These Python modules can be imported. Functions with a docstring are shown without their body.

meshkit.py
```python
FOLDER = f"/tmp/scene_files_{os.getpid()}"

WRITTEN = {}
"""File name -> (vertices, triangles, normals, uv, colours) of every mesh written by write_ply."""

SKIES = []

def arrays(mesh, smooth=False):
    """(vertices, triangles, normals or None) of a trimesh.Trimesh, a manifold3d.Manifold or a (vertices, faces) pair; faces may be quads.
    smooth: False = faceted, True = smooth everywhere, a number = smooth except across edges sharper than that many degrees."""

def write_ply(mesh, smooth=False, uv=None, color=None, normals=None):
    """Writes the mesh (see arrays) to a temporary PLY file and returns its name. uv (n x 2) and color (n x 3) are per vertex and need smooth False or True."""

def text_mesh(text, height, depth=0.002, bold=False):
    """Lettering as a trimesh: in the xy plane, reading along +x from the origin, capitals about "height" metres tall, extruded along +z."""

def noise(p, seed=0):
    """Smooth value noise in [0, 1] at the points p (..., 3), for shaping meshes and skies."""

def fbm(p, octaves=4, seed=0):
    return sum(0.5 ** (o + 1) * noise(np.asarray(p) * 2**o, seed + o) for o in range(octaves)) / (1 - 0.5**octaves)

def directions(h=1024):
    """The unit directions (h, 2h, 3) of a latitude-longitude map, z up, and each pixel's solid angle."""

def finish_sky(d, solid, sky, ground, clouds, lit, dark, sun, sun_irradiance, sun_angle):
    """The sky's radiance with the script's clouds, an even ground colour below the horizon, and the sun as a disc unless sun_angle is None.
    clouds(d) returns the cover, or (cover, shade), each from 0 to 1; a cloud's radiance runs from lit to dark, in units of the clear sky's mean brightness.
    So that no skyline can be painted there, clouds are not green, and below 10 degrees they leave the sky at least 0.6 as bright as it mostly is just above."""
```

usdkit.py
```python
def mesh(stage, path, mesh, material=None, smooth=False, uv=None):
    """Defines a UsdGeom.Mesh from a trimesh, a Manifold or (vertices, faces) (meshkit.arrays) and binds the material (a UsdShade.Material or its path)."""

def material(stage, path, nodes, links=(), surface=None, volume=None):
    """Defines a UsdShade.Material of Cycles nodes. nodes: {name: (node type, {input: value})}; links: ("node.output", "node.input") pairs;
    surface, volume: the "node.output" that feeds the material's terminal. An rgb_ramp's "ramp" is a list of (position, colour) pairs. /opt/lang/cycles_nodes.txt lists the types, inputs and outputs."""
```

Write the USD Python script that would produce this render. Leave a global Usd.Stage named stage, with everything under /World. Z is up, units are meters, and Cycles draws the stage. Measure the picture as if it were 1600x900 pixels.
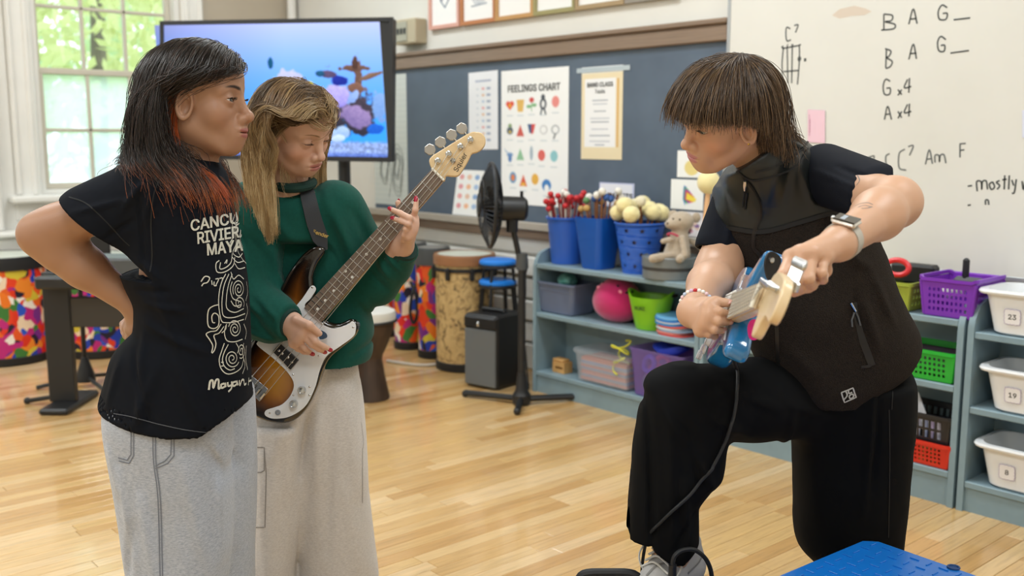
import math, random
import numpy as np, trimesh, shapely, usdkit, meshkit
from shapely.geometry import Polygon, LineString, Point, box as sbox
from shapely.ops import unary_union
from scipy.ndimage import map_coordinates, gaussian_filter
from pxr import Usd, UsdGeom, UsdLux, UsdShade, Gf, Sdf, Vt

R = np.random.default_rng(7)
random.seed(7)
stage = Usd.Stage.CreateInMemory()
UsdGeom.SetStageUpAxis(stage, 'Z'); UsdGeom.SetStageMetersPerUnit(stage, 1.0)
UsdGeom.Xform.Define(stage, '/World'); UsdGeom.Scope.Define(stage, '/World/Looks')

# ------------------------------------------------------------------ camera, light, exposure
# world: chalkboard wall is y=0, window wall is x=0, floor z=0; the room is x>0, y<0
F_PX, CAM = 1573.0, np.array([6.75, -3.754, 1.30])
PITCH = math.atan(235 / F_PX)
RIGHT = np.array([0.655, 0.7556, 0.0]); RIGHT /= np.linalg.norm(RIGHT)
FWD = np.array([-RIGHT[1], RIGHT[0], 0.0]); UPW = np.array([0, 0, 1.0])
CF = FWD * math.cos(PITCH) - UPW * math.sin(PITCH)
CU = FWD * math.sin(PITCH) + UPW * math.cos(PITCH)
cam = UsdGeom.Camera.Define(stage, '/World/camera')
cam.CreateHorizontalApertureAttr(36.0); cam.CreateVerticalApertureAttr(20.25)
cam.CreateFocalLengthAttr(F_PX * 36 / 1600)
cam.CreateFStopAttr(3.6); cam.CreateFocusDistanceAttr(2.12)
cam.CreateExposureAttr(0.62)
cam.AddTransformOp().Set(Gf.Matrix4d(*RIGHT, 0, *CU, 0, *(-CF), 0, *CAM, 1))

dome = UsdLux.DomeLight.Define(stage, '/World/daylight')
dome.CreateIntensityAttr(1.0)
usdkit.material(stage, '/World/Looks/sky', {
    'bg': ('background_shader', {'color': (0.86, 0.95, 1.0), 'strength': 2.0})}, [], surface='bg.background')
UsdShade.MaterialBindingAPI.Apply(dome.GetPrim()).Bind(UsdShade.Material.Get(stage, '/World/Looks/sky'))
dome.CreateColorAttr(Gf.Vec3f(0.86, 0.95, 1.0)); dome.CreateIntensityAttr(2.0)

CEIL = 3.3
LAMPS = [(x, y) for x in (1.6, 4.2, 6.8) for y in (-1.25, -3.7, -6.2)]
for k, (x, y) in enumerate(LAMPS):
    l = UsdLux.RectLight.Define(stage, f'/World/lamp_light_{k:03d}')
    l.CreateWidthAttr(1.25); l.CreateHeightAttr(0.62); l.CreateIntensityAttr(8.6); l.CreateColorAttr(Gf.Vec3f(0.86, 0.945, 1.0))
    l.AddTranslateOp().Set((x, y, CEIL - 0.075))

# ------------------------------------------------------------------ pixel -> place (measuring the photograph)
def ray(u, v):
    u, v = np.broadcast_arrays(np.asarray(u, float), np.asarray(v, float))
    return (u[..., None] - 800) / F_PX * RIGHT - (v[..., None] - 450) / F_PX * CU + CF
def P(u, v, d):
    "the point seen at pixel (u, v), at horizontal distance d in front of the camera"
    r = ray(u, v); return CAM + r * (np.asarray(d, float)[..., None] / (r @ FWD)[..., None])
def F(u, v, z=0.0):
    r = ray(u, v); return CAM + r * ((z - CAM[2]) / r[..., 2])[..., None]
def W(u, v, off=0.0):
    "on the plane y = -off (parallel to the chalkboard wall)"
    r = ray(u, v); return CAM + r * ((-off - CAM[1]) / r[..., 1])[..., None]
def X(u, v, off=0.0):
    "on the plane x = off (parallel to the window wall)"
    r = ray(u, v); return CAM + r * ((off - CAM[0]) / r[..., 0])[..., None]
def Q(a, b, z):
    "camera-aligned ground frame: a right, b forward"
    a, b, z = np.broadcast_arrays(np.asarray(a, float), np.asarray(b, float), np.asarray(z, float))
    return np.array([CAM[0], CAM[1], 0]) + a[..., None] * RIGHT + b[..., None] * FWD + z[..., None] * UPW
def toQ(p):
    q = np.asarray(p) - np.array([CAM[0], CAM[1], 0]); return np.stack([q @ RIGHT, q @ FWD, q[..., 2]], -1)
def unit(v): v = np.asarray(v, float); return v / (np.linalg.norm(v, axis=-1, keepdims=True) + 1e-12)

# ------------------------------------------------------------------ materials
def lin(c):
    if isinstance(c, str): c = [int(c[i:i + 2], 16) / 255 for i in (0, 2, 4)]
    c = np.asarray(c, float); return tuple(np.where(c <= 0.04045, c / 12.92, ((c + 0.055) / 1.055) ** 2.4))
MATS = {}
def mat(name, color, rough=0.5, metal=0.0, var=0.0, vscale=20, bump=0.0, bscale=60, stretch=(1, 1, 1), color2=None, sheen=0.0, coat=0.0, trans=0.0, spec=0.5, emit=0.0, sss=0.0, ior=1.5, space='obj', bdist=0.002):
    "plain coloured surface with fine grain: colour drifts by var (or towards color2), relief by bump"
    if name in MATS: return MATS[name]
    c = np.array(lin(color)); pr = {'base_color': tuple(c), 'roughness': rough, 'metallic': metal, 'sheen_weight': sheen, 'coat_weight': coat, 'coat_roughness': 0.08, 'transmission_weight': trans, 'specular_ior_level': spec, 'ior': ior}
    if sss: pr |= {'subsurface_weight': sss, 'subsurface_radius': (1.0, 0.35, 0.2), 'subsurface_scale': 0.008}
    if emit: pr |= {'emission_color': tuple(c), 'emission_strength': emit}
    n, l = {'p': ('principled_bsdf', pr)}, []
    if var or color2 is not None or bump:
        n['g'] = ('geometry', {}); n['m'] = ('mapping', {'scale': stretch}); l.append(('g.position', 'm.vector'))
    if var or color2 is not None:
        c2 = np.array(lin(color2)) if color2 is not None else np.clip(c * (1 + var), 0, 1); c1 = c if color2 is not None else c * (1 - var)
        n['n'] = ('noise_texture', {'scale': vscale, 'detail': 4.0, 'roughness': 0.6}); n['r'] = ('rgb_ramp', {'ramp': [(0.3, tuple(c1)), (0.7, tuple(c2))]})
        l += [('m.vector', 'n.vector'), ('n.fac', 'r.fac'), ('r.color', 'p.base_color')]
    if bump:
        n['bn'] = ('noise_texture', {'scale': bscale, 'detail': 3.0}); n['b'] = ('bump', {'strength': bump, 'distance': bdist})
        l += [('m.vector', 'bn.vector'), ('bn.fac', 'b.height'), ('b.normal', 'p.normal')]
    MATS[name] = usdkit.material(stage, '/World/Looks/' + name, n, l, surface='p.BSDF'); return MATS[name]
def vmat(name, rough=0.6, emit=0.0, sss=0.0, coat=0.0, sheen=0.0, spec=0.5, bump=0.0, bscale=200, bdist=0.001):
    "colour from the mesh's own vertex colours (flat print, dyed cloth, skin tone)"
    if name in MATS: return MATS[name]
    n = {'a': ('attribute', {'attribute': 'Col'}), 'p': ('principled_bsdf', {'roughness': rough, 'coat_weight': coat, 'sheen_weight': sheen, 'specular_ior_level': spec})}; l = [('a.color', 'p.base_color')]
    if emit:
        n = {'a': ('attribute', {'attribute': 'Col'}), 'e': ('emission', {'strength': emit})}
        MATS[name] = usdkit.material(stage, '/World/Looks/' + name, n, [('a.color', 'e.color')], surface='e.emission'); return MATS[name]
    if sss: n['p'][1].update({'subsurface_weight': sss, 'subsurface_radius': (1.0, 0.35, 0.2), 'subsurface_scale': 0.006})
    if bump:
        n['g'] = ('geometry', {}); n['bn'] = ('noise_texture', {'scale': bscale, 'detail': 3.0}); n['b'] = ('bump', {'strength': bump, 'distance': bdist})
        l += [('g.position', 'bn.vector'), ('bn.fac', 'b.height'), ('b.normal', 'p.normal')]
    MATS[name] = usdkit.material(stage, '/World/Looks/' + name, n, l, surface='p.BSDF'); return MATS[name]
def glassmat(name, tint=(1, 1, 1), ior=1.45):
    if name in MATS: return MATS[name]
    MATS[name] = usdkit.material(stage, '/World/Looks/' + name, {'t': ('transparent_bsdf', {'color': tint}), 'g': ('glossy_bsdf', {'roughness': 0.02, 'color': (1, 1, 1)}), 'f': ('fresnel', {'IOR': ior}), 'x': ('mix_closure', {})},
        [('f.fac', 'x.fac'), ('t.BSDF', 'x.closure1'), ('g.BSDF', 'x.closure2')], surface='x.closure'); return MATS[name]

# ------------------------------------------------------------------ prims: things, parts
USED = {}
def numbered(parent, name):
    k = (parent, name); n = USED.get(k, 0); USED[k] = n + 1
    return f'{parent}/{name}' + (f'_{n:03d}' if n else '')
def tag(prim, label=None, cat=None, group=None, kind=None):
    prim = prim.GetPrim() if hasattr(prim, 'GetPrim') else prim
    for k, v in (('label', label), ('category', cat), ('group', group), ('kind', kind)):
        if v: prim.SetCustomDataByKey(k, v)
    return prim
BASE = {}
def thing(name, label, cat, base=(0, 0, 0), rz=0.0, group=None):
    path = numbered('/World', name); x = UsdGeom.Xform.Define(stage, path)
    x.AddTranslateOp().Set(tuple(map(float, base))); x.AddRotateZOp().Set(math.degrees(rz))
    BASE[path] = (np.array(base, float), rz); return tag(x, label, cat, group)
def put(parent, name, m, material, smooth=30, local=False, col=None, label=None, kind=None):
    "one Mesh prim. m in world coordinates unless local; parent a prim or None"
    par = str(parent.GetPath()) if parent is not None else '/World'
    top = '/'.join(par.split('/')[:3])
    if col is not None:
        v, f, nrm = meshkit.arrays(m, True)
    else:
        v, f, nrm = meshkit.arrays(m, smooth)
    if not local and top in BASE:
        b, rz = BASE[top]; c, s = math.cos(-rz), math.sin(-rz); rot = np.array([[c, -s, 0], [s, c, 0], [0, 0, 1]])
        v = (v - b) @ rot.T; nrm = nrm @ rot.T if nrm is not None else None
    path = numbered(par, name)
    g = usdkit.mesh(stage, path, (v, f), material)
    if nrm is not None and (smooth or col is not None):
        g.CreateNormalsAttr(Vt.Vec3fArray.FromNumpy(nrm.astype(np.float32))); g.SetNormalsInterpolation('vertex')
    if col is not None:
        UsdGeom.PrimvarsAPI(g).CreatePrimvar('Col', Sdf.ValueTypeNames.Color3fArray, 'vertex').Set(Vt.Vec3fArray.FromNumpy(np.ascontiguousarray(np.broadcast_to(col, v.shape)).astype(np.float32)))
    return tag(g, label=label, kind=kind)
def single(name, m, material, label, cat, group=None, smooth=30, col=None, kind=None, base=None):
    "a thing that is one mesh"
    p = put(None, name, m, material, smooth, col=col); return tag(p, label, cat, group, kind)
def struct(name, m, material, parent=None, smooth=30, col=None):
    p = put(parent, name, m, material, smooth, col=col); return tag(p, kind='structure') if parent is None else p
def dup(src, name, loc, rot=(0, 0, 0), scale=1.0, label=None, group=None):
    path = numbered('/World', name); x = UsdGeom.Xform.Define(stage, path)
    x.AddTranslateOp().Set(tuple(map(float, loc))); x.AddRotateXYZOp().Set(tuple(map(float, rot)))
    if scale != 1.0: x.AddScaleOp().Set((scale,) * 3)
    was = src.GetCustomData(); x.GetPrim().GetReferences().AddInternalReference(src.GetPath()); x.GetPrim().SetInstanceable(True)
    return tag(x, label or was['label'], was['category'], group or was.get('group'))
def curves(parent, name, strands, widths, material, label=None):
    par = str(parent.GetPath()); b, rz = BASE.get('/'.join(par.split('/')[:3]), (np.zeros(3), 0))
    c = UsdGeom.BasisCurves.Define(stage, numbered(par, name))
    pts = np.concatenate(strands) - b
    c.CreatePointsAttr(Vt.Vec3fArray.FromNumpy(pts.astype(np.float32)))
    c.CreateCurveVertexCountsAttr(Vt.IntArray.FromNumpy(np.array([len(s) for s in strands], np.int32)))
    c.CreateTypeAttr('linear'); c.CreateWidthsAttr(Vt.FloatArray.FromNumpy(np.asarray(widths, np.float32))); c.SetWidthsInterpolation('vertex')
    UsdShade.MaterialBindingAPI.Apply(c.GetPrim()).Bind(material)
    return tag(c, label, kind='stuff')

# ------------------------------------------------------------------ mesh builders
def cat(*ms): return trimesh.util.concatenate([m for m in ms if m is not None])
def bx(c, s, bev=0.0, rz=0.0):
    "box centre c, size s, with chamfered edges"
    s = np.array(s, float)
    if bev:
        bev = min(bev, s.min() * 0.45)
        pts = []
        for sx in (-1, 1):
            for sy in (-1, 1):
                for sz in (-1, 1):
                    h = s / 2 * (sx, sy, sz)
                    for k in range(3):
                        o = np.array([sx, sy, sz]) * -bev; o[k] = 0; pts.append(h + o)
        m = trimesh.convex.convex_hull(np.array(pts))
    else: m = trimesh.creation.box(s)
    if rz: m.apply_transform(trimesh.transformations.rotation_matrix(rz, [0, 0, 1]))
    m.apply_translation(c); return m
def bb(lo, hi, bev=0.0):
    lo, hi = np.minimum(lo, hi), np.maximum(lo, hi); return bx((lo + hi) / 2, hi - lo, bev)
def frame(z, xref=None):
    z = unit(z); xref = np.array([1.0, 0, 0]) if xref is None else np.asarray(xref, float)
    if abs(unit(xref) @ z) > 0.98: xref = np.array([0, 1.0, 0])
    x = unit(xref - (xref @ z) * z); return np.stack([x, np.cross(z, x), z], 1)
def place(m, o, R3):
    m = m.copy(); T = np.eye(4); T[:3, :3] = R3; T[:3, 3] = o; m.apply_transform(T); return m
def lathe(prof, n=32, o=(0, 0, 0)):
    "revolved (r, z) profile about z"
    m = trimesh.creation.revolve(np.array(prof, float), sections=n); m.apply_translation(o); return m
def cyl(a, b, r, n=16, r2=None):
    a, b = np.asarray(a, float), np.asarray(b, float); L = np.linalg.norm(b - a); r2 = r if r2 is None else r2
    return place(lathe([(0, 0), (r, 0), (r2, L), (0, L)], n), a, frame(b - a))
def ball(c, r, n=2, s=(1, 1, 1), R3=None):
    m = trimesh.creation.icosphere(n, 1.0); m.apply_scale(np.array(s) * r); return place(m, c, np.eye(3) if R3 is None else R3)
def smoothpath(pts, n=8):
    "Catmull-Rom through the points"
    p = np.asarray(pts, float); p = np.vstack([2 * p[0] - p[1], p, 2 * p[-1] - p[-2]]); out = []
    for i in range(1, len(p) - 2):
        t = np.linspace(0, 1, n, endpoint=False)[:, None]; a, b, c, d = p[i - 1:i + 3]
        out.append(0.5 * (2 * b + (c - a) * t + (2 * a - 5 * b + 4 * c - d) * t * t + (3 * b - a - 3 * c + d) * t ** 3))
    return np.vstack(out + [p[-2:-1]])
def tube(pts, r, n=8, closed=False):
    p = np.asarray(pts, float); r = np.broadcast_to(r, (len(p),)).astype(float)
    t = np.gradient(p, axis=0) if not closed else np.roll(p, -1, 0) - np.roll(p, 1, 0)
    t = unit(t); a = np.zeros_like(p); x = frame(t[0])[:, 0]
    for i in range(len(p)):
        x = unit(x - (x @ t[i]) * t[i]); a[i] = x
    b = np.cross(t, a); an = np.arange(n) * 2 * np.pi / n
    v = (p[:, None] + r[:, None, None] * (np.cos(an)[None, :, None] * a[:, None] + np.sin(an)[None, :, None] * b[:, None])).reshape(-1, 3)
    f = []; K = len(p)
    for i in range(K if closed else K - 1):
        for j in range(n):
            q0, q1 = i * n + j, i * n + (j + 1) % n; w0, w1 = ((i + 1) % K) * n + j, ((i + 1) % K) * n + (j + 1) % n
            f += [[q0, q1, w1], [q0, w1, w0]]
    if not closed:
        v = np.vstack([v, p[0], p[-1]]); e = len(v)
        for j in range(n):
            f += [[e - 2, (j + 1) % n, j], [e - 1, (K - 1) * n + j, (K - 1) * n + (j + 1) % n]]
    return trimesh.Trimesh(v, f, process=False)
def loft(rings, cap=True):
    "rings: (k, n, 3) closed sections joined in order"
    rg = np.asarray(rings, float); K, n = rg.shape[:2]; v = rg.reshape(-1, 3); i, j = np.meshgrid(np.arange(K - 1), np.arange(n), indexing='ij')
    q = np.stack([i * n + j, i * n + (j + 1) % n, (i + 1) * n + (j + 1) % n, (i + 1) * n + j], -1).reshape(-1, 4)
    f = np.vstack([q[:, [0, 1, 2]], q[:, [0, 2, 3]]])
    if cap:
        v = np.vstack([v, rg[0].mean(0), rg[-1].mean(0)]); a = np.arange(n)
        f = np.vstack([f, np.stack([np.full(n, len(v) - 2), (a + 1) % n, a], 1), np.stack([np.full(n, len(v) - 1), (K - 1) * n + a, (K - 1) * n + (a + 1) % n], 1)])
    m = trimesh.Trimesh(v, f, process=False)
    if m.volume < 0: m.invert()
    return m
def extrude(poly, h, bev=0.0, z0=0.0):
    "shapely polygon extruded z0..z0+h; bev rounds both rims"
    if not bev:
        ms = [trimesh.creation.extrude_polygon(g, h, engine='earcut') for g in getattr(poly, 'geoms', [poly])]; m = cat(*ms); m.apply_translation((0, 0, z0)); return m
    ms = []
    steps = [(1.0, 0.0), (0.62, 0.08), (0.29, 0.29), (0.08, 0.62), (0.0, 1.0)]
    for g in getattr(poly, 'geoms', [poly]):
        zs = [(bev * a, bev * b) for a, b in steps] + [(bev * a, h - bev * b) for a, b in steps[::-1]]
        for (i0, za), (i1, zb) in zip(zs[:-1], zs[1:]):
            pass
        N = max(60, int(g.exterior.length / (bev * 1.3))); ex = np.array([g.exterior.interpolate(t, True).coords[0] for t in np.linspace(0, 1, N, endpoint=False)])
        if not g.exterior.is_ccw: ex = ex[::-1]
        tn = unit(np.roll(ex, -1, 0) - np.roll(ex, 1, 0)); nr = np.stack([-tn[:, 1], tn[:, 0]], 1)
        rings = [np.column_stack([ex + nr * i, np.full(N, z)]) for i, z in zs]
        side = loft(rings, cap=False); inner = Polygon(ex + nr * bev).buffer(0)
        top = trimesh.creation.extrude_polygon(inner if inner.geom_type == 'Polygon' else max(inner.geoms, key=lambda q: q.area), h, engine='earcut')
        ms += [side, top]
    m = cat(*ms); m.apply_translation((0, 0, z0)); return m
def poly_smooth(pts, n=10):
    p = np.asarray(pts, float); q = smoothpath(np.vstack([p[-1:], p, p[:2]]), n)[n:-n - 1]; return Polygon(q).buffer(0)
def painted(img, o, ex, ey, th=0.0015):
    "a flat printed sheet: every vertex of a fine grid carries its print colour. img (h, w, 3) 0..1 sRGB, row 0 on top; o lower-left corner, ex, ey the edges"
    h, w = img.shape[:2]; uu, vv = np.meshgrid(np.linspace(0, 1, w), np.linspace(1, 0, h)); o, ex, ey = map(np.asarray, (o, ex, ey))
    v = (o + uu[..., None] * ex + vv[..., None] * ey).reshape(-1, 3); i, j = np.meshgrid(np.arange(h - 1), np.arange(w - 1), indexing='ij'); a = i * w + j
    f = np.vstack([np.stack([a, a + w, a + w + 1], -1).reshape(-1, 3), np.stack([a, a + w + 1, a + 1], -1).reshape(-1, 3)])
    nrm = unit(np.cross(ex, ey)); c = np.array(lin(img.reshape(-1, 3))).reshape(-1, 3)
    # sheet thickness: a back plate with rim
    cor = np.array([o, o + ex, o + ex + ey, o + ey]); k = len(v); v = np.vstack([v, cor, cor - nrm * th]); c = np.vstack([c, np.full((8, 3), 0.6)])
    q = [[k + 4, k + 7, k + 6, k + 5]] + [[k + i, k + 4 + i, k + 4 + (i + 1) % 4, k + (i + 1) % 4] for i in range(4)]
    f = np.vstack([f] + [[[a, b, c_], [a, c_, d]] for a, b, c_, d in q])
    return trimesh.Trimesh(v, f, process=False), c
# ================================================================== the setting
M_WALL = mat('wall_paint', 'dfdcd4', 0.6, var=0.02, vscale=3, bump=0.08, bscale=90)
M_TAN = mat('tan_paint', 'b5a997', 0.6, var=0.02, vscale=3, bump=0.08, bscale=90)
M_WHITE = mat('white_trim', 'e6e4de', 0.42, var=0.02, vscale=6, bump=0.05, bscale=40)
M_BROWN = mat('brown_wood', '877260', 0.42, var=0.16, vscale=4, stretch=(1, 6, 40), bump=0.05, bscale=40)
RX, RY = 9.0, -7.6
struct('ceiling', bb((-0.2, RY - 0.1, CEIL), (RX + 0.1, 0.2, CEIL + 0.1)), mat('ceiling_white', 'e8e6e0', 0.8))
struct('wall_back', bb((-0.2, 0, 0), (RX + 0.1, 0.2, CEIL)), M_WALL)
struct('wall_right', bb((RX, RY, 0), (RX + 0.1, 0, CEIL)), M_WALL)
struct('wall_front', bb((-0.2, RY - 0.1, 0), (RX + 0.1, RY, CEIL)), M_WALL)
# window wall: solid around three openings
OPEN = [(-1.83, -0.87), (-3.35, -2.39), (-5.6, -4.64)]; Z0, Z1 = 0.945, 2.62
wl = [bb((-0.2, RY, 0), (0, 0, Z0)), bb((-0.2, RY, Z1), (0, 0, CEIL))]
ys = [0.0] + [v for a, b in OPEN for v in (b, a)] + [RY]
for k in range(0, len(ys), 2): wl.append(bb((-0.2, ys[k + 1], Z0), (0, ys[k], Z1)))
struct('wall_left', cat(*wl), M_TAN)
M_PANE = glassmat('window_glass', (0.93, 0.97, 0.97))
M_FILM = usdkit.material(stage, '/World/Looks/frosted_glass', {'t': ('transparent_bsdf', {'color': (0.92, 0.98, 1.0)}), 'd': ('translucent_bsdf', {'color': (0.8, 0.88, 0.9)}), 'x': ('mix_closure', {'fac': 0.42})}, [('t.BSDF', 'x.closure1'), ('d.BSDF', 'x.closure2')], surface='x.closure')
for n, (ya, yb) in enumerate(OPEN):
    w = UsdGeom.Xform.Define(stage, f'/World/window_{n + 1}').GetPrim(); tag(w, kind='structure')
    Wd = yb - ya; j = 0.035
    put(w, 'jamb', cat(bb((-0.19, ya, Z0), (-0.005, ya + j, Z1)), bb((-0.19, yb - j, Z0), (-0.005, yb, Z1)), bb((-0.19, ya + j, Z1 - j), (-0.006, yb - j, Z1)), bb((-0.19, ya + j, Z0), (-0.006, yb - j, Z0 + 0.03))), M_WHITE)
    zm = 1.715; a, b = ya + j, yb - j
    for nm, x, za, zb, pm, rows in (('upper_sash', -0.10, zm - 0.02, Z1 - j, M_PANE, (2.118,)), ('lower_sash', -0.055, Z0 + 0.03, zm + 0.02, M_FILM, (1.348,))):
        put(w, nm, cat(bb((x - 0.02, a, za), (x + 0.02, a + 0.035, zb), 0.006), bb((x - 0.02, b - 0.035, za), (x + 0.02, b, zb), 0.006), bb((x - 0.022, a, za), (x + 0.022, b, za + 0.04), 0.006), bb((x - 0.022, a, zb - 0.04), (x + 0.022, b, zb), 0.006)), mat('sash_paint', 'c9c2b2', 0.5))
        cy = [a + 0.035 + (b - a - 0.07) * t / 3 for t in range(4)]; rz = [za + 0.04, *rows, zb - 0.04]
        for y in cy[1:-1]: put(w, 'muntin', bb((x - 0.014, y - 0.011, za), (x + 0.014, y + 0.011, zb), 0.004), mat('sash_paint', 'c9c2b2', 0.5))
        for z in rows: put(w, 'muntin', bb((x - 0.014, a, z - 0.011), (x + 0.014, b, z + 0.011), 0.004), mat('sash_paint', 'c9c2b2', 0.5))
        for p in range(3):
            for q in range(len(rz) - 1): put(w, 'pane', bb((x - 0.003, cy[p], rz[q]), (x + 0.003, cy[p + 1], rz[q + 1])), pm)
    c = [0.0, 0.012, 0.03, 0.05]
    for s, y0 in ((-1, ya), (1, yb)):
        put(w, 'casing', cat(bb((0, y0, Z0 - 0.02), (0.028, y0 + s * 0.15, Z1 + 0.14), 0.008), bb((0, y0 + s * 0.02, Z0), (0.04, y0 + s * 0.055, Z1 + 0.12), 0.01), bb((0, y0 + s * 0.115, Z0), (0.048, y0 + s * 0.15, Z1 + 0.14), 0.012)), M_WHITE)
    put(w, 'head_casing', cat(bb((0, ya - 0.16, Z1), (0.035, yb + 0.16, Z1 + 0.15), 0.01)), M_WHITE)
    put(w, 'sill', bb((-0.19, ya - 0.2, Z0 - 0.045), (0.13, yb + 0.2, Z0), 0.012), M_WHITE)
    put(w, 'apron', bb((0, ya - 0.16, Z0 - 0.16), (0.035, yb + 0.16, Z0 - 0.045), 0.01), M_WHITE)
struct('trim_1', bb((0.0, RY, 0), (0.14, -0.12, 0.70), 0.01), M_WHITE)     # boxed radiator cover below the windows
struct('trim_2', bb((0.0, RY, 0.70), (0.19, -0.10, 0.735), 0.01), M_WHITE)
struct('trim_3', tube([(0.055, -0.055, 0), (0.055, -0.055, CEIL)], 0.032, 16), M_WHITE)   # pipe in the corner
struct('trim_4', tube([(0.06, -2.10, 0.74), (0.06, -2.10, CEIL)], 0.03, 16), M_WHITE)      # pipe beside the window
struct('trim_10', bb((0.0, -2.38, 0.74), (0.016, -1.84, 2.9)), M_WHITE); struct('trim_11', bb((0.0, RY, 0.735), (0.014, -0.72, 0.94)), M_WHITE)
# panelling below the chalkboard
for k in range(5): struct('trim_%d' % (5 + k), bb((0.15, -0.03 - 0.012 * (k % 2), 0.16 + 0.125 * k), (5.0, 0, 0.16 + 0.125 * k + 0.11), 0.008), M_WHITE)
struct('baseboard_back', bb((0.1, -0.03, 0), (RX, 0, 0.15), 0.01), M_WHITE)

# ---- floor: maple strips
M_BASE = mat('subfloor', '5a4028', 0.8)
struct_floor = UsdGeom.Xform.Define(stage, '/World/floor').GetPrim(); tag(struct_floor, kind='structure')
put(struct_floor, 'subfloor', bb((-0.2, RY, -0.12), (RX, 0.1, -0.020)), M_BASE)
TONES = ['cca46c', 'd3ae78', 'd9b682', 'cfa870', 'ddbc8c', 'c69c64', 'd5b077']
PLM = []
for k, t in enumerate(TONES):
    c = np.array(lin(t)); PLM.append(usdkit.material(stage, f'/World/Looks/maple_{k}', {
        'g': ('geometry', {}), 'm': ('mapping', {'scale': (26.0, 1.6, 1.0), 'location': (k * 3.1, k * 7.7, 0)}), 'n': ('noise_texture', {'scale': 3.0, 'detail': 5.0, 'roughness': 0.62, 'distortion': 0.6}),
        'r': ('rgb_ramp', {'ramp': [(0.25, tuple(c * 0.78)), (0.5, tuple(c)), (0.75, tuple(np.clip(c * 1.12, 0, 1)))]}),
        'w': ('noise_texture', {'scale': 2.2, 'detail': 2.0}), 'b': ('bump', {'strength': 0.06, 'distance': 0.01}),
        'p': ('principled_bsdf', {'roughness': 0.2, 'specular_ior_level': 0.5, 'coat_weight': 0.35, 'coat_roughness': 0.06})},
        [('g.position', 'm.vector'), ('m.vector', 'n.vector'), ('n.fac', 'r.fac'), ('r.color', 'p.base_color'), ('g.position', 'w.vector'), ('w.fac', 'b.height'), ('b.normal', 'p.normal'), ('b.normal', 'p.coat_normal')], surface='p.BSDF'))
PW = 0.057
def plank_mesh(x, y0, y1):
    g, c, t = 0.0007, 0.0012, 0.02
    xa, xb, ya, yb = x + g, x + PW - g, y0 + g, y1 - g
    v = [(xa, ya, -t), (xb, ya, -t), (xb, yb, -t), (xa, yb, -t), (xa, ya, -c), (xb, ya, -c), (xb, yb, -c), (xa, yb, -c), (xa + c, ya + c, 0), (xb - c, ya + c, 0), (xb - c, yb - c, 0), (xa + c, yb - c, 0)]
    f = []
    for o in (0, 4):
        for i in range(4):
            a, b = o + i, o + (i + 1) % 4; f += [(a, b, b + 4), (a, b + 4, a + 4)]
    f += [(8, 9, 10), (8, 10, 11)]
    return np.array(v), np.array(f)
planks = []
x = -0.05
while x < RX - 0.06:
    y = 0.0 - R.uniform(0, 0.9)
    if y < -0.02: planks.append((x, y, 0.0))
    while y > RY:
        L = R.choice([0.45, 0.7, 0.9, 1.15, 1.4]) * R.uniform(0.85, 1.15); planks.append((x, max(y - L, RY), y)); y -= L
    x += PW
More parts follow.
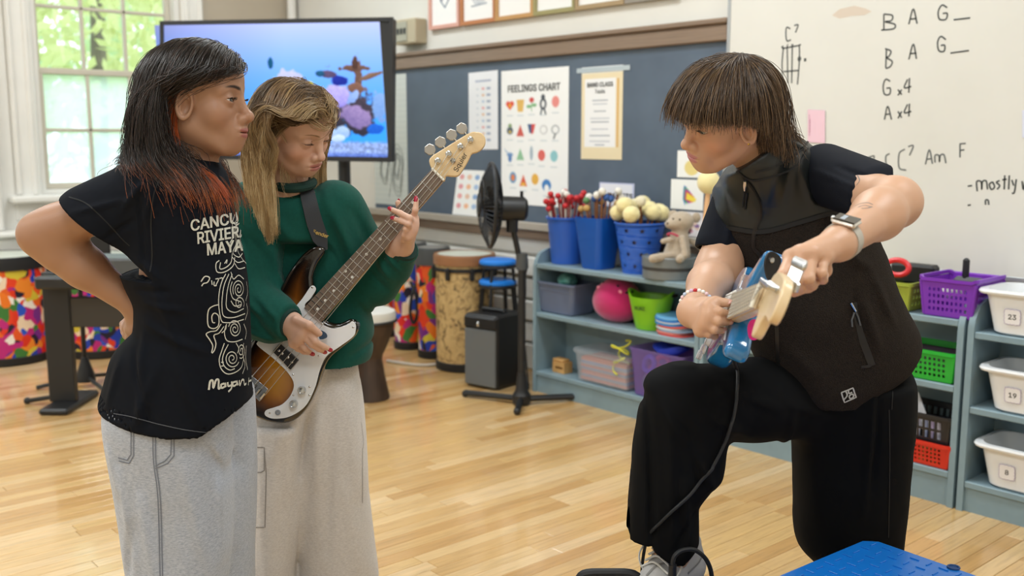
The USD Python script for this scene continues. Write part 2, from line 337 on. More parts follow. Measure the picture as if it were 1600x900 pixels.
def seen_size(p):
    q = np.array([(p[0] + PW / 2, yy, 0.0) for yy in np.linspace(p[1], p[2], 7)]); d = (q - CAM); c = np.stack([d @ RIGHT, d @ CU, d @ CF], 1)
    u, v = 800 + F_PX * c[:, 0] / c[:, 2], 450 - F_PX * c[:, 1] / c[:, 2]
    ok = (c[:, 2] > 0.3) & (u > -60) & (u < 1660) & (v < 930); return (ok * 1.0 / np.maximum(c[:, 2], 0.3) ** 2).sum() * (p[2] - p[1]) if ok.any() else 0.0
order = sorted(range(len(planks)), key=lambda k: -seen_size(planks[k])); chosen = set(order[:298])
rest = {}
for k, p in enumerate(planks):
    t = int(R.integers(len(TONES))); v, f = plank_mesh(*p)
    if k in chosen: put(struct_floor, 'plank', (v, f), PLM[t], smooth=False)
    else: rest.setdefault(t, []).append((v, f))
for t, vf in rest.items():
    o = np.cumsum([0] + [len(v) for v, f in vf]); put(struct_floor, 'plank_field', (np.vstack([v for v, f in vf]), np.vstack([f + a for (v, f), a in zip(vf, o)])), PLM[t], smooth=False, kind='stuff')

# ---- ceiling lamps (above the frame)
for x, y in LAMPS:
    t = thing('ceiling_light', 'white recessed fluorescent ceiling panel above the classroom floor', 'ceiling light', (x, y, CEIL), group='ceiling light panels')
    put(t, 'housing', cat(bb((x - .66, y - .35, CEIL - .06), (x + .66, y - .32, CEIL)), bb((x - .66, y + .32, CEIL - .06), (x + .66, y + .35, CEIL)), bb((x - .66, y - .35, CEIL - .06), (x - .63, y + .35, CEIL)), bb((x + .63, y - .35, CEIL - .06), (x + .66, y + .35, CEIL))), M_WHITE)
    put(t, 'diffuser', bb((x - .63, y - .32, CEIL - .04), (x + .63, y + .32, CEIL - .03)), mat('diffuser', 'fffaf0', 0.5, emit=1.0))

# ---- outside the windows: lawn, trees
struct('ground_outside', bb((-40, -30, -1.2), (-0.6, 30, -1.1)), mat('lawn', '8fae6a', 0.9, var=0.2, vscale=1.5))
def leaf_cloud(c, r, n, size, seed):
    g = np.random.default_rng(seed); d = unit(g.normal(size=(n, 3))); rad = g.uniform(0.35, 1.0, n) ** 0.5
    o = c + d * rad[:, None] * np.array(r) * (0.75 + 0.5 * meshkit.noise(d * 2.2 + seed, seed))[:, None]
    a = unit(g.normal(size=(n, 3))); b = unit(np.cross(a, g.normal(size=(n, 3)))); s = (size * g.uniform(0.6, 1.4, n))[:, None]
    v = np.stack([o - a * s, o - b * s * 0.45, o + a * s, o + b * s * 0.45], 1).reshape(-1, 3); k = np.arange(n)[:, None] * 4
    return v, np.vstack([k + [0, 1, 2], k + [0, 2, 3]])
def leafmat(name, c):
    c = np.array(lin(c)); return usdkit.material(stage, '/World/Looks/' + name, {'d': ('principled_bsdf', {'base_color': tuple(c), 'roughness': 0.5}), 't': ('translucent_bsdf', {'color': tuple(np.clip(c * 1.4, 0, 1))}), 'x': ('mix_closure', {'fac': 0.5})}, [('d.BSDF', 'x.closure1'), ('t.BSDF', 'x.closure2')], surface='x.closure')
LEAF = [leafmat('leaf_green', 'b4c49a'), leafmat('leaf_yellow', 'c9cc9c'), leafmat('leaf_deep', '9cb898')]
M_BARK = mat('bark', '6a6258', 0.9, var=0.25, vscale=8)
for k, (x, y, h, r, lm, what) in enumerate([(-5.6, 0.4, 2.6, 1.5, 1, 'yellow-green tree with a dark trunk outside the window'), (-9.8, 3.3, 2.9, 1.9, 0, 'light green tree farther behind the window, right of the trunk'), (-9.8, -1.0, 2.4, 1.9, 2, 'deep green tree outside, left part of the window'), (-14.5, 4.9, 3.6, 2.6, 0, 'pale green tree farthest off outside the window')]):
    t = thing('tree', what, 'tree', (x, y, -1.1))
    put(t, 'trunk', tube(smoothpath([(x, y, -1.1), (x + .05, y, 0.6), (x, y + .1, 2.0), (x - .1, y + .2, h + 1.4)], 6), np.linspace(0.16, 0.06, 19), 10), M_BARK)
    put(t, 'crown', leaf_cloud(np.array([x, y, h]), (r, r, r * 1.05), 2600, 0.11, k), LEAF[lm], smooth=False, kind='stuff')
# ================================================================== things on the back wall
from PIL import Image, ImageDraw
M_SLATE = mat('slate', '4d5a6a', 0.5, color2='5b697a', vscale=2.2, bump=0.05, bscale=30)
M_BLACK = mat('black_plastic', '1c1d1f', 0.42, bump=0.04, bscale=300)
M_CHROME = mat('chrome', 'c9cbcc', 0.16, metal=1.0)
M_INK = mat('marker_ink', '3c3f40', 0.6)
def canvas(w, h, bg='f3f2ee', ss=3): im = Image.new('RGB', (w * ss, h * ss), '#' + bg); return im, ImageDraw.Draw(im), ss
def done(im, ss): return np.asarray(im.resize((im.width // ss, im.height // ss), Image.BOX)).astype(float) / 255
def strokes(paths, r, o, ex, ey, lift=0.0006, n=5):
    "pen strokes: paths in the unit square of (o, ex, ey), drawn as thin flat ribbons of half-width r metres"
    o, ex, ey = map(np.asarray, (o, ex, ey)); nrm = unit(np.cross(ex, ey)); ms = []
    for p in paths:
        p = np.asarray(p, float); q = o + p[:, :1] * ex + p[:, 1:2] * ey + nrm * lift
        if len(q) > 2: q = smoothpath(q, n)
        t = unit(np.gradient(q, axis=0)); s = np.cross(nrm, t) * r; k = len(q)
        v = np.vstack([q - s, q + s, q - s - nrm * lift * 0.8, q + s - nrm * lift * 0.8]); i = np.arange(k - 1)
        f = np.vstack([np.stack([i, i + 1, i + k + 1], 1), np.stack([i, i + k + 1, i + k], 1)]); ms.append(trimesh.Trimesh(v, f[:, ::-1], process=False))
    return cat(*ms)
def text_on(s, h, o, ex_dir, ey_dir, depth=0.0008, bold=False, center=None, flip=False):
    m = meshkit.text_mesh(s, h, depth, bold)
    if center is not None: m.apply_translation((center - m.bounds[:, 0].mean(), 0, 0))
    x, y = unit(ex_dir), unit(ey_dir); return place(m, o, np.stack([x, y, np.cross(x, y)], 1))
EX, EZ = np.array([1.0, 0, 0]), np.array([0, 0, 1.0])

# chalkboard
cb = thing('chalkboard', 'long dark slate chalkboard with brown wooden rail and chalk tray on the back wall', 'chalkboard', (2.6, 0, 0.75))
put(cb, 'slate', bb((1.05, -0.022, 0.82), (3.925, -0.001, 1.735)), M_SLATE)
put(cb, 'top_rail', cat(bb((1.0, -0.045, 1.725), (3.925, -0.001, 1.80), 0.006), bb((1.0, -0.06, 1.80), (3.925, -0.001, 1.825), 0.006)), M_BROWN)
put(cb, 'chalk_tray', cat(bb((1.0, -0.10, 0.80), (3.925, -0.001, 0.825), 0.006), bb((1.0, -0.105, 0.80), (3.925, -0.085, 0.845), 0.006)), mat('pale_tray', 'aaa296', 0.4, var=0.05, vscale=8, stretch=(.3, 1, 1)))
put(cb, 'lower_rail', bb((1.0, -0.07, 0.745), (3.925, -0.001, 0.80), 0.008), M_BROWN)

def sheet(name, label, category, x0, x1, z0, z1, img, off=0.024, texts=(), lean=0.0, group=None, frame_mat=None, skew=0.0):
    t = thing(name, label, category, ((x0 + x1) / 2, -off, z0), group=group)
    o, ex, ey = np.array([x0, -off, z0]), np.array([x1 - x0, 0, skew]), np.array([0, lean, z1 - z0])
    m, c = painted(img, o, ex, ey); put(t, 'printed_sheet', m, vmat('print_paper', 0.45), smooth=False, col=c)
    for nm, mesh, mt in texts: put(t, nm, mesh, mt, smooth=False)
    if frame_mat is not None:
        b = 0.022
        put(t, 'frame', cat(bb((x0 - b, -off - .012, z0 - b), (x1 + b, -off + .012, z0)), bb((x0 - b, -off - .012, z1), (x1 + b, -off + .012, z1 + b)), bb((x0 - b, -off - .012, z0), (x0, -off + .012, z1)), bb((x1, -off - .012, z0), (x1 + b, -off + .012, z1))), frame_mat)
    return t
# feelings chart
im, d, s = canvas(110, 150, 'f4f4f3')
def fpx(u, v): return ((u - 788) / 107 * 110 * s, (v - 107) / 217 * 150 * s)
def el(d, u, v, a, b, col):
    x, y = fpx(u, v); k = 110 / 107 * s; kk = 150 / 217 * s; d.ellipse((x - a * k, y - b * kk, x + a * k, y + b * kk), fill='#' + col)
def tri(d, u, v, a, b, col):
    d.polygon([fpx(u, v - b), fpx(u - a, v + b), fpx(u + a, v + b)], fill='#' + col)
icons = [(803, 163, 'e0503c', 'heart'), (820, 163, 'e2b660', 'mug'), (838, 162, 'cc4a4a', 'flower'), (856, 163, '454c55', 'man'), (875, 160, 'ea8f88', 'x'),
         (803, 202, '55606a', 'pot'), (820, 204, 'cf5a50', 'tri'), (838, 202, '3c5a86', 'flag'), (857, 203, 'c9c9c9', 'ring'), (875, 203, 'a0a4a8', 'ring2'),
         (803, 243, '7a9cc8', 'bird'), (820, 242, '8fc09a', 'tri'), (838, 240, 'a9b8c4', 'bar'), (854, 243, 'df6a62', 'oval'), (873, 244, '8fc6cc', 'oval'),
         (808, 280, '6c9cc4', 'ring3'), (825, 284, 'd9583c', 'tri2'), (844, 281, 'e7b04a', 'oval'), (862, 290, '3f7fc0', 'arch')]
for u, v, c, k in icons:
    if k in ('tri', 'tri2'): tri(d, u, v, 6, 9, c); (k == 'tri2') and el(d, u, v + 6, 4, 3, 'e9b04a')
    elif k == 'heart': el(d, u - 3, v - 2, 3.5, 4, c); el(d, u + 3, v - 2, 3.5, 4, c); d.polygon([fpx(u - 6, v), fpx(u + 6, v), fpx(u, v + 8)], fill='#' + c); el(d, u, v + 1, 2.5, 3, 'eda030')
    elif k == 'mug': d.polygon([fpx(u - 6, v - 8), fpx(u + 6, v - 8), fpx(u + 4, v + 11), fpx(u - 4, v + 11)], fill='#' + c)
    elif k == 'flower': el(d, u, v - 6, 3.5, 4, c); d.line([fpx(u, v - 2), fpx(u, v + 12)], fill='#6aa56a', width=s); el(d, u - 4, v + 4, 4, 2.5, '7fb47f'); el(d, u + 4, v + 2, 4, 2.5, '7fb47f')
    elif k == 'man': el(d, u, v - 11, 3, 4, c); el(d, u, v, 5, 9, c); el(d, u, v, 2.5, 5, 'f0f0f0'); d.line([fpx(u - 2, v + 8), fpx(u - 4, v + 16)], fill='#' + c, width=2 * s); d.line([fpx(u + 2, v + 8), fpx(u + 4, v + 16)], fill='#' + c, width=2 * s)
    elif k in ('ring', 'ring2'): el(d, u, v, 6, 7, c); el(d, u, v, 4.2, 5, 'f4f4f3'); (k == 'ring2') and d.line([fpx(u, v + 6), fpx(u - 3, v + 14)], fill='#555a60', width=2 * s)
    elif k == 'flag': d.polygon([fpx(u - 6, v - 8), fpx(u, v - 8), fpx(u, v + 6), fpx(u - 3, v + 6)], fill='#' + c); d.polygon([fpx(u, v - 8), fpx(u + 6, v - 8), fpx(u + 3, v + 6), fpx(u, v + 8)], fill='#d8504c')
    elif k == 'arch': el(d, u, v, 7, 9, c); el(d, u, v + 5, 3.5, 6, 'f4f4f3')
    elif k == 'ring3': el(d, u, v, 5.5, 9, c); el(d, u, v, 3, 5, 'e6804a')
    elif k == 'bird': el(d, u, v, 5, 3, c); d.polygon([fpx(u - 10, v - 10), fpx(u - 6, v - 4), fpx(u, v)], fill='#' + c); el(d, u, v + 6, 3, 6, '5a80b8')
    elif k == 'bar': el(d, u, v, 2.5, 11, c)
    elif k == 'pot': el(d, u, v + 2, 5, 6, c); el(d, u, v - 6, 3, 3, '88a070'); el(d, u, v + 4, 2, 2, 'e0c050')
    else: el(d, u, v, 5.5, 8.5, c)
    d.line([fpx(u - 5, v + 17), fpx(u + 5, v + 17)], fill='#c5ced4', width=s)
a, b = W(789, 110, .024), W(894, 322, .024)
x0, x1, z1, z0 = 2.355, 2.90, 1.668, 0.93
sheet('feelings_chart', 'white feelings chart poster with rows of small coloured drawings on the chalkboard', 'poster', x0, x1, z0, z1, done(im, s), texts=[
    ('heading', text_on('FEELINGS CHART', 0.036, (x0, -0.0255, z1 - 0.118), EX, EZ, bold=True, center=0.27), M_INK)])
# schedule left of it
im, d, s = canvas(50, 110, 'eff0f4')
d.line((12 * s, 13 * s, 38 * s, 13 * s), fill='#9aa4c0', width=2 * s)
for k in range(9):
    y = (24 + 9 * k) * s
    d.line((14 * s, y, 17 * s, y), fill='#ccd2dc', width=2 * s); d.line((23 * s, y, 27 * s, y), fill=['#e6a5a5', '#e8c0a0', '#b8c8e0'][k % 3], width=3 * s); d.line((31 * s, y, 37 * s, y), fill='#9aa6bd', width=3 * s)
sheet('schedule_sheet', 'narrow white schedule sheet with a column of short rows, left of the feelings chart', 'poster', 2.06, 2.325, 1.23, 1.672, done(im, s), skew=0.004)
# band class poster
im, d, s = canvas(70, 130, 'ead9b4')
d.rectangle((6 * s, 17 * s, 58 * s, 112 * s), fill='#f1f0f0'); d.rectangle((60 * s, 18 * s, 63 * s, 112 * s), fill='#d9ab62')
for k, (w, y) in enumerate([(13, 47), (12, 52), (10, 62), (16, 72), (15, 77), (14, 87), (17, 96), (17, 104), (8, 109)]):
    d.line(((32 - w) * s, y * s, (32 + w) * s, y * s), fill='#b4b8c0' if k % 2 else '#8d939c', width=int(1.4 * s))
d.rectangle((0, 0, 69 * s, 9 * s), fill='#eef0f0')
sheet('class_poster', 'white class sheet mounted on cream card, taped at the top, right of the feelings chart', 'poster', 2.995, 3.283, 1.19, 1.655, done(im, s), texts=[
    ('heading', text_on('BAND CLASS', 0.021, (2.995, -0.0255, 1.555), EX, EZ, bold=True, center=0.132), M_INK), ('heading', text_on('Tools', 0.02, (2.995, -0.0255, 1.522), EX, EZ, center=0.132), M_INK),
    ('tape_strip', bb((2.96, -0.0262, 1.628), (3.33, -0.0255, 1.652)), mat('clear_tape', 'b7c3c9', 0.12, spec=0.8))])
# leaning poster behind the fan
im, d, s = canvas(60, 90, 'f2f1ef')
for k in range(12):
    u, v = 12 + 17 * (k % 3), 14 + 19 * (k // 3); d.ellipse(((u - 5) * s, (v - 5) * s, (u + 5) * s, (v + 5) * s), fill=['#e7a0a0', '#a6bfe0', '#f0b890', '#e59aa0', '#88a6d0', '#e7c0a8'][(k * 5) % 6])
sheet('small_poster', 'small white picture chart leaning on the chalk tray behind the fan', 'poster', 1.96, 2.21, 0.846, 1.11, done(im, s), off=0.075, lean=0.045)
# little signs behind the shelf
im, d, s = canvas(50, 30, 'eeeef4'); d.rectangle((0, 0, 49 * s, 29 * s), outline='#b9bfe0', width=2 * s); d.ellipse((12 * s, 13 * s, 20 * s, 24 * s), fill='#5a3c3c')
sheet('mallet_sign', 'small white sign with a dark heading behind the yellow mallets', 'sign', 3.13, 3.37, 0.955, 1.075, done(im, s), texts=[('heading', text_on('MALLETS', 0.028, (3.13, -0.0255, 0.995), EX, EZ, bold=True, center=0.145), M_INK)])
im, d, s = canvas(50, 40, 'f3f3f1')
for k, c in enumerate(['#3f74c0', '#4aa860', '#8a4aa0', '#c0407a', '#e08a3a', '#f0d850']): d.polygon([((20 + k) * s, (8 + 2 * k) * s), ((24 + 3 * k) * s, (10 + 3 * k) * s), ((22 + 3 * k) * s, (34 - k) * s), ((19 + k) * s, (26) * s)], fill=c)
sheet('color_card', 'white card with a rainbow coloured fan drawing, beside the chin of the adult', 'card', 3.605, 3.80, 0.965, 1.105, done(im, s))
im, d, s = canvas(50, 40, 'f3f3f1'); d.ellipse((14 * s, 14 * s, 40 * s, 36 * s), fill='#e8d48a')
sheet('card', 'white card partly hidden behind the rainbow card', 'card', 3.64, 3.80, 1.115, 1.24, done(im, s))
im, d, s = canvas(40, 60, 'e9e4e6')
for k in range(26): u, v = R.uniform(5, 35), R.uniform(12, 50); d.ellipse(((u - 4) * s, (v - 4) * s, (u + 4) * s, (v + 5) * s), fill=['#c58a8a', '#7a4a4a', '#d9a9b8', '#8a6a9a', '#e0c6b8', '#4a3838'][k % 6])
sheet('photo_print', 'small group photo print below the rainbow card', 'photo', 3.66, 3.80, 0.74 + .1, 0.955, done(im, s))
# chart paper with pencil drawings
x0, x1, z0, z1 = 1.05, 1.43, 0.865, 1.70
im, d, s = canvas(80, 150, 'd3d8d3')
for k in range(0, 80, 6): d.line((k * s, 0, k * s, 150 * s), fill='#c6cdc9', width=s)
for k in range(0, 150, 6): d.line((0, k * s, 80 * s, k * s), fill='#c6cdc9', width=s)
chart = sheet('chart_paper', 'tall gridded chart paper with grey pencil drawings behind the television', 'paper', x0, x1, z0, z1, done(im, s))
pp = []
for cx, cy, a, b in ((.32, .30, .13, .14), (.72, .27, .16, .2), (.7, .3, .08, .1)):
    for q in range(3):
        th = np.linspace(0, 6.1, 14) + q; pp.append(np.stack([cx + a * (1 - .16 * q) * np.cos(th) + .02 * np.sin(3 * th), cy + b * (1 - .16 * q) * np.sin(th)], 1))
pp.append([(.5, .55), (.48, .35), (.52, .2), (.44, .06)])
put(chart, 'pencil_drawing', strokes(pp, 0.0022, (x0, -0.0255, z0), (x1 - x0, 0, 0), (0, 0, z1 - z0)), mat('pencil', '8b9290', 0.7), smooth=False)

# framed drawings above the rail
FR = [mat('frame_pink', 'd9a596', 0.5), mat('frame_orange', 'b9794c', 0.5), mat('frame_amber', 'c0925a', 0.5), mat('frame_olive', '9a9262', 0.5), mat('frame_tan', 'a48c68', 0.5), mat('frame_grey', '8d867c', 0.5)]
def fd(k, d, s):
    ink = '#5b6a82'
    if k == 0: d.line([(14 * s, 30 * s), (24 * s, 38 * s), (18 * s, 48 * s), (28 * s, 58 * s), (40 * s, 44 * s), (34 * s, 34 * s)], fill=ink, width=2 * s); d.line([(20 * s, 50 * s), (36 * s, 36 * s)], fill=ink, width=2 * s)
    if k == 1:
        for a in range(4): d.ellipse(((12 + 3 * a) * s, (14 + 2 * a) * s, (44 - 3 * a) * s, (62 - 2 * a) * s), outline='#98a0ac', width=s)
        d.line([(14 * s, 62 * s), (42 * s, 60 * s)], fill='#8a92a0', width=2 * s)
    if k == 2: d.ellipse((6 * s, 20 * s, 32 * s, 48 * s), outline=ink, width=2 * s); d.ellipse((26 * s, 18 * s, 52 * s, 46 * s), outline=ink, width=2 * s); d.ellipse((27 * s, 26 * s, 32 * s, 42 * s), fill=ink)
    if k == 3: d.rectangle((12 * s, 34 * s, 24 * s, 50 * s), fill='#48586e'); d.rectangle((36 * s, 26 * s, 48 * s, 44 * s), fill='#48586e')
    if k == 4: d.line([(30 * s, 55 * s), (34 * s, 53 * s)], fill='#c8c0d0', width=2 * s)
xs = [(1.70, 1.955), (2.01, 2.285), (2.325, 2.60), (2.645, 2.92), (2.96, 3.26), (3.31, 3.60)]
names = ['drawing of a folded figure', 'faint grey drawing of arches', 'drawing of two linked loops', 'drawing with two dark squares', 'nearly blank drawing', 'plain white sheet']
for k, (x0, x1) in enumerate(xs):
    im, d, s = canvas(56, 80, 'f1f0ee'); fd(k, d, s)
    sheet('framed_drawing', f'{names[k]} in a thin {["pink", "orange", "amber", "olive", "tan", "grey"][k]} frame above the chalkboard rail', 'picture', x0, x1, 1.945 + .022, 2.33, done(im, s), off=0.016, frame_mat=FR[k])
# wall box
wb = thing('electrical_box', 'beige electrical box on the wall right of the television', 'electrical box', (1.52, 0, 1.84))
p0, p1 = W(622, 66), W(658, 35); put(wb, 'body', bb((1.40, -0.09, 1.87), (1.625, 0, 2.02), 0.006), mat('beige_box', 'b9ad92', 0.5)); put(wb, 'cover_plate', bb((1.425, -0.097, 1.885), (1.545, -0.088, 2.005), 0.004), mat('beige_plate', 'a9a796', 0.45))
for k in range(3): put(wb, 'socket', bb((1.445 + .035 * k, -0.101, 1.93), (1.465 + .035 * k, -0.096, 1.965)), M_BLACK)

# whiteboard with writing
wh = thing('whiteboard', 'large white marker board with handwritten chord letters at the right', 'whiteboard', (5.5, -0.04, 0.8))
WX0, WX1, WZ0, WZ1, WY = 3.94, 6.4, 0.80, 2.35, 0.05
put(wh, 'panel', bb((WX0, -WY, WZ0), (WX1, -0.03, WZ1)), mat('whiteboard_enamel', 'dcdad2', 0.22, color2='e2e0d9', vscale=1.6, coat=0.2))
put(wh, 'edge_trim', cat(bb((WX0 - .014, -WY - .004, WZ0), (WX0 + .004, -0.02, WZ1), .003), bb((WX0, -WY - .004, WZ0 - .014), (WX1, -0.02, WZ0 + .006), .003)), mat('trim_metal', 'b9bdc0', 0.35, metal=0.6))
put(wh, 'pen_tray', bb((4.6, -WY - .07, WZ0 - .04), (WX1, -0.02, WZ0 - .016), .004), M_BROWN)
def wpx(pts): return [((p[0] - WX0) / (WX1 - WX0), (p[2] - WZ0) / (WZ1 - WZ0)) for p in (W(u, v, WY + .0005) for u, v in pts)]
INK = {  # stroke lists measured on the photograph
 'row_b_a_g': [[(1381, 22), (1381, 46)], [(1381, 22), (1394, 24), (1393, 32), (1383, 34), (1398, 38), (1396, 45), (1377, 47)], [(1420, 38), (1427, 14), (1433, 37)], [(1422, 30), (1432, 29)], [(1480, 12), (1472, 8), (1466, 18), (1468, 30), (1478, 30), (1480, 21), (1473, 21)], [(1490, 31), (1516, 28)]],
 'row_b_a_g_': [[(1385, 78), (1384, 106)], [(1383, 76), (1392, 80), (1389, 88), (1385, 90), (1394, 96), (1391, 104), (1384, 107)], [(1420, 93), (1427, 69), (1432, 92)], [(1421, 84), (1432, 83)], [(1478, 62), (1470, 57), (1465, 66), (1467, 79), (1475, 80), (1476, 71), (1470, 71)], [(1485, 83), (1514, 79)]],
 'line_g_times_four': [[(1391, 127), (1384, 124), (1380, 134), (1382, 147), (1390, 147), (1391, 138), (1385, 138)], [(1403, 140), (1409, 148)], [(1409, 140), (1403, 149)], [(1418, 124), (1413, 137), (1424, 135)], [(1421, 122), (1420, 145)]],
 'line_a_times_four': [[(1382, 187), (1387, 166), (1393, 187)], [(1384, 179), (1391, 178)], [(1403, 174), (1409, 184)], [(1409, 174), (1403, 185)], [(1418, 163), (1413, 176), (1424, 174)], [(1421, 162), (1420, 182)]],
 'chord_c7': [[(1235, 45), (1229, 43), (1228, 55), (1230, 64), (1236, 62)], [(1241, 40), (1247, 39), (1243, 51)]],
 'chord_grid': [[(1224, 74), (1222, 100), (1223, 129)], [(1230, 72), (1231, 130)], [(1238, 71), (1237, 130)], [(1249, 70), (1249, 95), (1246, 132)], [(1222, 76), (1249, 71)], [(1224, 112), (1248, 110)]],
 'chord_dots': [[(1222, 72), (1223, 74)], [(1230, 70), (1231, 71)], [(1238, 69), (1238, 71)], [(1250, 69), (1250, 71)], [(1258, 91), (1258, 96)]],
 'chord_row': [[(1357, 246), (1366, 244), (1362, 256)], [(1356, 256), (1360, 246)], [(1390, 240), (1384, 245), (1386, 262), (1392, 262)], [(1414, 233), (1405, 240), (1405, 262), (1416, 266)], [(1419, 229), (1427, 228), (1421, 243)], [(1446, 257), (1452, 234), (1457, 256)], [(1448, 249), (1455, 248)], [(1461, 254), (1461, 243), (1467, 243), (1468, 253), (1469, 243), (1475, 242), (1478, 255)], [(1500, 226), (1500, 246)], [(1499, 225), (1509, 224)], [(1500, 235), (1507, 234)]],
 'note_mostly': [[(1512, 291), (1519, 290)], [(1527, 299), (1526, 284), (1533, 284), (1534, 296), (1535, 284), (1541, 283), (1543, 296)], [(1551, 284), (1546, 288), (1549, 296), (1554, 292), (1551, 284)], [(1562, 282), (1557, 285), (1562, 290), (1558, 296)], [(1570, 274), (1569, 296)], [(1566, 281), (1573, 280)], [(1577, 274), (1576, 296)], [(1581, 281), (1584, 290)], [(1588, 280), (1585, 300), (1581, 302)]],
 'note_ditto': [[(1512, 321), (1517, 320)], [(1540, 320), (1540, 313), (1544, 313), (1545, 320)], [(1597, 283), (1599, 296), (1602, 285), (1604, 296)]]}
for k, ps in INK.items():
    [put(wh, 'handwriting', strokes([wpx(q)], 0.0052 if k == 'chord_dots' else 0.0030, (WX0, -WY - .0002, WZ0), (WX1 - WX0, 0, 0), (0, 0, WZ1 - WZ0)), mat('dry_marker', '4a4d4c', 0.6) if 'chord_row' not in k else mat('faded_marker', '6c6f6e', 0.6), smooth=False) for q in ps]
b = ball(W(1249, 92, WY), 1.0, 2, (0.009, 0.0012, 0.011)); put(wh, 'handwriting', b, mat('dry_marker', '4a4d4c', 0.6))
blob = np.array([W(u, v, WY + .0004) for u, v in [(1300, 24), (1312, 14), (1335, 9), (1352, 13), (1362, 18), (1350, 24), (1330, 25), (1312, 29)]])
put(wh, 'smudge', loft([blob + (0, .0004, 0), blob]), mat('smudge', 'd3c4b4', 0.4), smooth=False)
n0 = [W(u, v, WY + .004) for u, v in [(1262, 222), (1289, 224), (1291, 170), (1262, 171)]]
m, c = painted(np.tile(np.array([.93, .78, .83]), (40, 24, 1)), n0[0], n0[1] - n0[0], n0[3] - n0[0])
nt = thing('sticky_note', 'pink paper note stuck on the whiteboard behind the adult', 'note', n0[0]); put(nt, 'sheet', m, vmat('print_paper', 0.45), smooth=False, col=c)
put(nt, 'written_line', strokes([[(.1, .2), (.11, .5), (.1, .85)], [(.13, .3), (.14, .7)]], .0012, n0[0] + (0, -.0004, 0), n0[1] - n0[0], n0[3] - n0[0]), mat('pink_ink', 'c48aa2', 0.6), smooth=False)
n0 = [W(u, v, WY + .002) for u, v in [(1597, 215), (1640, 218), (1640, 172), (1597, 172)]]
m, c = painted(np.tile(np.array([.86, .87, .93]), (20, 20, 1)), n0[0], n0[1] - n0[0], n0[3] - n0[0]); single('paper_note', m, vmat('print_paper', 0.45), 'pale lilac note at the right edge of the whiteboard', 'note', smooth=False, col=c)

# ---- television on its stand
tl, tr, br = P(253, 36, 5.75), P(612, 30, 5.45), P(626, 250, 5.40)
ex = tr - tl; ey = (tr - br); ez = unit(np.cross(ex, ey)); exu = unit(ex); eyu = np.cross(ez, exu); wT, hT = np.linalg.norm(ex), np.linalg.norm(ey); o = tl - eyu * hT
RT = np.stack([exu, eyu, ez], 1)
tv = thing('television', 'wide flat television showing a blue aquarium picture, in the room corner', 'television', o + ex / 2)
put(tv, 'housing', place(bb((-.008, -.008, -.06), (wT + .008, hT + .008, -.002), 0.008), o, RT), M_BLACK)
put(tv, 'bezel', place(extrude(sbox(-.01, -.01, wT + .01, hT + .01).difference(sbox(.013, .016, wT - .013, hT - .013)), .012), o + ez * -.004, RT), M_BLACK, smooth=False)
Wd, Hd = 300, 180
yy, xx = np.mgrid[0:Hd, 0:Wd]; U, V = 253 + 359 * xx / Wd + 12 * yy / Hd, 33 + 218 * yy / Hd
t = np.clip((V - 33) / 170, 0, 1)[..., None]; s_ = np.clip((U - 253) / 359, 0, 1)[..., None]
top, mid, low = np.array([.72, .77, .99]), np.array([.45, .68, 1.0]), np.array([.24, .62, .98])
img = np.where(t < .5, top + (mid - top) * t * 2, mid + (low - mid) * (t - .5) * 2) * (0.74 + 0.28 * np.clip(s_ * 1.7, 0, 1) ** .7) + np.array([0, 0, .05])
nz = meshkit.fbm(np.stack([U / 9, V / 9, U * 0], -1), 4, 3)[..., None]; nz2 = meshkit.fbm(np.stack([U / 3, V / 3, U * 0 + 5], -1), 3, 8)[..., None]
def blob(u, v, a, b, c, c2=None, rough=.35, rot=0.0):
    global img
    du, dv = U - u, V - v; cr, sr = math.cos(rot), math.sin(rot); x, y = (du * cr + dv * sr) / a, (-du * sr + dv * cr) / b
    rr = np.sqrt(x * x + y * y)[..., None] + rough * (nz - .5) * 2; mk = np.clip((1.0 - rr) * 6, 0, 1); col = np.array(lin(c)) ** (1 / 2.2)
    if c2 is not None: col2 = np.array(lin(c2)) ** (1 / 2.2); w = np.clip(y * .5 + .5, 0, 1)[..., None] * .6 + nz2 * .5; col = col * (1 - w) + col2 * w
    img = img * (1 - mk) + col * mk
for a_ in [(390, 200, 22, 40, 'a99bd0', '7f86c8'), (465, 128, 26, 17, 'd5d2ee', '9fb0e8', .6), (520, 190, 14, 40, '9fb8e8', '6f8cc8', .8), (455, 215, 50, 30, '8fa8e0', '5f7cc0', .7), (541, 185, 20, 30, '4a4450', '2a2c3c', .6), (575, 180, 32, 36, '5a4c58', '2c2c3a', .5), (612, 170, 13, 26, '8fb4e8', '6f98d8', .6),
           (578, 122, 6, 32, '8a6a5c', '5a4038', .5), (575, 138, 15, 10, '9a7260', '6a4a40', .4), (598, 118, 22, 4.5, 'a08068', '6a4c40', .4, -.35), (575, 106, 22, 5, '8a6858', '5a4038', .7), (573, 97, 5, 11, '6a4c42', '4a342e', .4), (545, 150, 22, 21, 'd8cdf6', '8f86e0', .25), (570, 152, 7, 15, 'a9c4f6', '7fa0e8', .6, .5),
           (574, 183, 26, 18, 'b9a0d0', '6f6098', .3, .4), (604, 203, 14, 9, '2a74e4', '1a54c0', .3), (549, 126, 14, 9, '2a3cb4', '1e2a8a', .25), (531, 113, 10, 9, '7a5c7c', '4c4468', .9), (518, 114, 8, 6, '1e7aa0', '2a3c60', .4), (502, 133, 8, 7, 'e6e04a', 'c0b83a', .2), (441, 97, 4.5, 9, '1e6a94', '16486c', .2),
           (537, 214, 20, 12, 'cfe4fa', '7fa4e0', .5), (553, 207, 12, 11, 'c4dcf4', '8fb0e4', .5), (545, 218, 12, 6, 'e6f2ff', 'a9c8f0', .3)]: blob(*a_)
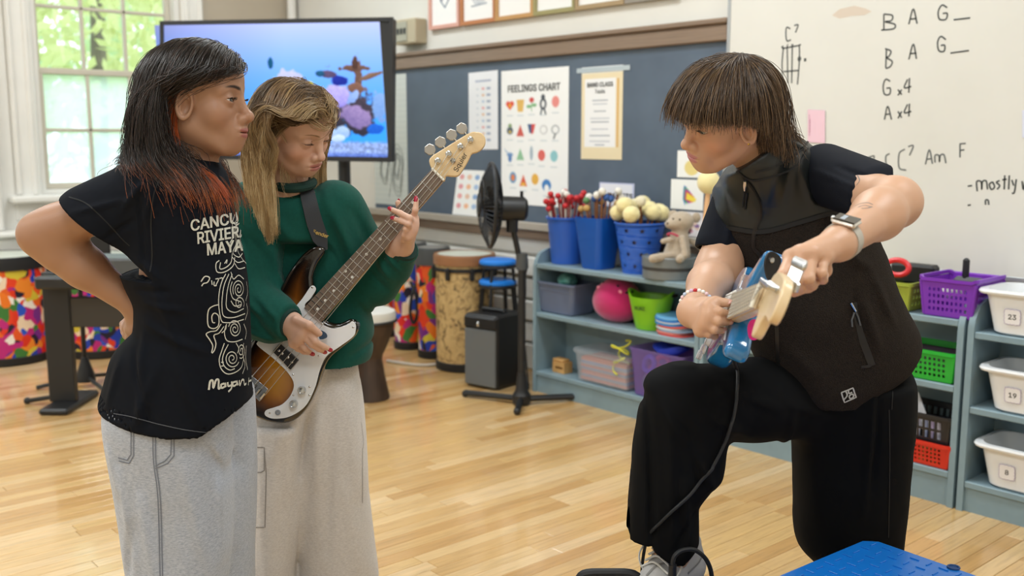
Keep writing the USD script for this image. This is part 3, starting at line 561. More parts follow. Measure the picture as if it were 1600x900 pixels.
sand = np.clip((V - 222 - 6 * (nz[..., 0] - .5)) / 5, 0, 1)[..., None]; img = img * (1 - sand) + (np.array([.62, .72, .95]) * (.62 + .6 * nz2)) * sand
sand = np.clip((V - 240 - 3 * (nz[..., 0] - .5)) / 5, 0, 1)[..., None]; img = img * (1 - .5 * sand) + np.array([.2, .32, .75]) * .5 * sand
m, c = painted(np.clip(img, 0, 1), o + ex * .008 + ey * .012, ex * .984, ey * .976)
put(tv, 'screen', m, vmat('screen_light', emit=0.84), smooth=False, col=c)
st = thing('television_stand', 'black rolling stand with two posts under the television', 'stand', (o + ex / 2) * (1, 1, 0))
c0 = o + ex * .5 - ez * .12; c0[2] = 0; pr = []
for q in (.18, .765):
    b0 = (o + ex * q - ez * .13) * (1, 1, 0); put(st, 'post', tube([b0 + (0, 0, .06), b0 + (0, 0, 1.7)], .034, 12), M_BLACK)
    put(st, 'foot', tube([b0 + ez * (1, 1, 0) * .3 + (0, 0, .05), b0 - ez * (1, 1, 0) * .3 + (0, 0, .05)], .025, 10), M_BLACK)
    for sg in (-.28, .28): put(st, 'caster', ball(b0 + ez * (1, 1, 0) * sg + (0, 0, .027), .027), M_BLACK)
put(st, 'crossbar', tube([(o + ex * .18 - ez * .13) * (1, 1, 0) + (0, 0, 1.3), (o + ex * .8 - ez * .13) * (1, 1, 0) + (0, 0, 1.3)], .03, 10), M_BLACK)
# ================================================================== bookshelves and what stands on them
M_SHELF = mat('blue_grey_paint', '7d939d', 0.45, color2='88a0aa', vscale=6, bump=0.05, bscale=25)
SY0, SY1 = -0.34, -0.115
def bookshelf(label, x0, x1, zs, top_side):
    t = thing('bookshelf', label, 'bookshelf', ((x0 + x1) / 2, -0.2, 0))
    side = Polygon([(SY0, 0), (SY1, 0), (SY1, top_side), (SY0 + .09, top_side), (SY0 + .035, top_side - .02), (SY0 + .008, top_side - .06), (SY0, top_side - .09)])
    for x in (x0, x1 - 0.022):
        m = extrude(side, 0.022); m.apply_transform(np.array([[0, 0, 1, x], [1, 0, 0, 0], [0, 1, 0, 0], [0, 0, 0, 1]], float)); put(t, 'side_panel', m, M_SHELF)
    for z in zs: put(t, 'shelf_board', bb((x0 + .022, SY0 + .003, z - .024), (x1 - .022, SY1, z), .003), M_SHELF)
    put(t, 'back_panel', bb((x0 + .022, SY1 - .008, 0.02), (x1 - .022, SY1, zs[0])), M_SHELF)
    put(t, 'kick_board', bb((x0 + .022, SY0 + .012, 0), (x1 - .022, SY0 + .03, zs[-1] - .024)), M_SHELF)
    return t
bookshelf('blue-grey low bookshelf under the chalkboard, nearest the fan', 2.975, 4.045, (.669, .418, .112), .74)
bookshelf('blue-grey low bookshelf behind the standing adult, holding the coloured baskets', 4.05, 5.192, (.675, .44, .128), .74)
bookshelf('blue-grey low bookshelf at the right edge, holding the white numbered tubs', 5.205, 6.3, (.642, .378, .11), .745)

def plast(name, c, **k): return mat('plastic_' + name, c, k.pop('rough', 0.35), **k)
def bucket_round(t, cx, cy, z, r0, r1, h, m):
    put(t, 'body', lathe([(0, 0), (r0, 0), (r0 + .004, .004), (r1, h), (r1 + .008, h + .002), (r1 + .008, h + .012), (r1 - .003, h + .012), (r0, .008), (0, .008)], 40, (cx, cy, z)), m)
def rect_ring(x, y, z, sx, sy, rad, n=8):
    p = []
    for cx, cy, a0 in ((sx - rad, sy - rad, 0), (-sx + rad, sy - rad, 90), (-sx + rad, -sy + rad, 180), (sx - rad, -sy + rad, 270)):
        for a in np.radians(np.linspace(a0, a0 + 90, n)): p.append((x + cx + rad * math.cos(a), y + cy + rad * math.sin(a), z))
    return np.array(p)
def tubshape(cx, cy, z, prof, rad=.03, asp=0.6, wave=None):
    "rounded rectangular vessel: profile of (half width, half depth, height)"
    rings = []
    for sx, sy, h in prof:
        r = rect_ring(cx, cy, z + h, sx, sy, min(rad, sx * .9, sy * .9))
        if wave is not None and h > prof[2][2] * .9: r = wave(r, sx, sy)
        rings.append(r)
    return loft(rings)
SB = -0.215
# --- three blue buckets with mallets
bk = thing('bucket', 'round blue bucket full of red-tipped mallets, left end of the shelf top', 'bucket', (3.12, SB, .669))
B1 = (W(885, 400, .215)[0], -0.215); bucket_round(bk, *B1, .669, .072, .098, .225, plast('blue', '2c62c4'))
bk = thing('bucket', 'square blue bucket without holes, between the other two blue buckets', 'bucket', (3.36, SB, .669))
B2 = (W(935, 400, .235)[0], -0.235); put(bk, 'body', tubshape(*B2, .669, [(.062, .062, 0), (.066, .066, .01), (.092, .092, .25), (.087, .087, .25), (.06, .06, .012), (.01, .01, .012)], .03), plast('blue_deep', '1256b0'))
bk = thing('bucket', 'tapered blue bucket with star-shaped holes holding yellow mallets', 'bucket', (3.62, SB, .669))
B3 = (W(999, 400, .205)[0], -0.205)
def starcut(poly, cx, cy, r): return poly.difference(Polygon([(cx + (r if k % 2 == 0 else r * .45) * math.sin(k * math.pi / 5), cy + (r if k % 2 == 0 else r * .45) * math.cos(k * math.pi / 5)) for k in range(10)]))
wall = sbox(0, 0, 1, 1); NST = 9
for i in range(NST):
    for q, fz in enumerate((.16, .40, .64, .87)):
        wall = wall.difference(Polygon([(((i + .5 * (q % 2)) / NST + .0) % 1.0 * .98 + .01 + (.023 if k % 2 == 0 else .010) * math.sin(k * math.pi / 5), fz + (.060 if k % 2 == 0 else .026) * math.cos(k * math.pi / 5)) for k in range(10)]))
wm = trimesh.creation.extrude_polygon(wall if wall.geom_type == 'Polygon' else max(wall.geoms, key=lambda g: g.area), 0.02, engine='earcut')
wm = wm.subdivide_to_size(0.03)
v = wm.vertices.copy(); a = v[:, 0] * 2 * np.pi + 2.4; rr = (.078 + .040 * v[:, 1]) - .15 * v[:, 2]
wm.vertices = np.column_stack([B3[0] + rr * np.cos(a), B3[1] + rr * np.sin(a), .669 + .235 * v[:, 1]])
put(bk, 'body', cat(wm, lathe([(0, 0), (.078, 0), (.078, .006), (0, .006)], 32, (*B3, .669))), plast('blue', '2c62c4')); put(bk, 'rim', tube([(B3[0] + .118 * math.cos(q), B3[1] + .118 * math.sin(q), .904) for q in np.linspace(0, 2 * np.pi, 40, endpoint=False)], .0045, 8, True), plast('blue', '2c62c4'))
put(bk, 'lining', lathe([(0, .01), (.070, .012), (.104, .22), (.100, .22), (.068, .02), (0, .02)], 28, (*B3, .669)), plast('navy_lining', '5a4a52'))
# mallets: one of each kind, then copies leaning every way
def mallet(head, hr, L, stick, label, shape=(1, 1, 1), fuzzy=False):
    t = thing('mallet', label, 'mallet')
    put(t, 'stick', tube([(0, 0, 0), (0, 0, L)], .0045, 8), stick, local=True)
    m = ball((0, 0, L), hr, 3 if fuzzy else 2, shape)
    if fuzzy: m.vertices += unit(m.vertices - (0, 0, L)) * (hr * .22 * (meshkit.fbm(m.vertices / hr * 1.6 + L * 90, 3, 2) - .5))[:, None]
    put(t, 'head', m, head, local=True); return t.GetPrim() if hasattr(t, 'GetPrim') else t
RED, WHT, YEL, NAVY = mat('mallet_red', 'c8252c', .5), mat('mallet_white', 'e9e4da', .7), mat('mallet_yarn', 'eee0a6', .95, bump=.5, bscale=240, sheen=.4), mat('mallet_navy', '2f5598', .6)
STK, STKR, STKW = mat('stick_wood', '8a5a3a', .5), mat('stick_red', '8c2a28', .5), mat('stick_white', 'e2dccd', .5)
def place_mallets(specs, base_xy, z, spread, lean, heights):
    for (src, lab, grp, n) in specs:
        for k in range(n):
            a, rr = R.uniform(0, 2 * np.pi), math.sqrt(R.uniform(0.05, 1)); dx, dy = rr * math.cos(a), rr * math.sin(a)
            tl_ = lean * rr * R.uniform(.7, 1.1); ax = np.degrees(-math.atan(tl_ * dy / max(rr, .1))) * 1.0; ay = np.degrees(math.atan(tl_ * dx / max(rr, .1)))
            loc = (base_xy[0] + spread * dx, base_xy[1] + spread * dy, z + R.uniform(0, .04))
            if src[1] is False:
                x = UsdGeom.Xform.Get(stage, src[0].GetPath()); ops = x.GetOrderedXformOps(); ops[0].Set(tuple(map(float, loc))); x.ClearXformOpOrder(); x.SetXformOpOrder([ops[0]]); x.AddRotateXYZOp().Set((float(ax), float(ay), 0.0)); src[1] = True
            else: dup(src[0], 'mallet', loc, (ax, ay, 0), label=lab, group=grp)
            if src[0].GetCustomDataByKey('group') is None: src[0].SetCustomDataByKey('group', grp)
def srcof(*a, **k): return [mallet(*a, **k), False]
L1 = 'red-headed wooden mallet standing in the round blue bucket'; L2 = 'white-headed mallet standing in the round blue bucket'
place_mallets([(srcof(RED, .0155, .31, STKR, L1), L1, 'red mallets in the round bucket', 13), (srcof(RED, .0145, .27, STKW, 'red-headed mallet with a white stick in the round blue bucket'), 'red-headed mallet with a white stick in the round blue bucket', 'white-stick red mallets in the round bucket', 12),
               (srcof(WHT, .016, .325, STKR, L2), L2, 'white mallets in the round bucket', 5)], B1, .681, .030, .30, None)
L3, L4, L5 = 'navy-headed mallet standing in the square blue bucket', 'white-headed mallet standing in the square blue bucket', 'tan wooden-headed mallet standing in the square blue bucket'
place_mallets([(srcof(NAVY, .0175, .295, STK, L3), L3, 'navy mallets in the square bucket', 6), (srcof(WHT, .019, .325, STK, L4), L4, 'white mallets in the square bucket', 6), (srcof(mat('mallet_tan', 'c09a5a', .6), .0165, .275, STK, L5), L5, 'tan mallets in the square bucket', 5), (srcof(mat('mallet_green', '5d8a5a', .6), .016, .30, STKR, 'green-headed mallet standing in the square blue bucket'), 'green-headed mallet standing in the square blue bucket', None, 1)], B2, .685, .045, .20, None)
L6 = 'large yellow yarn mallet standing in the star-holed blue bucket'
place_mallets([(srcof(YEL, .041, .265, STK, L6, (1, 1, .95), True), L6, 'yellow yarn mallets', 9)], B3, .69, .05, .30, None)
L7 = 'cream yarn mallet with a nub, standing in the star-holed blue bucket'
place_mallets([(srcof(mat('mallet_cream', 'e6ddc0', .95, bump=.4, bscale=200), .024, .29, STK, L7, (1, 1, 1.1), True), L7, 'cream yarn mallets', 3)], B3, .69, .04, .25, None)
# tall pole mallet in front
pm = thing('pole_mallet', 'long wooden pole with a large yellow yarn head, leaning beside the adult', 'mallet', (3.86, -0.30, .672))
p0, p1 = W(1094, 432, .31), W(1107, 292, .22); put(pm, 'pole', tube([p0, p1], .011, 12), mat('pole_wood', 'd8a876', .5)); put(pm, 'head', ball(p1 + (0.0, 0, .02), .05, 3, (1, 1, 1.05)), YEL)
# grey tin with plush on it
tn = thing('tin', 'round grey tin with a dark band, under the plush monkey', 'tin', (3.83, -.24, .669)); TX, TY = W(1047, 420, .23)[0], -.23
put(tn, 'body', lathe([(0, 0), (.122, 0), (.126, .004), (.126, .042), (.119, .044), (.119, .052), (0, .052)], 48, (TX, TY, .669)), mat('tin_grey', '7d8384', .4, metal=.3)); put(tn, 'band', lathe([(.120, .040), (.1275, .042), (.1275, .056), (.120, .058)], 48, (TX, TY, .669)), mat('band_dark', '3c3a38', .5))
put(tn, 'lid', lathe([(0, .053), (.123, .053), (.129, .057), (.129, .098), (.125, .102), (.122, .096), (0, .094)], 48, (TX, TY, .669)), mat('tin_grey', '7d8384', .4, metal=.3))
# --- middle shelf
def openbox(cx, cy, z, sx0, sy0, sx1, sy1, h, t=.004, rad=.02, lip=.008):
    return tubshape(cx, cy, z, [(sx0 * .9, sy0 * .9, 0), (sx0, sy0, .006), (sx1 * .97 + sx0 * .03, sy1 * .97 + sy0 * .03, h - .012), (sx1 + lip, sy1 + lip, h - .010), (sx1 + lip, sy1 + lip, h), (sx1 - t, sy1 - t, h), (sx0 - t, sy0 - t, .01), (.005, .005, .01)], rad)
gx = W(886, 470, .22)[0]
g = thing('storage_bin', 'grey-blue plastic storage bin on the middle shelf', 'bin', (gx, -.22, .418)); put(g, 'body', openbox(gx, -.222, .418, .118, .085, .142, .1, .16, rad=.025), plast('greyblue', '66718a')); put(g, 'rib', tubshape(gx, -.222, .418, [(.134, .096, .118), (.137, .099, .12), (.137, .099, .126), (.134, .096, .128)], .025), plast('greyblue', '66718a'))
cx = W(886, 436, .2)[0]; sb = ball((cx, -.2, .575), 1, 3, (.052, .05, .042)); sb.vertices += unit(sb.vertices - (cx, -.2, .575)) * (.014 * (meshkit.fbm(sb.vertices * 40, 3) - .5))[:, None]
single('foil_bag', sb, mat('teal_foil', '4fa9a0', .3, color2='9fd8cf', vscale=30, metal=.3), 'crumpled teal foil bag lying in the grey-blue bin', 'bag')
# pink plush
px_ = W(966, 478, .21)[0]; pk = thing('plush_toy', 'round magenta plush toy on the middle shelf', 'plush toy', (px_, -.21, .418))
m = ball((px_, -.215, .525), 1, 4, (.138, .105, .112)); v = m.vertices; h = (v[:, 2] - .418) / .22; v[:, 0] = px_ + (v[:, 0] - px_) * (1.08 - .33 * np.clip(h, 0, 1) ** 1.5) ; v[:, 2] = np.maximum(v[:, 2], .4182 ); m.vertices = v
put(pk, 'body', m, mat('magenta_plush', 'c01462', .9, bump=.3, bscale=260, sheen=.5))
for u, v_, c, r in ((943, 441, 'black_felt', .009), (965, 447, 'black_felt', .009), (935, 449, 'pink_felt', .011), (969, 456, 'pink_felt', .012)):
    rr = ray(u, v_); loc, _, _ = m.ray.intersects_location([CAM], [rr]); q = loc[np.argmin(np.linalg.norm(loc - CAM, axis=1))] if len(loc) else W(u, v_, .3)
    put(pk, 'eye' if 'black' in c else 'cheek_patch', ball(q, r, 2, (1, .45, .8)), mat(c, '221a20' if 'black' in c else 'f08fa6', .8))
# green tub
gx = W(1017, 500, .235)[0]; g = thing('tub', 'lime green flexible tub with two handle openings, on the middle shelf', 'tub', (gx, -.235, .418))
rings = []
for r, h in [(.062, 0), (.066, .004), (.072, .03), (.098, .135), (.101, .155), (.095, .155), (.068, .03), (.06, .008), (.004, .008)]:
    a = np.linspace(0, 2 * np.pi, 48, endpoint=False); lift = (h > .13) * .028 * np.clip(np.abs(np.cos(a - .4)) - .75, 0, 1) / .25
    rings.append(np.column_stack([gx + r * 1.12 * np.cos(a), -.235 + r * np.sin(a), .418 + h + lift]))
put(g, 'body', loft(rings), plast('lime', '7fc21a'))
for a in (.4, .4 + np.pi): put(g, 'handle_opening', ball((gx + .112 * math.cos(a), -.235 + .10 * math.sin(a), .418 + .163), 1, 2, (.008, .03, .008)), mat('hole_dark', '2e1a18', .8))
put(g, 'printed_label', text_on('RUBZ', .016, (gx - .01, -.338, .418 + .10), (1, .12, .02), (.03, -.2, 1), .0012, True), mat('label_ink', '1e3a1e', .6), smooth=False)
# stack of foam sheets
fx = W(1062, 520, .22)[0]
for k, (c, dx, w) in enumerate([('d8504c', .01, .09), ('e2867c', .0, .088), ('9aa9c0', .012, .09), ('d5d9e0', -.004, .086), ('d05a50', .006, .088), ('2b86c8', -.012, .084), ('b7c4d6', -.01, .084), ('2f7fd0', -.016, .08), ('6fb0e0', -.012, .078)]):
    g_ = np.linspace(-1, 1, 9); ring = []
    a = np.linspace(0, 2 * np.pi, 28, endpoint=False); pr = np.column_stack([fx + dx + w * np.sign(np.cos(a)) * np.abs(np.cos(a)) ** .7, -.235 + .085 * np.sign(np.sin(a)) * np.abs(np.sin(a)) ** .7])
    bend = .012 * ((pr[:, 0] - fx) / .09) ** 2 * (k / 8)
    z0 = .4185 + .0088 * k
    single('foam_mat', loft([np.column_stack([pr, z0 + bend]), np.column_stack([pr, z0 + bend + .007])]), mat('foam_' + c, c, .7), f'{["red bottom", "salmon", "slate grey", "pale grey", "brick red", "blue", "light grey-blue", "bright blue", "sky blue top"][k]} foam mat in the stack beside the green tub', 'foam mat')
# --- bottom shelf
wx = W(881, 575, .25)[0]; w = thing('wooden_block', 'small pale wooden percussion block on the bottom shelf', 'block', (wx, -.25, .112))
put(w, 'body', extrude(sbox(-.042, -.028, .042, .028).difference(sbox(-.022, -.008, .03, .004)), .06).apply_transform(np.array([[1, 0, 0, wx], [0, 0, 1, -.29], [0, 1, 0, .141], [0, 0, 0, 1]], float)), mat('pale_wood', 'c89a5e', .5, var=.1, vscale=12)); put(w, 'top_bar', bb((wx - .05, -.285, .169), (wx + .03, -.235, .182), .004), mat('pale_wood', 'c89a5e', .5))
M_CLEAR = usdkit.material(stage, '/World/Looks/clear_plastic', {'t': ('transparent_bsdf', {'color': (0.96, 0.97, 0.98)}), 'd': ('principled_bsdf', {'base_color': (0.75, 0.78, 0.82), 'roughness': 0.25}), 'x': ('mix_closure', {'fac': 0.16})}, [('t.BSDF', 'x.closure1'), ('d.BSDF', 'x.closure2')], surface='x.closure')
M_LILAC = usdkit.material(stage, '/World/Looks/lilac_plastic', {'t': ('transparent_bsdf', {'color': (0.78, 0.66, 0.92)}), 'd': ('principled_bsdf', {'base_color': (0.48, 0.36, 0.72), 'roughness': 0.25}), 'x': ('mix_closure', {'fac': 0.22})}, [('t.BSDF', 'x.closure1'), ('d.BSDF', 'x.closure2')], surface='x.closure')
bx_ = (W(897, 600, .30)[0] + W(985, 600, .30)[0]) / 2 + .02
b = thing('clear_box', 'clear plastic box with a lid full of pink and grey paper, on the bottom shelf', 'box', (bx_, -.235, .112))
put(b, 'body', openbox(bx_, -.24, .112, .165, .084, .178, .092, .15, .002, .018, .004), M_CLEAR); put(b, 'lid', tubshape(bx_, -.24, .112, [(.185, .1, .145), (.187, .102, .148), (.187, .102, .16), (.182, .097, .166), (.14, .06, .166), (.138, .058, .162), (.01, .01, .162)], .02), M_CLEAR)
zz = .123; k = 0
while zz < .235:
    h = R.uniform(.005, .012); single('paper_stack', bb((bx_ - .15 + R.uniform(-.006, .006), -.31, zz), (bx_ + .15 + R.uniform(-.006, .006), -.175, zz + h - .0006)), mat('paper_' + ['salmon', 'rose', 'grey', 'blue'][k % 4], ['d99a8c', 'cf8478', 'a9a6ae', '8f9cc0'][k % 4], .8), f'thin {["salmon", "rose", "grey", "bluish"][k % 4]} paper stack inside the clear lidded box', 'paper', group=f'{["salmon", "rose", "grey", "bluish"][k % 4]} papers in the clear box'); zz += h; k += 1
lx = W(1036, 580, .24)[0] + .03
l = thing('lilac_bin', 'translucent lilac plastic bin of coloured rings on the bottom shelf', 'bin', (lx, -.235, .112)); put(l, 'body', openbox(lx, -.238, .112, .14, .082, .16, .094, .225, .002, .02, .006), M_LILAC)
for k, (dx, dz, c, r) in enumerate([(-.06, .08, 'd8404a', .05), (-.03, .13, 'e2605a', .045), (.05, .10, '6a4ac0', .055), (-.09, .05, '3fae5a', .04), (.09, .06, '3a5ac8', .045), (.02, .05, 'e08a3a', .04), (-.1, .13, '5a6ad0', .035)]):
    single('toy_ring', place(tube([(r * math.cos(q), r * math.sin(q), 0) for q in np.linspace(0, 2 * np.pi, 28, endpoint=False)], .012, 8, True), (lx + dx, -.245 + .012 * (k % 3 - 1), .112 + dz + .012), frame((.15 * (k % 3 - 1), -1, .25))), plast('ring_' + c, c), f'{["red", "coral", "violet", "green", "blue", "orange", "periwinkle"][k]} plastic ring inside the translucent lilac bin', 'ring')
single('blue_scarf', loft([np.column_stack([lx + .02 + (.10 - .02 * abs(k)) * np.cos(a) + .01 * k, np.full(24, -.24) + (.07) * np.sin(a), .345 + .014 * k + .012 * np.cos(2 * a + k)]) for k in (-1, 0, 1) for a in [np.linspace(0, 2 * np.pi, 24, endpoint=False)]]), mat('blue_cloth', '2440c0', .6), 'bright blue cloth lying on top of the lilac bin', 'cloth')
nx = W(985, 540, .25)[0]; nt = [(nx + .04 * math.sin(q * 2.1) - .01, -.30 + .03 * math.cos(q * 1.3), .345 - .012 * q + .012 * math.sin(3 * q)) for q in np.linspace(0, 12, 60)]
single('yellow_net', tube(nt, .0045, 6), mat('yellow_mesh', 'd6d23c', .6), 'tangled yellow mesh strap hanging over the clear box', 'net')

# ---------------------------------------------------------------- perforated baskets on the second bookshelf
def basket(name, label, x0, x1, y0, y1, z, h, color, nx, nz, taper=.018, hole=.62, slots=False, rim_up=0.0):
    t = thing(name, label, 'basket', ((x0 + x1) / 2, (y0 + y1) / 2, z)); m = plast(name, color)
    def panel(L, Lb, n, nz):
        p = Polygon([(-Lb / 2, 0), (Lb / 2, 0), (L / 2, h), (-L / 2, h)]); cw, ch = Lb * .84 / n, h * .74 / nz; H = []
        for i in range(n):
            for j in range(nz):
                c = (-Lb * .42 + cw * (i + .5), h * .10 + ch * (j + .5)); H.append(sbox(c[0] - cw * hole / 2, c[1] - ch * (hole + .1 * slots) / 2, c[0] + cw * hole / 2, c[1] + ch * (hole + .1 * slots) / 2))
        p = p.difference(unary_union(H)); return trimesh.creation.extrude_polygon(p, .003, engine='earcut')
    xs, ys = x1 - x0, y1 - y0; cx, cy = (x0 + x1) / 2, (y0 + y1) / 2; tilt = math.atan2(taper, h)
    for k in range(4):
        L = xs if k % 2 == 0 else ys; n = nx if k % 2 == 0 else max(3, int(nx * ys / xs))
        q = panel(L, L - 2 * taper, n, nz); a = k * math.pi / 2; dist = (ys if k % 2 == 0 else xs) / 2 - taper
        q.apply_transform(trimesh.transformations.rotation_matrix(math.pi / 2 + tilt, [1, 0, 0])); q.apply_translation((0, -dist, 0)); q.apply_transform(trimesh.transformations.rotation_matrix(a, [0, 0, 1])); q.apply_translation((cx, cy, z + .004)); put(t, 'side_wall', q, m, smooth=False)
    put(t, 'floor_plate', bb((x0 + taper, y0 + taper, z), (x1 - taper, y1 - taper, z + .005)), m)
    put(t, 'corner_post', cat(*[tube([(cx + sx * (xs / 2 - taper), cy + sy * (ys / 2 - taper), z + .006), (cx + sx * xs / 2, cy + sy * ys / 2, z + h)], .006, 6) for sx in (-1, 1) for sy in (-1, 1)]), m, kind='stuff')
    r0 = [rect_ring(cx, cy, z + h + dz, xs / 2 + d, ys / 2 + d, .02, 6) for d, dz in ((.0, -.006), (.009, -.006), (.009, .006), (.0, .006))]
    def up(r): q = r.copy(); q[:, 2] += rim_up * np.clip((np.abs(q[:, 0] - cx) - xs * .38) / (xs * .12), 0, 1); return q
    put(t, 'rim', loft([up(x) for x in r0 + r0[:1]], cap=False), m); return t
pa, pb = W(1416, 480, .335)[0], W(1497, 492, .335)[0]
basket('purple_basket', 'purple plastic basket with square holes on top of the second bookshelf', 5.03 - .005, 5.19 + .03, -.335, -.075 - .04, .676, .125, '7a2fb4', 9, 4, .012, .55, rim_up=.012)
basket('green_basket', 'bright green plastic basket on the middle shelf of the second bookshelf', 4.90, 5.165, -.335, -.13, .441, .105, '1fae34', 12, 4, .012, .55)
basket('black_basket', 'black slotted basket holding white paper, stacked on the red basket', 4.90, 5.165, -.335, -.13, .129 + .085, .10, '202024', 9, 2, .012, .66, True)
basket('red_basket', 'red plastic basket at the bottom of the second bookshelf, under the black one', 4.90, 5.17, -.338, -.13, .129, .085, 'd8301e', 14, 4, .012, .55)
basket('olive_basket', 'olive yellow basket mostly hidden behind the adult, left of the purple basket', 4.72, 4.985, -.335, -.12, .676, .10, '9aa83a', 9, 3, .012, .5)
single('cloth_bundle', bb((4.925, -.31, .45), (5.145, -.15, .535), .01), mat('dark_fill', '4a3a48', .8), 'dark cloth bundle filling the green basket', 'cloth')
single('white_paper', loft([np.array([(4.91, -.25, .235), (5.06, -.25, .235), (4.985, -.22, .36), (4.92, -.22, .395)]), np.array([(4.91, -.247, .235), (5.06, -.247, .235), (4.985, -.217, .36), (4.92, -.217, .395)])]), mat('white_sheet', 'f0f0f4', .7), 'folded white paper standing in the black basket', 'paper', smooth=False)
for k in range(9): single('marker_pen', tube([(4.925 + .026 * k, -.30 + .01 * (k % 2), .222), (4.925 + .026 * k, -.296, .30)], .0085, 8), mat('pen_' + str(k % 3), ['c9b8d8', 'e2dde8', 'b8c4e0'][k % 3], .4), 'pale marker pen standing in the black slotted basket', 'pen', group='marker pens in the black basket')
for k in range(6): single('crayon_box', bb((4.925 + .038 * k, -.30, .136), (4.955 + .038 * k, -.2, .185)), mat('red_fill_' + str(k % 3), ['b8b060', '6a8a50', '8a4030'][k % 3], .7), f'{["tan", "green", "brown"][k % 3]} small box in the red basket, {["first", "second", "third", "fourth", "fifth", "sixth"][k]} from the left', 'box')
single('white_cup', place(lathe([(0, 0), (.028, 0), (.03, .06), (.0, .06)], 20), (5.06, -.22, .75), frame((1, .2, .35))), mat('cup_white', 'e8e4de', .5), 'white paper cup lying in the purple basket', 'cup')
gun = thing('glue_gun', 'dark grey hand tool sticking up out of the purple basket', 'tool', (5.13, -.22, .75)); put(gun, 'body', bx((5.14, -.21, .785), (.11, .035, .05), .012), mat('tool_grey', '4c4e50', .5)); put(gun, 'grip', bx((5.125, -.21, .835), (.024, .02, .085), .008), M_BLACK)
hp = thing('scissors', 'red looped handle on top of the bookshelf, just right of the adult', 'scissors', (4.885, -.2, .676)); c = W(1402, 418, .28); put(hp, 'handle_loop', place(tube([(.04 * math.cos(q), .028 * math.sin(q), 0) for q in np.linspace(0, 2 * np.pi, 26, endpoint=False)], .0105, 8, True), c, frame((.3, -1, .3))), plast('red', 'd8282e')); put(hp, 'blade', tube([c + (-.03, 0, -.02), c + (-.06, .03, -.12)], .006, 8), M_CHROME)
single('black_case', bx((W(1430, 414, .15)[0], -.15, .795), (.17, .06, .075), .01), M_BLACK, 'black case standing behind the purple basket', 'case')
single('storage_box', bb((4.87, -.19, .676), (5.02, -.117, .757), .004), mat('dark_book', '3a3c44', .6), 'dark box under the black case, behind the purple basket', 'box')
pp_ = W(1216, 684, .25)
for k in range(5): single('loose_paper', bx((pp_[0] - .02 * k, -.24 - .01 * (k % 2), .1305 + .0065 * k), (.16 - .01 * k, .13, .006), 0, .2 * (k % 3 - 1)), mat('loose_' + str(k % 3), ['e2dcd8', 'c98a70', 'b8a8a0'][k % 3], .8), f'{["cream bottom", "rust second", "taupe middle", "cream fourth", "rust top"][k]} sheet of the loose pile seen between the legs of the adult', 'paper')

# ---------------------------------------------------------------- white numbered tubs
def numbered_tub(num, cx, z, word):
    t = thing('white_tub', f'white plastic tub labelled {num}, on the {word} shelf at the right edge', 'tub', (cx, -.235, z)); cy = -.232
    prof = [(.125, .085, 0), (.137, .094, .008), (.160, .108, .125), (.164, .112, .135), (.180, .127, .138), (.183, .130, .145), (.180, .127, .152), (.160, .108, .152), (.134, .09, .014), (.01, .01, .012)]
    rings = [rect_ring(cx, cy, z + h, sx, sy, .05, 8) for sx, sy, h in prof]
    for k, (sx, sy, h) in enumerate(prof):
        if h >= .135: rings[k][:, 2] += .014 * np.exp(-((rings[k][:, 1] - cy) / .045) ** 2 ) * (np.abs(rings[k][:, 0] - cx) > sx * .8)
    put(t, 'body', loft(rings), plast('white', 'eef0f2', rough=.3))
    # label: scalloped card on the front, following the slope of the wall
    sl = math.atan2(.014, .117); ey = np.array([0, -math.sin(sl), math.cos(sl)]); yf = cy - .094 - .014 * .5 - .0025
    o = np.array([cx - .06, yf, z + .066]); a = np.linspace(0, 2 * np.pi, 96, endpoint=False); w = .027
    sq = np.stack([np.clip(1.25 * np.cos(a), -1, 1), np.clip(1.25 * np.sin(a), -1, 1)], 1) * (w * (1 + .045 * np.cos(16 * a)))[:, None]
    RT_ = np.stack([EX, ey, np.cross(EX, ey)], 1)
    put(t, 'label_border', place(extrude(Polygon(sq), .001), o, RT_), mat('border_lilac', 'b9aecb' if num != '19' else 'a9b4d8', .6), smooth=False); put(t, 'label_card', place(extrude(Polygon(sq * .93), .0012), o, RT_), mat('label_white', 'f4f2f4', .6), smooth=False)
    m = text_on(num, .0165, o - ey * .008 + np.cross(EX, ey) * .0011, EX, ey, .0006, True, center=0.0); put(t, 'label_number', m, M_INK, smooth=False)
    return t
C0 = 5.225 + .183
for num, z, w, dx in (('23', .643, 'top', .0), ('19', .379, 'middle', .02), ('8', .111, 'bottom', .02)):
    numbered_tub(num, C0 + dx, z, w)
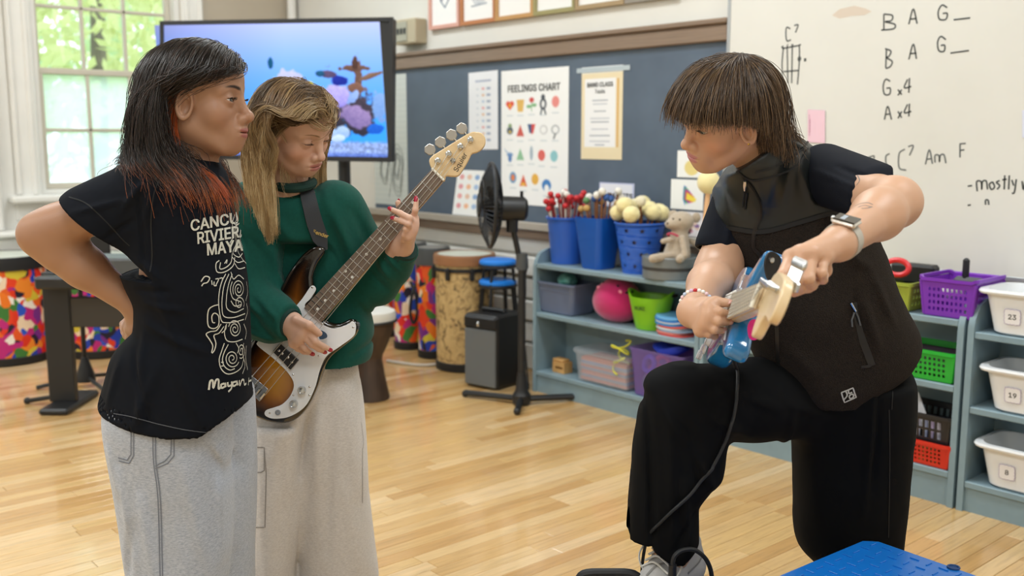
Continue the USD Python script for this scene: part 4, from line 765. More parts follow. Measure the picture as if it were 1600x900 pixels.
# ================================================================== drums, fan, speaker, keyboard on the floor
def vdir(p): d = np.asarray(p, float) - CAM; d[2] = 0; return unit(d)
def fc(u, v, r): p = F(u, v); return p + vdir(p) * r
def fabric(name, sc, seed):
    cols = ['e8401c', 'f07a1a', '1c3fb0', 'd8c23a', 'e02a20', '1a1630', 'f4ece0', 'e8641c', 'c01e7a', '3d7a34', 'f08a28', '2a56c8', 'e23418', '7a2a8c', 'f2d8b8', 'ea5a1c']
    st_ = []
    for k, c in enumerate(cols): st_ += [(k / len(cols), lin(c)), ((k + .999) / len(cols), lin(c))]
    return usdkit.material(stage, '/World/Looks/' + name, {
        'g': ('geometry', {}), 'm': ('mapping', {'location': (seed, seed * 2.3, 0), 'scale': (1, 1, .8)}), 'n': ('noise_texture', {'scale': sc * 1.6, 'detail': 1.5}), 'va': ('vector_math', {'math_type': 'multiply_add', 'vector2': (.16, .16, .16)}), 'v': ('voronoi_texture', {'scale': sc * 4.2, 'randomness': 1.0}),
        'sc': ('separate_color', {}), 'r': ('rgb_ramp', {'ramp': st_, 'interpolate': False}), 'p': ('principled_bsdf', {'roughness': 0.5})},
        [('g.position', 'm.vector'), ('m.vector', 'n.vector'), ('n.color', 'va.vector1'), ('m.vector', 'va.vector3'), ('va.vector', 'v.vector'), ('v.color', 'sc.color'), ('sc.r', 'r.fac'), ('r.color', 'p.base_color')], surface='p.BSDF')
FAB = [fabric('festival_cloth_%d' % k, 5.2, 3.7 * k + 1) for k in range(3)]
M_SKIN = mat('drum_skin', 'cdd0c4', .6, var=.04, vscale=9)
M_RUB = mat('black_rubber', '17181a', .6)
M_DGREY = mat('dark_grey_plastic', '4b4e50', .45, bump=.1, bscale=400)
def drum(name, label, c, r, h, body, rim=M_RUB, head=M_SKIN, taper=.94, band=.045, foot=True):
    t = thing(name, label, 'drum', c)
    z0 = .0
    put(t, 'shell', lathe([(0, .03), (r * taper, .03), (r * taper, .04), (r, h - band), (r, h - .01), (0, h - .01)], 48, c), body)
    put(t, 'rim', lathe([(r * .99, h - band), (r + .009, h - band), (r + .011, h - .012), (r + .006, h + .002), (r - .012, h + .001), (r - .012, h - .012), (r * .99, h - .013)], 48, c), rim)
    put(t, 'drum_head', lathe([(0, h + .004), (r * .7, h + .003), (r - .01, h - .001), (r - .01, h - .01), (0, h - .01)], 48, c), head)
    if foot: put(t, 'base_ring', lathe([(0, 0), (r * taper - .012, 0), (r * taper + .006, .006), (r * taper + .008, .045), (r * taper - .004, .052), (0, .05)], 48, c), M_RUB)
    return t
# tubano in tan fabric
c = fc(727, 583, .158); tb = usdkit.material(stage, '/World/Looks/tan_fabric', {'g': ('geometry', {}), 'm': ('mapping', {'scale': (1.0, 1.0, 0.9)}), 'n': ('noise_texture', {'scale': 26.0, 'detail': 2.0, 'distortion': 1.0}), 'r': ('rgb_ramp', {'ramp': [(.34, lin('6f5c3e')), (.42, lin('b39360')), (.52, lin('c9a870')), (.7, lin('d3b47c'))]}), 'p': ('principled_bsdf', {'roughness': .7})}, [('g.position', 'm.vector'), ('m.vector', 'n.vector'), ('n.fac', 'r.fac'), ('r.color', 'p.base_color')], surface='p.BSDF')
t = drum('tubano_drum', 'tall tan patterned tubano drum with a pale head, left of the black speaker', c, .166, .655, tb, mat('amber_rim', '9a6a46', .4), taper=.97, band=.055)
put(t, 'tension_ring', lathe([(.168, .565), (.176, .565), (.176, .585), (.168, .585)], 48, c), M_BLACK)
for k in range(8):
    a = k * math.pi / 4 + .35; d = np.array([math.cos(a), math.sin(a), 0]); put(t, 'lug', bx(c + d * .178 + (0, 0, .555), (.024, .024, .07), .006, a), M_BLACK)
for k in range(4):
    a = k * math.pi / 2 + .2; d = np.array([math.cos(a), math.sin(a), 0]); put(t, 'foot', bx(c + d * .13 + (0, 0, .015), (.06, .05, .03), .008, a), M_RUB)
drum('fabric_drum', 'tall drum in swirling multicoloured cloth, directly left of the tan drum', fc(677, 562, .095), .098, .66, FAB[0], M_DGREY, mat('grey_head', '8d8a84', .6), taper=.86, band=.10)
drum('fabric_drum', 'multicoloured cloth drum second left of the tan drum, with a black carrying strap', fc(640, 548, .1), .105, .66, FAB[1], M_DGREY, mat('grey_head', '8d8a84', .6), taper=.86, band=.10)
drum('fabric_drum', 'multicoloured cloth drum farthest in the corner, third left of the tan drum', fc(600, 528, .1), .105, .62, FAB[2], M_DGREY, mat('grey_head', '8d8a84', .6), taper=.86, band=.09)
s0 = np.array([F(640, 548)[0], F(640, 548)[1], 0]); vd = vdir(s0); rt = np.array([-vd[1], vd[0], 0]) * -1
stp = thing('carry_strap', 'black carrying strap hanging down the cloth drum second left of the tan drum', 'strap', s0); put(stp, 'webbing', tube(smoothpath([P(641, 440, 5.93), P(650, 462, 5.9), P(652, 490, 5.9), P(646, 505, 5.9), P(641, 488, 5.9), P(644, 460, 5.9), P(652, 440, 5.93)], 6), .009, 6), M_RUB)
# big gathering drums at the left
c = fc(14, 574, .24); drum('gathering_drum', 'large drum in swirling multicoloured cloth at the left edge of the picture', c, .232, .625, FAB[1], band=.075, taper=1.0)
c = fc(160, 560, .2); drum('gathering_drum', 'large multicoloured cloth drum behind the keyboard stand, under the akimbo arm', c, .225, .60, FAB[0], band=.06, taper=1.0)
# djembe
c = fc(578, 629, .085); t = thing('djembe', 'dark carved wooden djembe with a white skin, just right of the blond player', 'drum', c)
put(t, 'shell', lathe([(0, 0), (.098, 0), (.1, .01), (.078, .12), (.066, .2), (.07, .225), (.1, .29), (.128, .37), (.134, .415), (.13, .43), (0, .43)], 40, c), mat('djembe_wood', '4d3a2c', .55, color2='2e2119', vscale=14, stretch=(1, 1, .2), bump=.3, bscale=50, bdist=.004))
put(t, 'drum_head', lathe([(0, .462), (.11, .458), (.134, .448), (.139, .432), (.137, .405), (.128, .405), (.12, .43), (0, .43)], 40, c), mat('goat_skin', 'd9d6cd', .7, bump=.2, bscale=60)); put(t, 'rope_ring', tube([(c[0] + .139 * math.cos(q), c[1] + .139 * math.sin(q), .40) for q in np.linspace(0, 2 * np.pi, 36, endpoint=False)], .007, 8, True), M_BLACK)
# stacked blue stools
sc_ = P(778, 446, 5.42); sc_[2] = 0
for k, (z, w) in enumerate(((.525, 'lower'), (.635, 'upper'))):
    t = thing('stool', f'{w} of two stacked black stools with round bright blue seats, behind the speaker', 'stool', sc_ + (0, 0, 0.0))
    ci = sc_ + (.0 + .004 * k, .0, z)
    put(t, 'seat', lathe([(0, -.016), (.098, -.016), (.104, -.006), (.103, .006), (.09, .015), (0, .018)], 40, ci), mat('seat_blue', '1c7fe0', .4)); put(t, 'seat_ring', lathe([(0, -.03), (.1, -.03), (.108, -.024), (.106, -.012), (0, -.012)], 40, ci), M_BLACK)
    for q in range(4):
        a = q * math.pi / 2 + .45; d = np.array([math.cos(a), math.sin(a), 0]); zb = 0.012 + .108 * k
        put(t, 'leg', tube([ci + d * .085 + (0, 0, -.025), sc_ + d * .135 + (0, 0, zb)], .0085, 8), M_BLACK)
        put(t, 'foot', ball(sc_ + d * .135 + (0, 0, zb), .012, 1), M_RUB)
# portable speaker
c = F(772, 610) + vdir(F(772, 610)) * .13; sp = thing('speaker', 'grey and black portable loudspeaker standing beside the bookshelf', 'speaker', c)
ang = math.atan2(vdir(c)[1], vdir(c)[0]) + math.radians(-38); put(sp, 'cabinet', bx(c + (0, 0, .20), (.23, .22, .385), .012, ang), M_BLACK)
fd_ = -np.array([math.cos(ang), math.sin(ang), 0]); sd_ = np.array([-fd_[1], fd_[0], 0])
put(sp, 'grille', bx(c + fd_ * .116 + (0, 0, .165), (.014, .205, .30), .006, ang), mat('grille_grey', '6a6e70', .5, bump=.4, bscale=500)); put(sp, 'top_panel', bx(c + fd_ * .112 + (0, 0, .352), (.03, .212, .065), .01, ang), M_BLACK)
put(sp, 'handle', cat(bx(c + (0, 0, .405), (.03, .15, .018), .006, ang), bx(c + sd_ * .07 + (0, 0, .395), (.03, .015, .02), .004, ang), bx(c - sd_ * .07 + (0, 0, .395), (.03, .015, .02), .004, ang)), M_BLACK)
put(sp, 'badge', ball(c + fd_ * .129 + (0, 0, .345) , .016, 2, (.5, .8, 1)), M_CHROME)
for sg in (-1, 1): put(sp, 'rubber_foot', bx(c + sd_ * sg * .08 + (0, 0, .006), (.16, .03, .012), .003, ang), M_RUB)
# pedestal fan
c = F(815, 632); fan = thing('pedestal_fan', 'black pedestal fan on a cross foot in front of the speaker', 'fan', c)
for (u, v) in ((727, 620), (905, 626), (808, 648), (822, 606)):
    e = F(u, v); put(fan, 'foot_bar', cat(tube([c + (0, 0, .03), e + (0, 0, .022)], .016, 8), ball(e + (0, 0, .017), .018, 1)), M_BLACK)
put(fan, 'hub', lathe([(0, 0.01), (.045, .01), (.045, .05), (.03, .075), (.022, .16), (0, .16)], 24, c), M_BLACK)
h = P(800, 330, toQ(c)[1]); h2 = np.array([c[0], c[1], .72]); put(fan, 'column', tube([c + (0, 0, .1), h2], .019, 12), M_BLACK); put(fan, 'extension', tube([h2 - (0, 0, .05), h + (0, 0, -.06)], .014, 12), M_BLACK); put(fan, 'collar', tube([h2 - (0, 0, .05), h2 + (0, 0, .03)], .028, 14), M_DGREY)
ax = unit(-RIGHT * .985 - FWD * .15 + UPW * .03)       # the fan blows to the left and a little towards the camera
D = toQ(c)[1]; mo = P(799, 326, D); R_ = frame(ax, UPW)
put(fan, 'neck', tube(smoothpath([h + (0, 0, -.1), h + (0, 0, -.02), mo], 5), np.linspace(.028, .035, 11), 10), M_BLACK)
put(fan, 'motor', place(lathe([(0, -.075), (.045, -.075), (.058, -.06), (.06, .05), (.05, .075), (0, .075)], 28), mo, R_), M_BLACK)
put(fan, 'knob', tube([mo + (0, 0, .05) - ax * .05, mo + (0, 0, .085) - ax * .05], .008, 8), M_BLACK)
g0 = P(768, 321, D); RG = .2
for zz_, nm in ((-.045, 'rear_grille'), (.06, 'front_grille')):
    ms = [tube([(rr * math.cos(q), rr * math.sin(q), zz_ * (1 - .9 * (rr / RG) ** 3) ) for q in np.linspace(0, 2 * np.pi, 48, endpoint=False)], .0026, 5, True) for rr in (.06, .12)]
    for q in np.linspace(0, 2 * np.pi, 54, endpoint=False):
        ms.append(tube([(rr * math.cos(q + .5 * (rr / RG) * (.2)), rr * math.sin(q + .1 * (rr / RG)), zz_ * (1 - .9 * (rr / RG) ** 3)) for rr in (.04, .09, .14, .18, RG)], .0017, 4))
    ms.append(lathe([(0, zz_ - .008), (.055, zz_ - .008), (.055, zz_ + .006), (0, zz_ + .008)], 24)); put(fan, nm, place(cat(*ms), g0, R_), M_BLACK, kind='stuff')
put(fan, 'guard_ring', place(tube([(RG * math.cos(q), RG * math.sin(q), .005) for q in np.linspace(0, 2 * np.pi, 60, endpoint=False)], .009, 8, True), g0, R_), M_BLACK)
for k in range(5):
    a0 = k * 2 * np.pi / 5; rings = []
    for rr in np.linspace(.04, .175, 9):
        w = .022 + .05 * math.sin(math.pi * min(1, (rr - .02) / .18)) ; tw = .55 - 1.2 * (rr - .04)
        q = np.linspace(0, 2 * np.pi, 10, endpoint=False); tt = np.cos(q) * w; th = np.sin(q) * .0025
        rings.append(np.column_stack([np.full(10, rr), tt * math.cos(tw) - th * math.sin(tw), tt * math.sin(tw) + th * math.cos(tw)]))
    put(fan, 'blade', place(place(loft(rings), (0, 0, 0), np.array([[math.cos(a0), -math.sin(a0), 0], [math.sin(a0), math.cos(a0), 0], [0, 0, 1.0]])), g0, R_), mat('blade_black', '232527', .3))
put(fan, 'blade_hub', place(lathe([(0, -.04), (.035, -.04), (.038, .03), (.02, .045), (0, .045)], 24), g0, R_), M_BLACK)
# cables beside the stools
for k in range(3):
    cb_ = thing('cable', f'thin black cable looped on the bookshelf side beside the fan, {["inner", "middle", "outer"][k]} one', 'cable', P(822, 470, 5.15)); put(cb_, 'cord', tube(smoothpath([P(806, 395 + 6 * k, 5.14), P(824, 405 + 4 * k, 5.14), P(815 + 3 * k, 430, 5.14), P(820, 455 + 6 * k, 5.14), P(812 - 2 * k, 480, 5.14), P(818, 520, 5.14), P(826 - 5 * k, 612, 5.1) * (1, 1, 0) + (0, 0, .006)], 6), .0045, 6), M_RUB)
sc2 = [F(605, 566), F(630, 570), F(660, 573), F(690, 571)]; ct = thing('floor_cable', 'pale grey cable lying on the floor in front of the cloth drums', 'cable', sc2[0]); put(ct, 'cord', tube(smoothpath([q + (0, 0, .009) for q in sc2], 6), .009, 8), mat('pale_cable', 'c9c0b4', .6))

# digital piano with its stand, seen behind the left girl
o = F(103, 636); D0 = toQ(o)[1]
def pp(u, v, d=0.0): return P(u, v, D0 + d)
def obx(lo, hi, bev=.004):
    "box in (right, forward, up) metres from the foot of the stand"
    m = bb(lo, hi, bev); return place(m, o * (1, 1, 0), np.stack([RIGHT, FWD, UPW], 1))
k_ = D0 / F_PX; zz = lambda v: float(P(100, v, D0)[2]); aa = lambda u: (u - 103) * k_
pn = thing('keyboard_piano', 'black digital piano on a panel stand behind the left girl', 'piano', o)
put(pn, 'side_panel', obx((aa(80), -.02, .03), (aa(122), .02, zz(425))), M_BLACK)
put(pn, 'foot', obx((aa(83), -.16, 0), (aa(128), .22, .032), .01), M_BLACK)
put(pn, 'side_panel', obx((aa(80) + 1.3, -.02, .03), (aa(122) + 1.3, .02, zz(425))), M_BLACK); put(pn, 'foot', obx((aa(83) + 1.3, -.16, 0), (aa(128) + 1.3, .22, .032), .01), M_BLACK)
put(pn, 'back_board', obx((aa(84), -.01, zz(511)), (aa(122) + 1.3, .012, zz(464))), mat('board_dark', '38342f', .5))
put(pn, 'keyboard_case', obx((aa(84), -.12, zz(447)), (aa(124) + 1.3, .2, zz(428)), .01), M_BLACK); put(pn, 'top_case', obx((aa(148), -.10, zz(428)), (aa(124) + 1.3, .12, zz(400)), .01), M_DGREY)
put(pn, 'brace', cat(tube([F(43, 631) + (0, 0, .015), o + (0, 0, .06)], .012, 8), ball(F(43, 631) + (0, 0, .016), .017, 2)), M_BLACK)
# music stand
o2 = F(135, 604); ms_ = thing('music_stand', 'thin black music stand behind the digital piano', 'stand', o2)
put(ms_, 'pole', tube([o2 + (0, 0, .03), o2 + (0, 0, .86)], .012, 10), M_BLACK); put(ms_, 'hub', lathe([(0, .03), (.05, .03), (.045, .07), (.016, .16), (0, .16)], 20, o2), M_BLACK)
for k in range(3):
    a = k * 2 * np.pi / 3 + .1; d = np.array([math.cos(a), math.sin(a), 0]); put(ms_, 'leg', tube([o2 + d * .04 + (0, 0, .05), o2 + d * .24 + (0, 0, .012)], .011, 8), M_BLACK)
put(ms_, 'desk', bx(o2 + (0, 0, .70), (.34, .012, .2), .004, math.atan2(RIGHT[1], RIGHT[0])), M_BLACK)
# small dark speaker on the window ledge
q = X(62, 337, .1); single('ledge_clip', bx(q, (.03, .10, .018), .004), M_BLACK, 'small black clip lying on the window ledge', 'clip')
# ================================================================== modelling people: distance fields -> one smooth mesh
# people are measured in the camera-aligned ground frame q = (a right, b forward, z up), metres
def G(u, v, d): return toQ(P(u, v, d))
def fromQ(q): return Q(q[:, 0], q[:, 1], q[:, 2])
QR = np.stack([RIGHT, FWD, UPW], 1)           # columns: frame axes in world
def smin(a, b, k): h = np.maximum(k - np.abs(a - b), 0) / k; return np.minimum(a, b) - h * h * k * .25
def smax(a, b, k): return -smin(-a, -b, k)
def cap(p, a, b, ra, rb, sq=None):
    a, b = np.asarray(a, float), np.asarray(b, float); ba = b - a; t = np.clip((p - a) @ ba / (ba @ ba + 1e-12), 0, 1); w = p - a - t[:, None] * ba
    if sq is not None: w = w / np.asarray(sq)
    return np.sqrt((w * w).sum(1)) - (ra + t * (rb - ra))
def chain(p, pts, rs, k=.012):
    d = None
    for i in range(len(pts) - 1):
        e = cap(p, pts[i], pts[i + 1], rs[i], rs[i + 1]); d = e if d is None else smin(d, e, k)
    return d
def ell(p, c, r, M=None):
    q = p - np.asarray(c, float)
    if M is not None: q = q @ M
    r = np.asarray(r, float); k0 = np.sqrt(((q / r) ** 2).sum(1)); k1 = np.sqrt(((q / r ** 2) ** 2).sum(1)); return k0 * (k0 - 1) / np.maximum(k1, 1e-9)
def sph(p, c, r): return np.sqrt(((p - np.asarray(c, float)) ** 2).sum(1)) - r
def interp(x, xs, ys): return np.interp(x, xs, ys)
class Rows:
    "solid whose level-by-level left and right outline was measured: rows (v, u_left, u_right, half depth[, depth shift])"
    def __init__(s, rows, d, n=2.25, yaw=0.0):
        rr = []
        for r in rows:
            v, uL, uR, hd = r[:4]; sh = r[4] if len(r) > 4 else 0.0; A, B = G(uL, v, d + sh), G(uR, v, d + sh); rr.append(((A[2] + B[2]) / 2, (A[0] + B[0]) / 2, (B[0] - A[0]) / 2, hd, (A[1] + B[1]) / 2))
        rr = np.array(sorted(rr)); zz = np.linspace(rr[0, 0], rr[-1, 0], 160); from scipy.interpolate import PchipInterpolator as PI
        s.z = zz; s.c = [PI(rr[:, 0], rr[:, i])(zz) for i in (1, 2, 3, 4)]; s.n = n; s.yaw = yaw
    def __call__(s, p, cap_k=.02):
        z = np.clip(p[:, 2], s.z[0], s.z[-1]); ca, hw, hd, cb = (np.interp(z, s.z, c) for c in s.c); x, y = p[:, 0] - ca, p[:, 1] - cb
        if s.yaw: cy, sy = math.cos(s.yaw), math.sin(s.yaw); x, y = x + y * sy * .35, y
        n = s.n; ax, ay = np.abs(x) / hw + 1e-6, np.abs(y) / hd + 1e-6; k = (ax ** n + ay ** n) ** (1 / n); g = k ** (1 - n) * np.sqrt((ax ** (n - 1) / hw) ** 2 + (ay ** (n - 1) / hd) ** 2)
        d = (k - 1) / np.maximum(g, 1e-6); d = np.maximum(d, -np.minimum(hw, hd)); return smax(smax(d, p[:, 2] - s.z[-1], cap_k), s.z[0] - p[:, 2], cap_k)
def folds(p, segs, d):
    "cloth folds: segs (u0, v0, u1, v1, half width px, amplitude m), measured on the photograph; + ridge, - groove"
    out = np.zeros(len(p))
    for u0, v0, u1, v1, w, amp in segs:
        A, B = G(u0, v0, d)[[0, 2]], G(u1, v1, d)[[0, 2]]; w = w * d / F_PX; ba = B - A; q = p[:, [0, 2]] - A; t = np.clip(q @ ba / (ba @ ba), 0, 1); r2 = ((q - t[:, None] * ba) ** 2).sum(1); out += amp * np.exp(-r2 / (w * w)) * np.sin(np.pi * np.clip(t * .92 + .04, 0, 1)) ** .5
    return out
def fbmq(p, s, o=3, seed=0): return meshkit.fbm(p * s, o, seed) - .5
def nets(f, lo, hi, h, project=2):
    "surface of f = 0 inside the box, grid step h; evaluated only near the surface"
    lo, hi = np.asarray(lo, float), np.asarray(hi, float); K = 4; nc = np.ceil((hi - lo) / (h * K)).astype(int) + 1; n = nc * K + 1
    ax = [lo[i] + h * K * np.arange(nc[i] + 1) for i in range(3)]; C = f(np.stack(np.meshgrid(*ax, indexing='ij'), -1).reshape(-1, 3)).reshape(nc + 1)
    near = np.abs(C) < h * K * 2.3; blk = np.zeros(nc, bool)
    for o in np.ndindex(2, 2, 2): blk |= near[o[0]:o[0] + nc[0], o[1]:o[1] + nc[1], o[2]:o[2] + nc[2]]
    V = np.repeat(np.repeat(np.repeat(C, K, 0), K, 1), K, 2)[:n[0], :n[1], :n[2]].copy(); m = np.zeros(n, bool); bi = np.argwhere(blk)
    for o in np.ndindex(K + 1, K + 1, K + 1): m[tuple((bi * K + o).T)] = True
    idx = np.argwhere(m)
    for s in range(0, len(idx), 400000): V[tuple(idx[s:s + 400000].T)] = f(lo + h * idx[s:s + 400000])
    V = np.where(V == 0, 1e-9, V); S = V < 0
    corners = [S[a:n[0] - 1 + a, b:n[1] - 1 + b, c:n[2] - 1 + c] for a, b, c in np.ndindex(2, 2, 2)]; cnt = sum(c.astype(np.int8) for c in corners); act = np.argwhere((cnt > 0) & (cnt < 8)); ID = np.full(n - 1, -1, np.int64); ID[tuple(act.T)] = np.arange(len(act))
    pos, num = np.zeros((len(act), 3)), np.zeros(len(act)); CO = list(np.ndindex(2, 2, 2))
    vals = {c: V[tuple((act + c).T)] for c in CO}
    for c in CO:
        for k in range(3):
            if c[k] == 0:
                e = list(c); e[k] = 1; e = tuple(e); a, b = vals[c], vals[e]; x = (a < 0) != (b < 0); t = np.where(x, a / np.where(x, a - b, 1), 0); q = np.array(c, float) + np.zeros((len(act), 3)); q[:, k] = t; pos[x] += q[x]; num[x] += 1
    v = lo + h * (act + pos / num[:, None]); faces = []
    for k in range(3):
        i, j = [(1, 2), (2, 0), (0, 1)][k]; sl0 = [slice(0, None)] * 3; sl1 = [slice(0, None)] * 3; sl0[k] = slice(0, n[k] - 1); sl1[k] = slice(1, n[k]); ch = S[tuple(sl0)] != S[tuple(sl1)]; e = np.argwhere(ch); e = e[(e[:, i] > 0) & (e[:, j] > 0) & (e[:, i] < n[i] - 1) & (e[:, j] < n[j] - 1)]
        def at(di, dj): q = e.copy(); q[:, i] -= di; q[:, j] -= dj; return ID[tuple(q.T)]
        quad = np.stack([at(1, 1), at(0, 1), at(0, 0), at(1, 0)], 1); neg = S[tuple(e.T)]; quad[~neg] = quad[~neg][:, ::-1]; quad = quad[(quad >= 0).all(1)]; faces += [quad[:, [0, 1, 2]], quad[:, [0, 2, 3]]]
    for _ in range(project):
        e = h * .35; d = f(v); g = np.stack([f(v + np.eye(3)[k] * e) - f(v - np.eye(3)[k] * e) for k in range(3)], 1) / (2 * e); st = d[:, None] * g / np.maximum((g * g).sum(1), .05)[:, None]; L = np.linalg.norm(st, axis=1, keepdims=True); v = v - st * np.minimum(1, h * .8 / np.maximum(L, 1e-12))
    return trimesh.Trimesh(v, np.vstack(faces), process=False)
def gradf(f, v, e=.0015): g = np.stack([f(v + np.eye(3)[k] * e) - f(v - np.eye(3)[k] * e) for k in range(3)], 1); return unit(g)
def onto(f, pix, d, lift=0.0, back=.45):
    "points where the pixels' sight lines meet the surface f = 0 near distance d"
    pix = np.asarray(pix, float); o = toQ(CAM); r = G(pix[:, 0], pix[:, 1], np.full(len(pix), d)) - o; L = np.linalg.norm(r, axis=1, keepdims=True); r = r / L; t = (L[:, 0] - back)
    for _ in range(90):
        x = f(o + r * t[:, None]); t = t + np.clip(x * .55, -.02, .06)
    q = o + r * t[:, None]; return q + gradf(f, q) * lift
def decal(f, paths, d, w, lift=.0012, n=6, flat=True, smooth=True):
    "thin raised line (print, seam, cord) lying on the surface f; w half width in metres"
    ms = []
    for p in paths:
        p = np.asarray(p, float); p = smoothpath(p, n) if (smooth and len(p) > 2) else np.vstack([np.linspace(p[i], p[i + 1], n, endpoint=False) for i in range(len(p) - 1)] + [p[-1:]])
        q = onto(f, p, d, lift)
        if not flat: ms.append(tube(q, w, 6)); continue
        nr = gradf(f, q); t = unit(np.gradient(q, axis=0)); s = unit(np.cross(nr, t)) * w; k = len(q); v = np.vstack([q - s, q + s, q - s - nr * lift * .9, q + s - nr * lift * .9]); i = np.arange(k - 1)
        fa = np.vstack([np.stack([i, i + k, i + k + 1], 1), np.stack([i, i + k + 1, i + 1], 1)]); ms.append(trimesh.Trimesh(v, fa[:, ::-1] if False else fa, process=False))
    return cat(*ms)
def W3(m):
    "mesh from the camera-aligned frame to the world"
    m = m.copy(); m.vertices = fromQ(np.asarray(m.vertices)); return m
# ---- head in its own frame: x to the face, y left, z up; origin between the ears at eye height
class Head:
    def __init__(s, c, fwd, roll=0.0, scale=1.0, eye_open=.0043, child=0.0, gaze=(0, 0), lips=1.0, jaw=1.0, nose=1.0):
        f = unit(fwd); l = unit(np.cross([0, 0, 1.0], f)); u = np.cross(f, l); cr, sr = math.cos(roll), math.sin(roll); l, u = l * cr + u * sr, u * cr - l * sr
        s.c, s.M, s.s, s.eo, s.ch, s.gaze, s.lips, s.jaw, s.nose = np.asarray(c, float), np.stack([f, l, u], 1), scale, eye_open, child, gaze, lips, jaw, nose
    def nose_at(s, q): s.c = np.asarray(q, float) - (np.array([.1135, 0, -.0345]) * s.s) @ s.M.T; return s
    def loc(s, q): return ((q - s.c) @ s.M) / s.s
    def wld(s, p): return s.c + (np.asarray(p, float) * s.s) @ s.M.T
    E = np.array([.0715, .0315, -.003])
    def opening(s, p): y, z = p[:, 1] - s.E[1], p[:, 2] - s.E[2]; return np.abs(z - .0006 - .06 * (y - .0) ) - s.eo * (1 - (y / .0135) ** 2)
    def __call__(s, q):
        p = s.loc(q); p[:, 1] = np.abs(p[:, 1]); ch = s.ch; nz = s.nose
        d = ell(p, (-.012, 0, .033), (.094 + .002 * ch, .074, .079)); d = smin(d, ell(p, (.03, 0, .043), (.060, .060, .052)), .03)
        d = smin(d, ell(p, (.022, 0, -.030), (.062, .054 + .004 * ch, .072)), .03); d = smin(d, cap(p, (-.008, .047, -.050), (.052, .017, -.094 * s.jaw), .017, .015), .028); d = smin(d, sph(p, (.067, 0, -.093 * s.jaw), .0185), .02)
        d = smin(d, sph(p, (.050, .035, -.030), .0245 + .002 * ch), .022); d = smin(d, cap(p, (.079, .010, .018), (.064, .044, .017), .0105, .0105), .014)
        d = smax(d, -sph(p, (.098, .0315, -.001), .0185), .014)
        d = smin(d, cap(p, (.083, 0, .006), (.1015 + .004 * (nz - 1), 0, -.031), .0078, .0092 * nz), .014); d = smin(d, sph(p, (.1045 * (1 + .02 * (nz - 1)), 0, -.0345), .0105 * nz), .008); d = smin(d, sph(p, (.0935, .0118 * nz, -.039), .0085 * nz), .006); d = smax(d, -ell(p, (.102, .0062, -.0468), (.006, .0036, .0032)), .003)
        d = smin(d, ell(p, (.0765, 0, -.066), (.019, .028, .024)), .022); d = smin(d, ell(p, (.0905, 0, -.0608), (.0072 * s.lips, .0225, .0050)), .007); d = smin(d, ell(p, (.0880, 0, -.0712), (.0082 * s.lips, .0195, .0060)), .007); d = smax(d, -ell(p, (.0985, 0, -.0658), (.0105, .0225, .0011)), .0025)
        le = sph(p, s.E, .0143); d = smin(d, le, .006); op = s.opening(p); rr = sph(p, s.E, 0.0); carve = np.maximum(np.maximum(op, .0116 - rr), np.maximum(rr - .024, s.E[0] + .003 - p[:, 0])); d = smax(d, -carve, .0012)
        # ear
        q2 = p - np.array([.002, .0735, -.014]); a = -.38; x = q2[:, 0] * math.cos(a) + q2[:, 1] * math.sin(a); y = -q2[:, 0] * math.sin(a) + q2[:, 1] * math.cos(a); t = .15; x, z = x * math.cos(t) - q2[:, 2] * math.sin(t), x * math.sin(t) + q2[:, 2] * math.cos(t); e = np.stack([x, y, z], 1)
        de = ell(e, (0, 0, 0), (.0175, .0052, .0305)); de = smax(de, -ell(e, (.003, .0066, -.003), (.0092, .0088, .0165)), .002); k = np.sqrt((x / .0142) ** 2 + ((z - .001) / .0265) ** 2); de = smin(de, np.sqrt(((k - 1) * .019) ** 2 + (y - .0042) ** 2) - .0040, .002); d = smin(d, de, .007)
        return d * s.s
    def color(s, q, skin, lip, brow, blush=.25, brow_w=.0032):
        p = s.loc(q); sy = p.copy(); p[:, 1] = np.abs(p[:, 1]); c = np.tile(np.array(lin(skin)), (len(q), 1)); L = np.array(lin(lip)); B = np.array(lin(brow))
        def mixin(w, t): nonlocal c; w = np.clip(w, 0, 1)[:, None]; c = c * (1 - w) + t * w
        mixin(blush * np.exp(-((p - [.062, .040, -.034]) ** 2).sum(1) / .024 ** 2), c * [1.12, .72, .66]); mixin(.5 * blush * np.exp(-((p - [.108, 0, -.036]) ** 2).sum(1) / .014 ** 2), c * [1.1, .78, .72])
        mixin(.35 * blush * np.exp(-((p - [-.01, .078, -.014]) ** 2).sum(1) / .03 ** 2), c * [1.1, .75, .68])
        w1 = 1.18 - np.sqrt((((p - [.0905, 0, -.0608]) / [.0110, .0205, .0054]) ** 2).sum(1)); w2 = 1.16 - np.sqrt((((p - [.0880, 0, -.0712]) / [.0125, .0185, .0062]) ** 2).sum(1)); mixin(np.maximum(w1, w2) * 7 * (p[:, 0] > .075), L)
        y, z = p[:, 1], p[:, 2]; bz = .0195 + .0048 * np.sin(np.clip((y - .010) / .036, 0, 1) * np.pi * .8); w = np.clip((y - .008) / .008, 0, 1) * np.clip((.050 - y) / .014, 0, 1); mixin((1 - np.abs(z - bz) / (brow_w * (1.15 - .5 * np.clip((y - .01) / .04, 0, 1)))) * 2.2 * w * (p[:, 0] > .045) * .85, B)
        op = s.opening(p); near = np.exp(-(np.sqrt(((p - s.E) ** 2).sum(1)) - .0145) ** 2 / .004 ** 2) * (p[:, 0] > s.E[0]); up = np.clip((p[:, 2] + .0004) / .002, 0, 1)
        mixin(near * np.exp(-(op / .0011) ** 2) * (.35 + .6 * up), B * .45); mixin(.22 * near * np.exp(-((op - .004) / .004) ** 2), c * [.75, .6, .55])
        return np.clip(c, 0, 1)
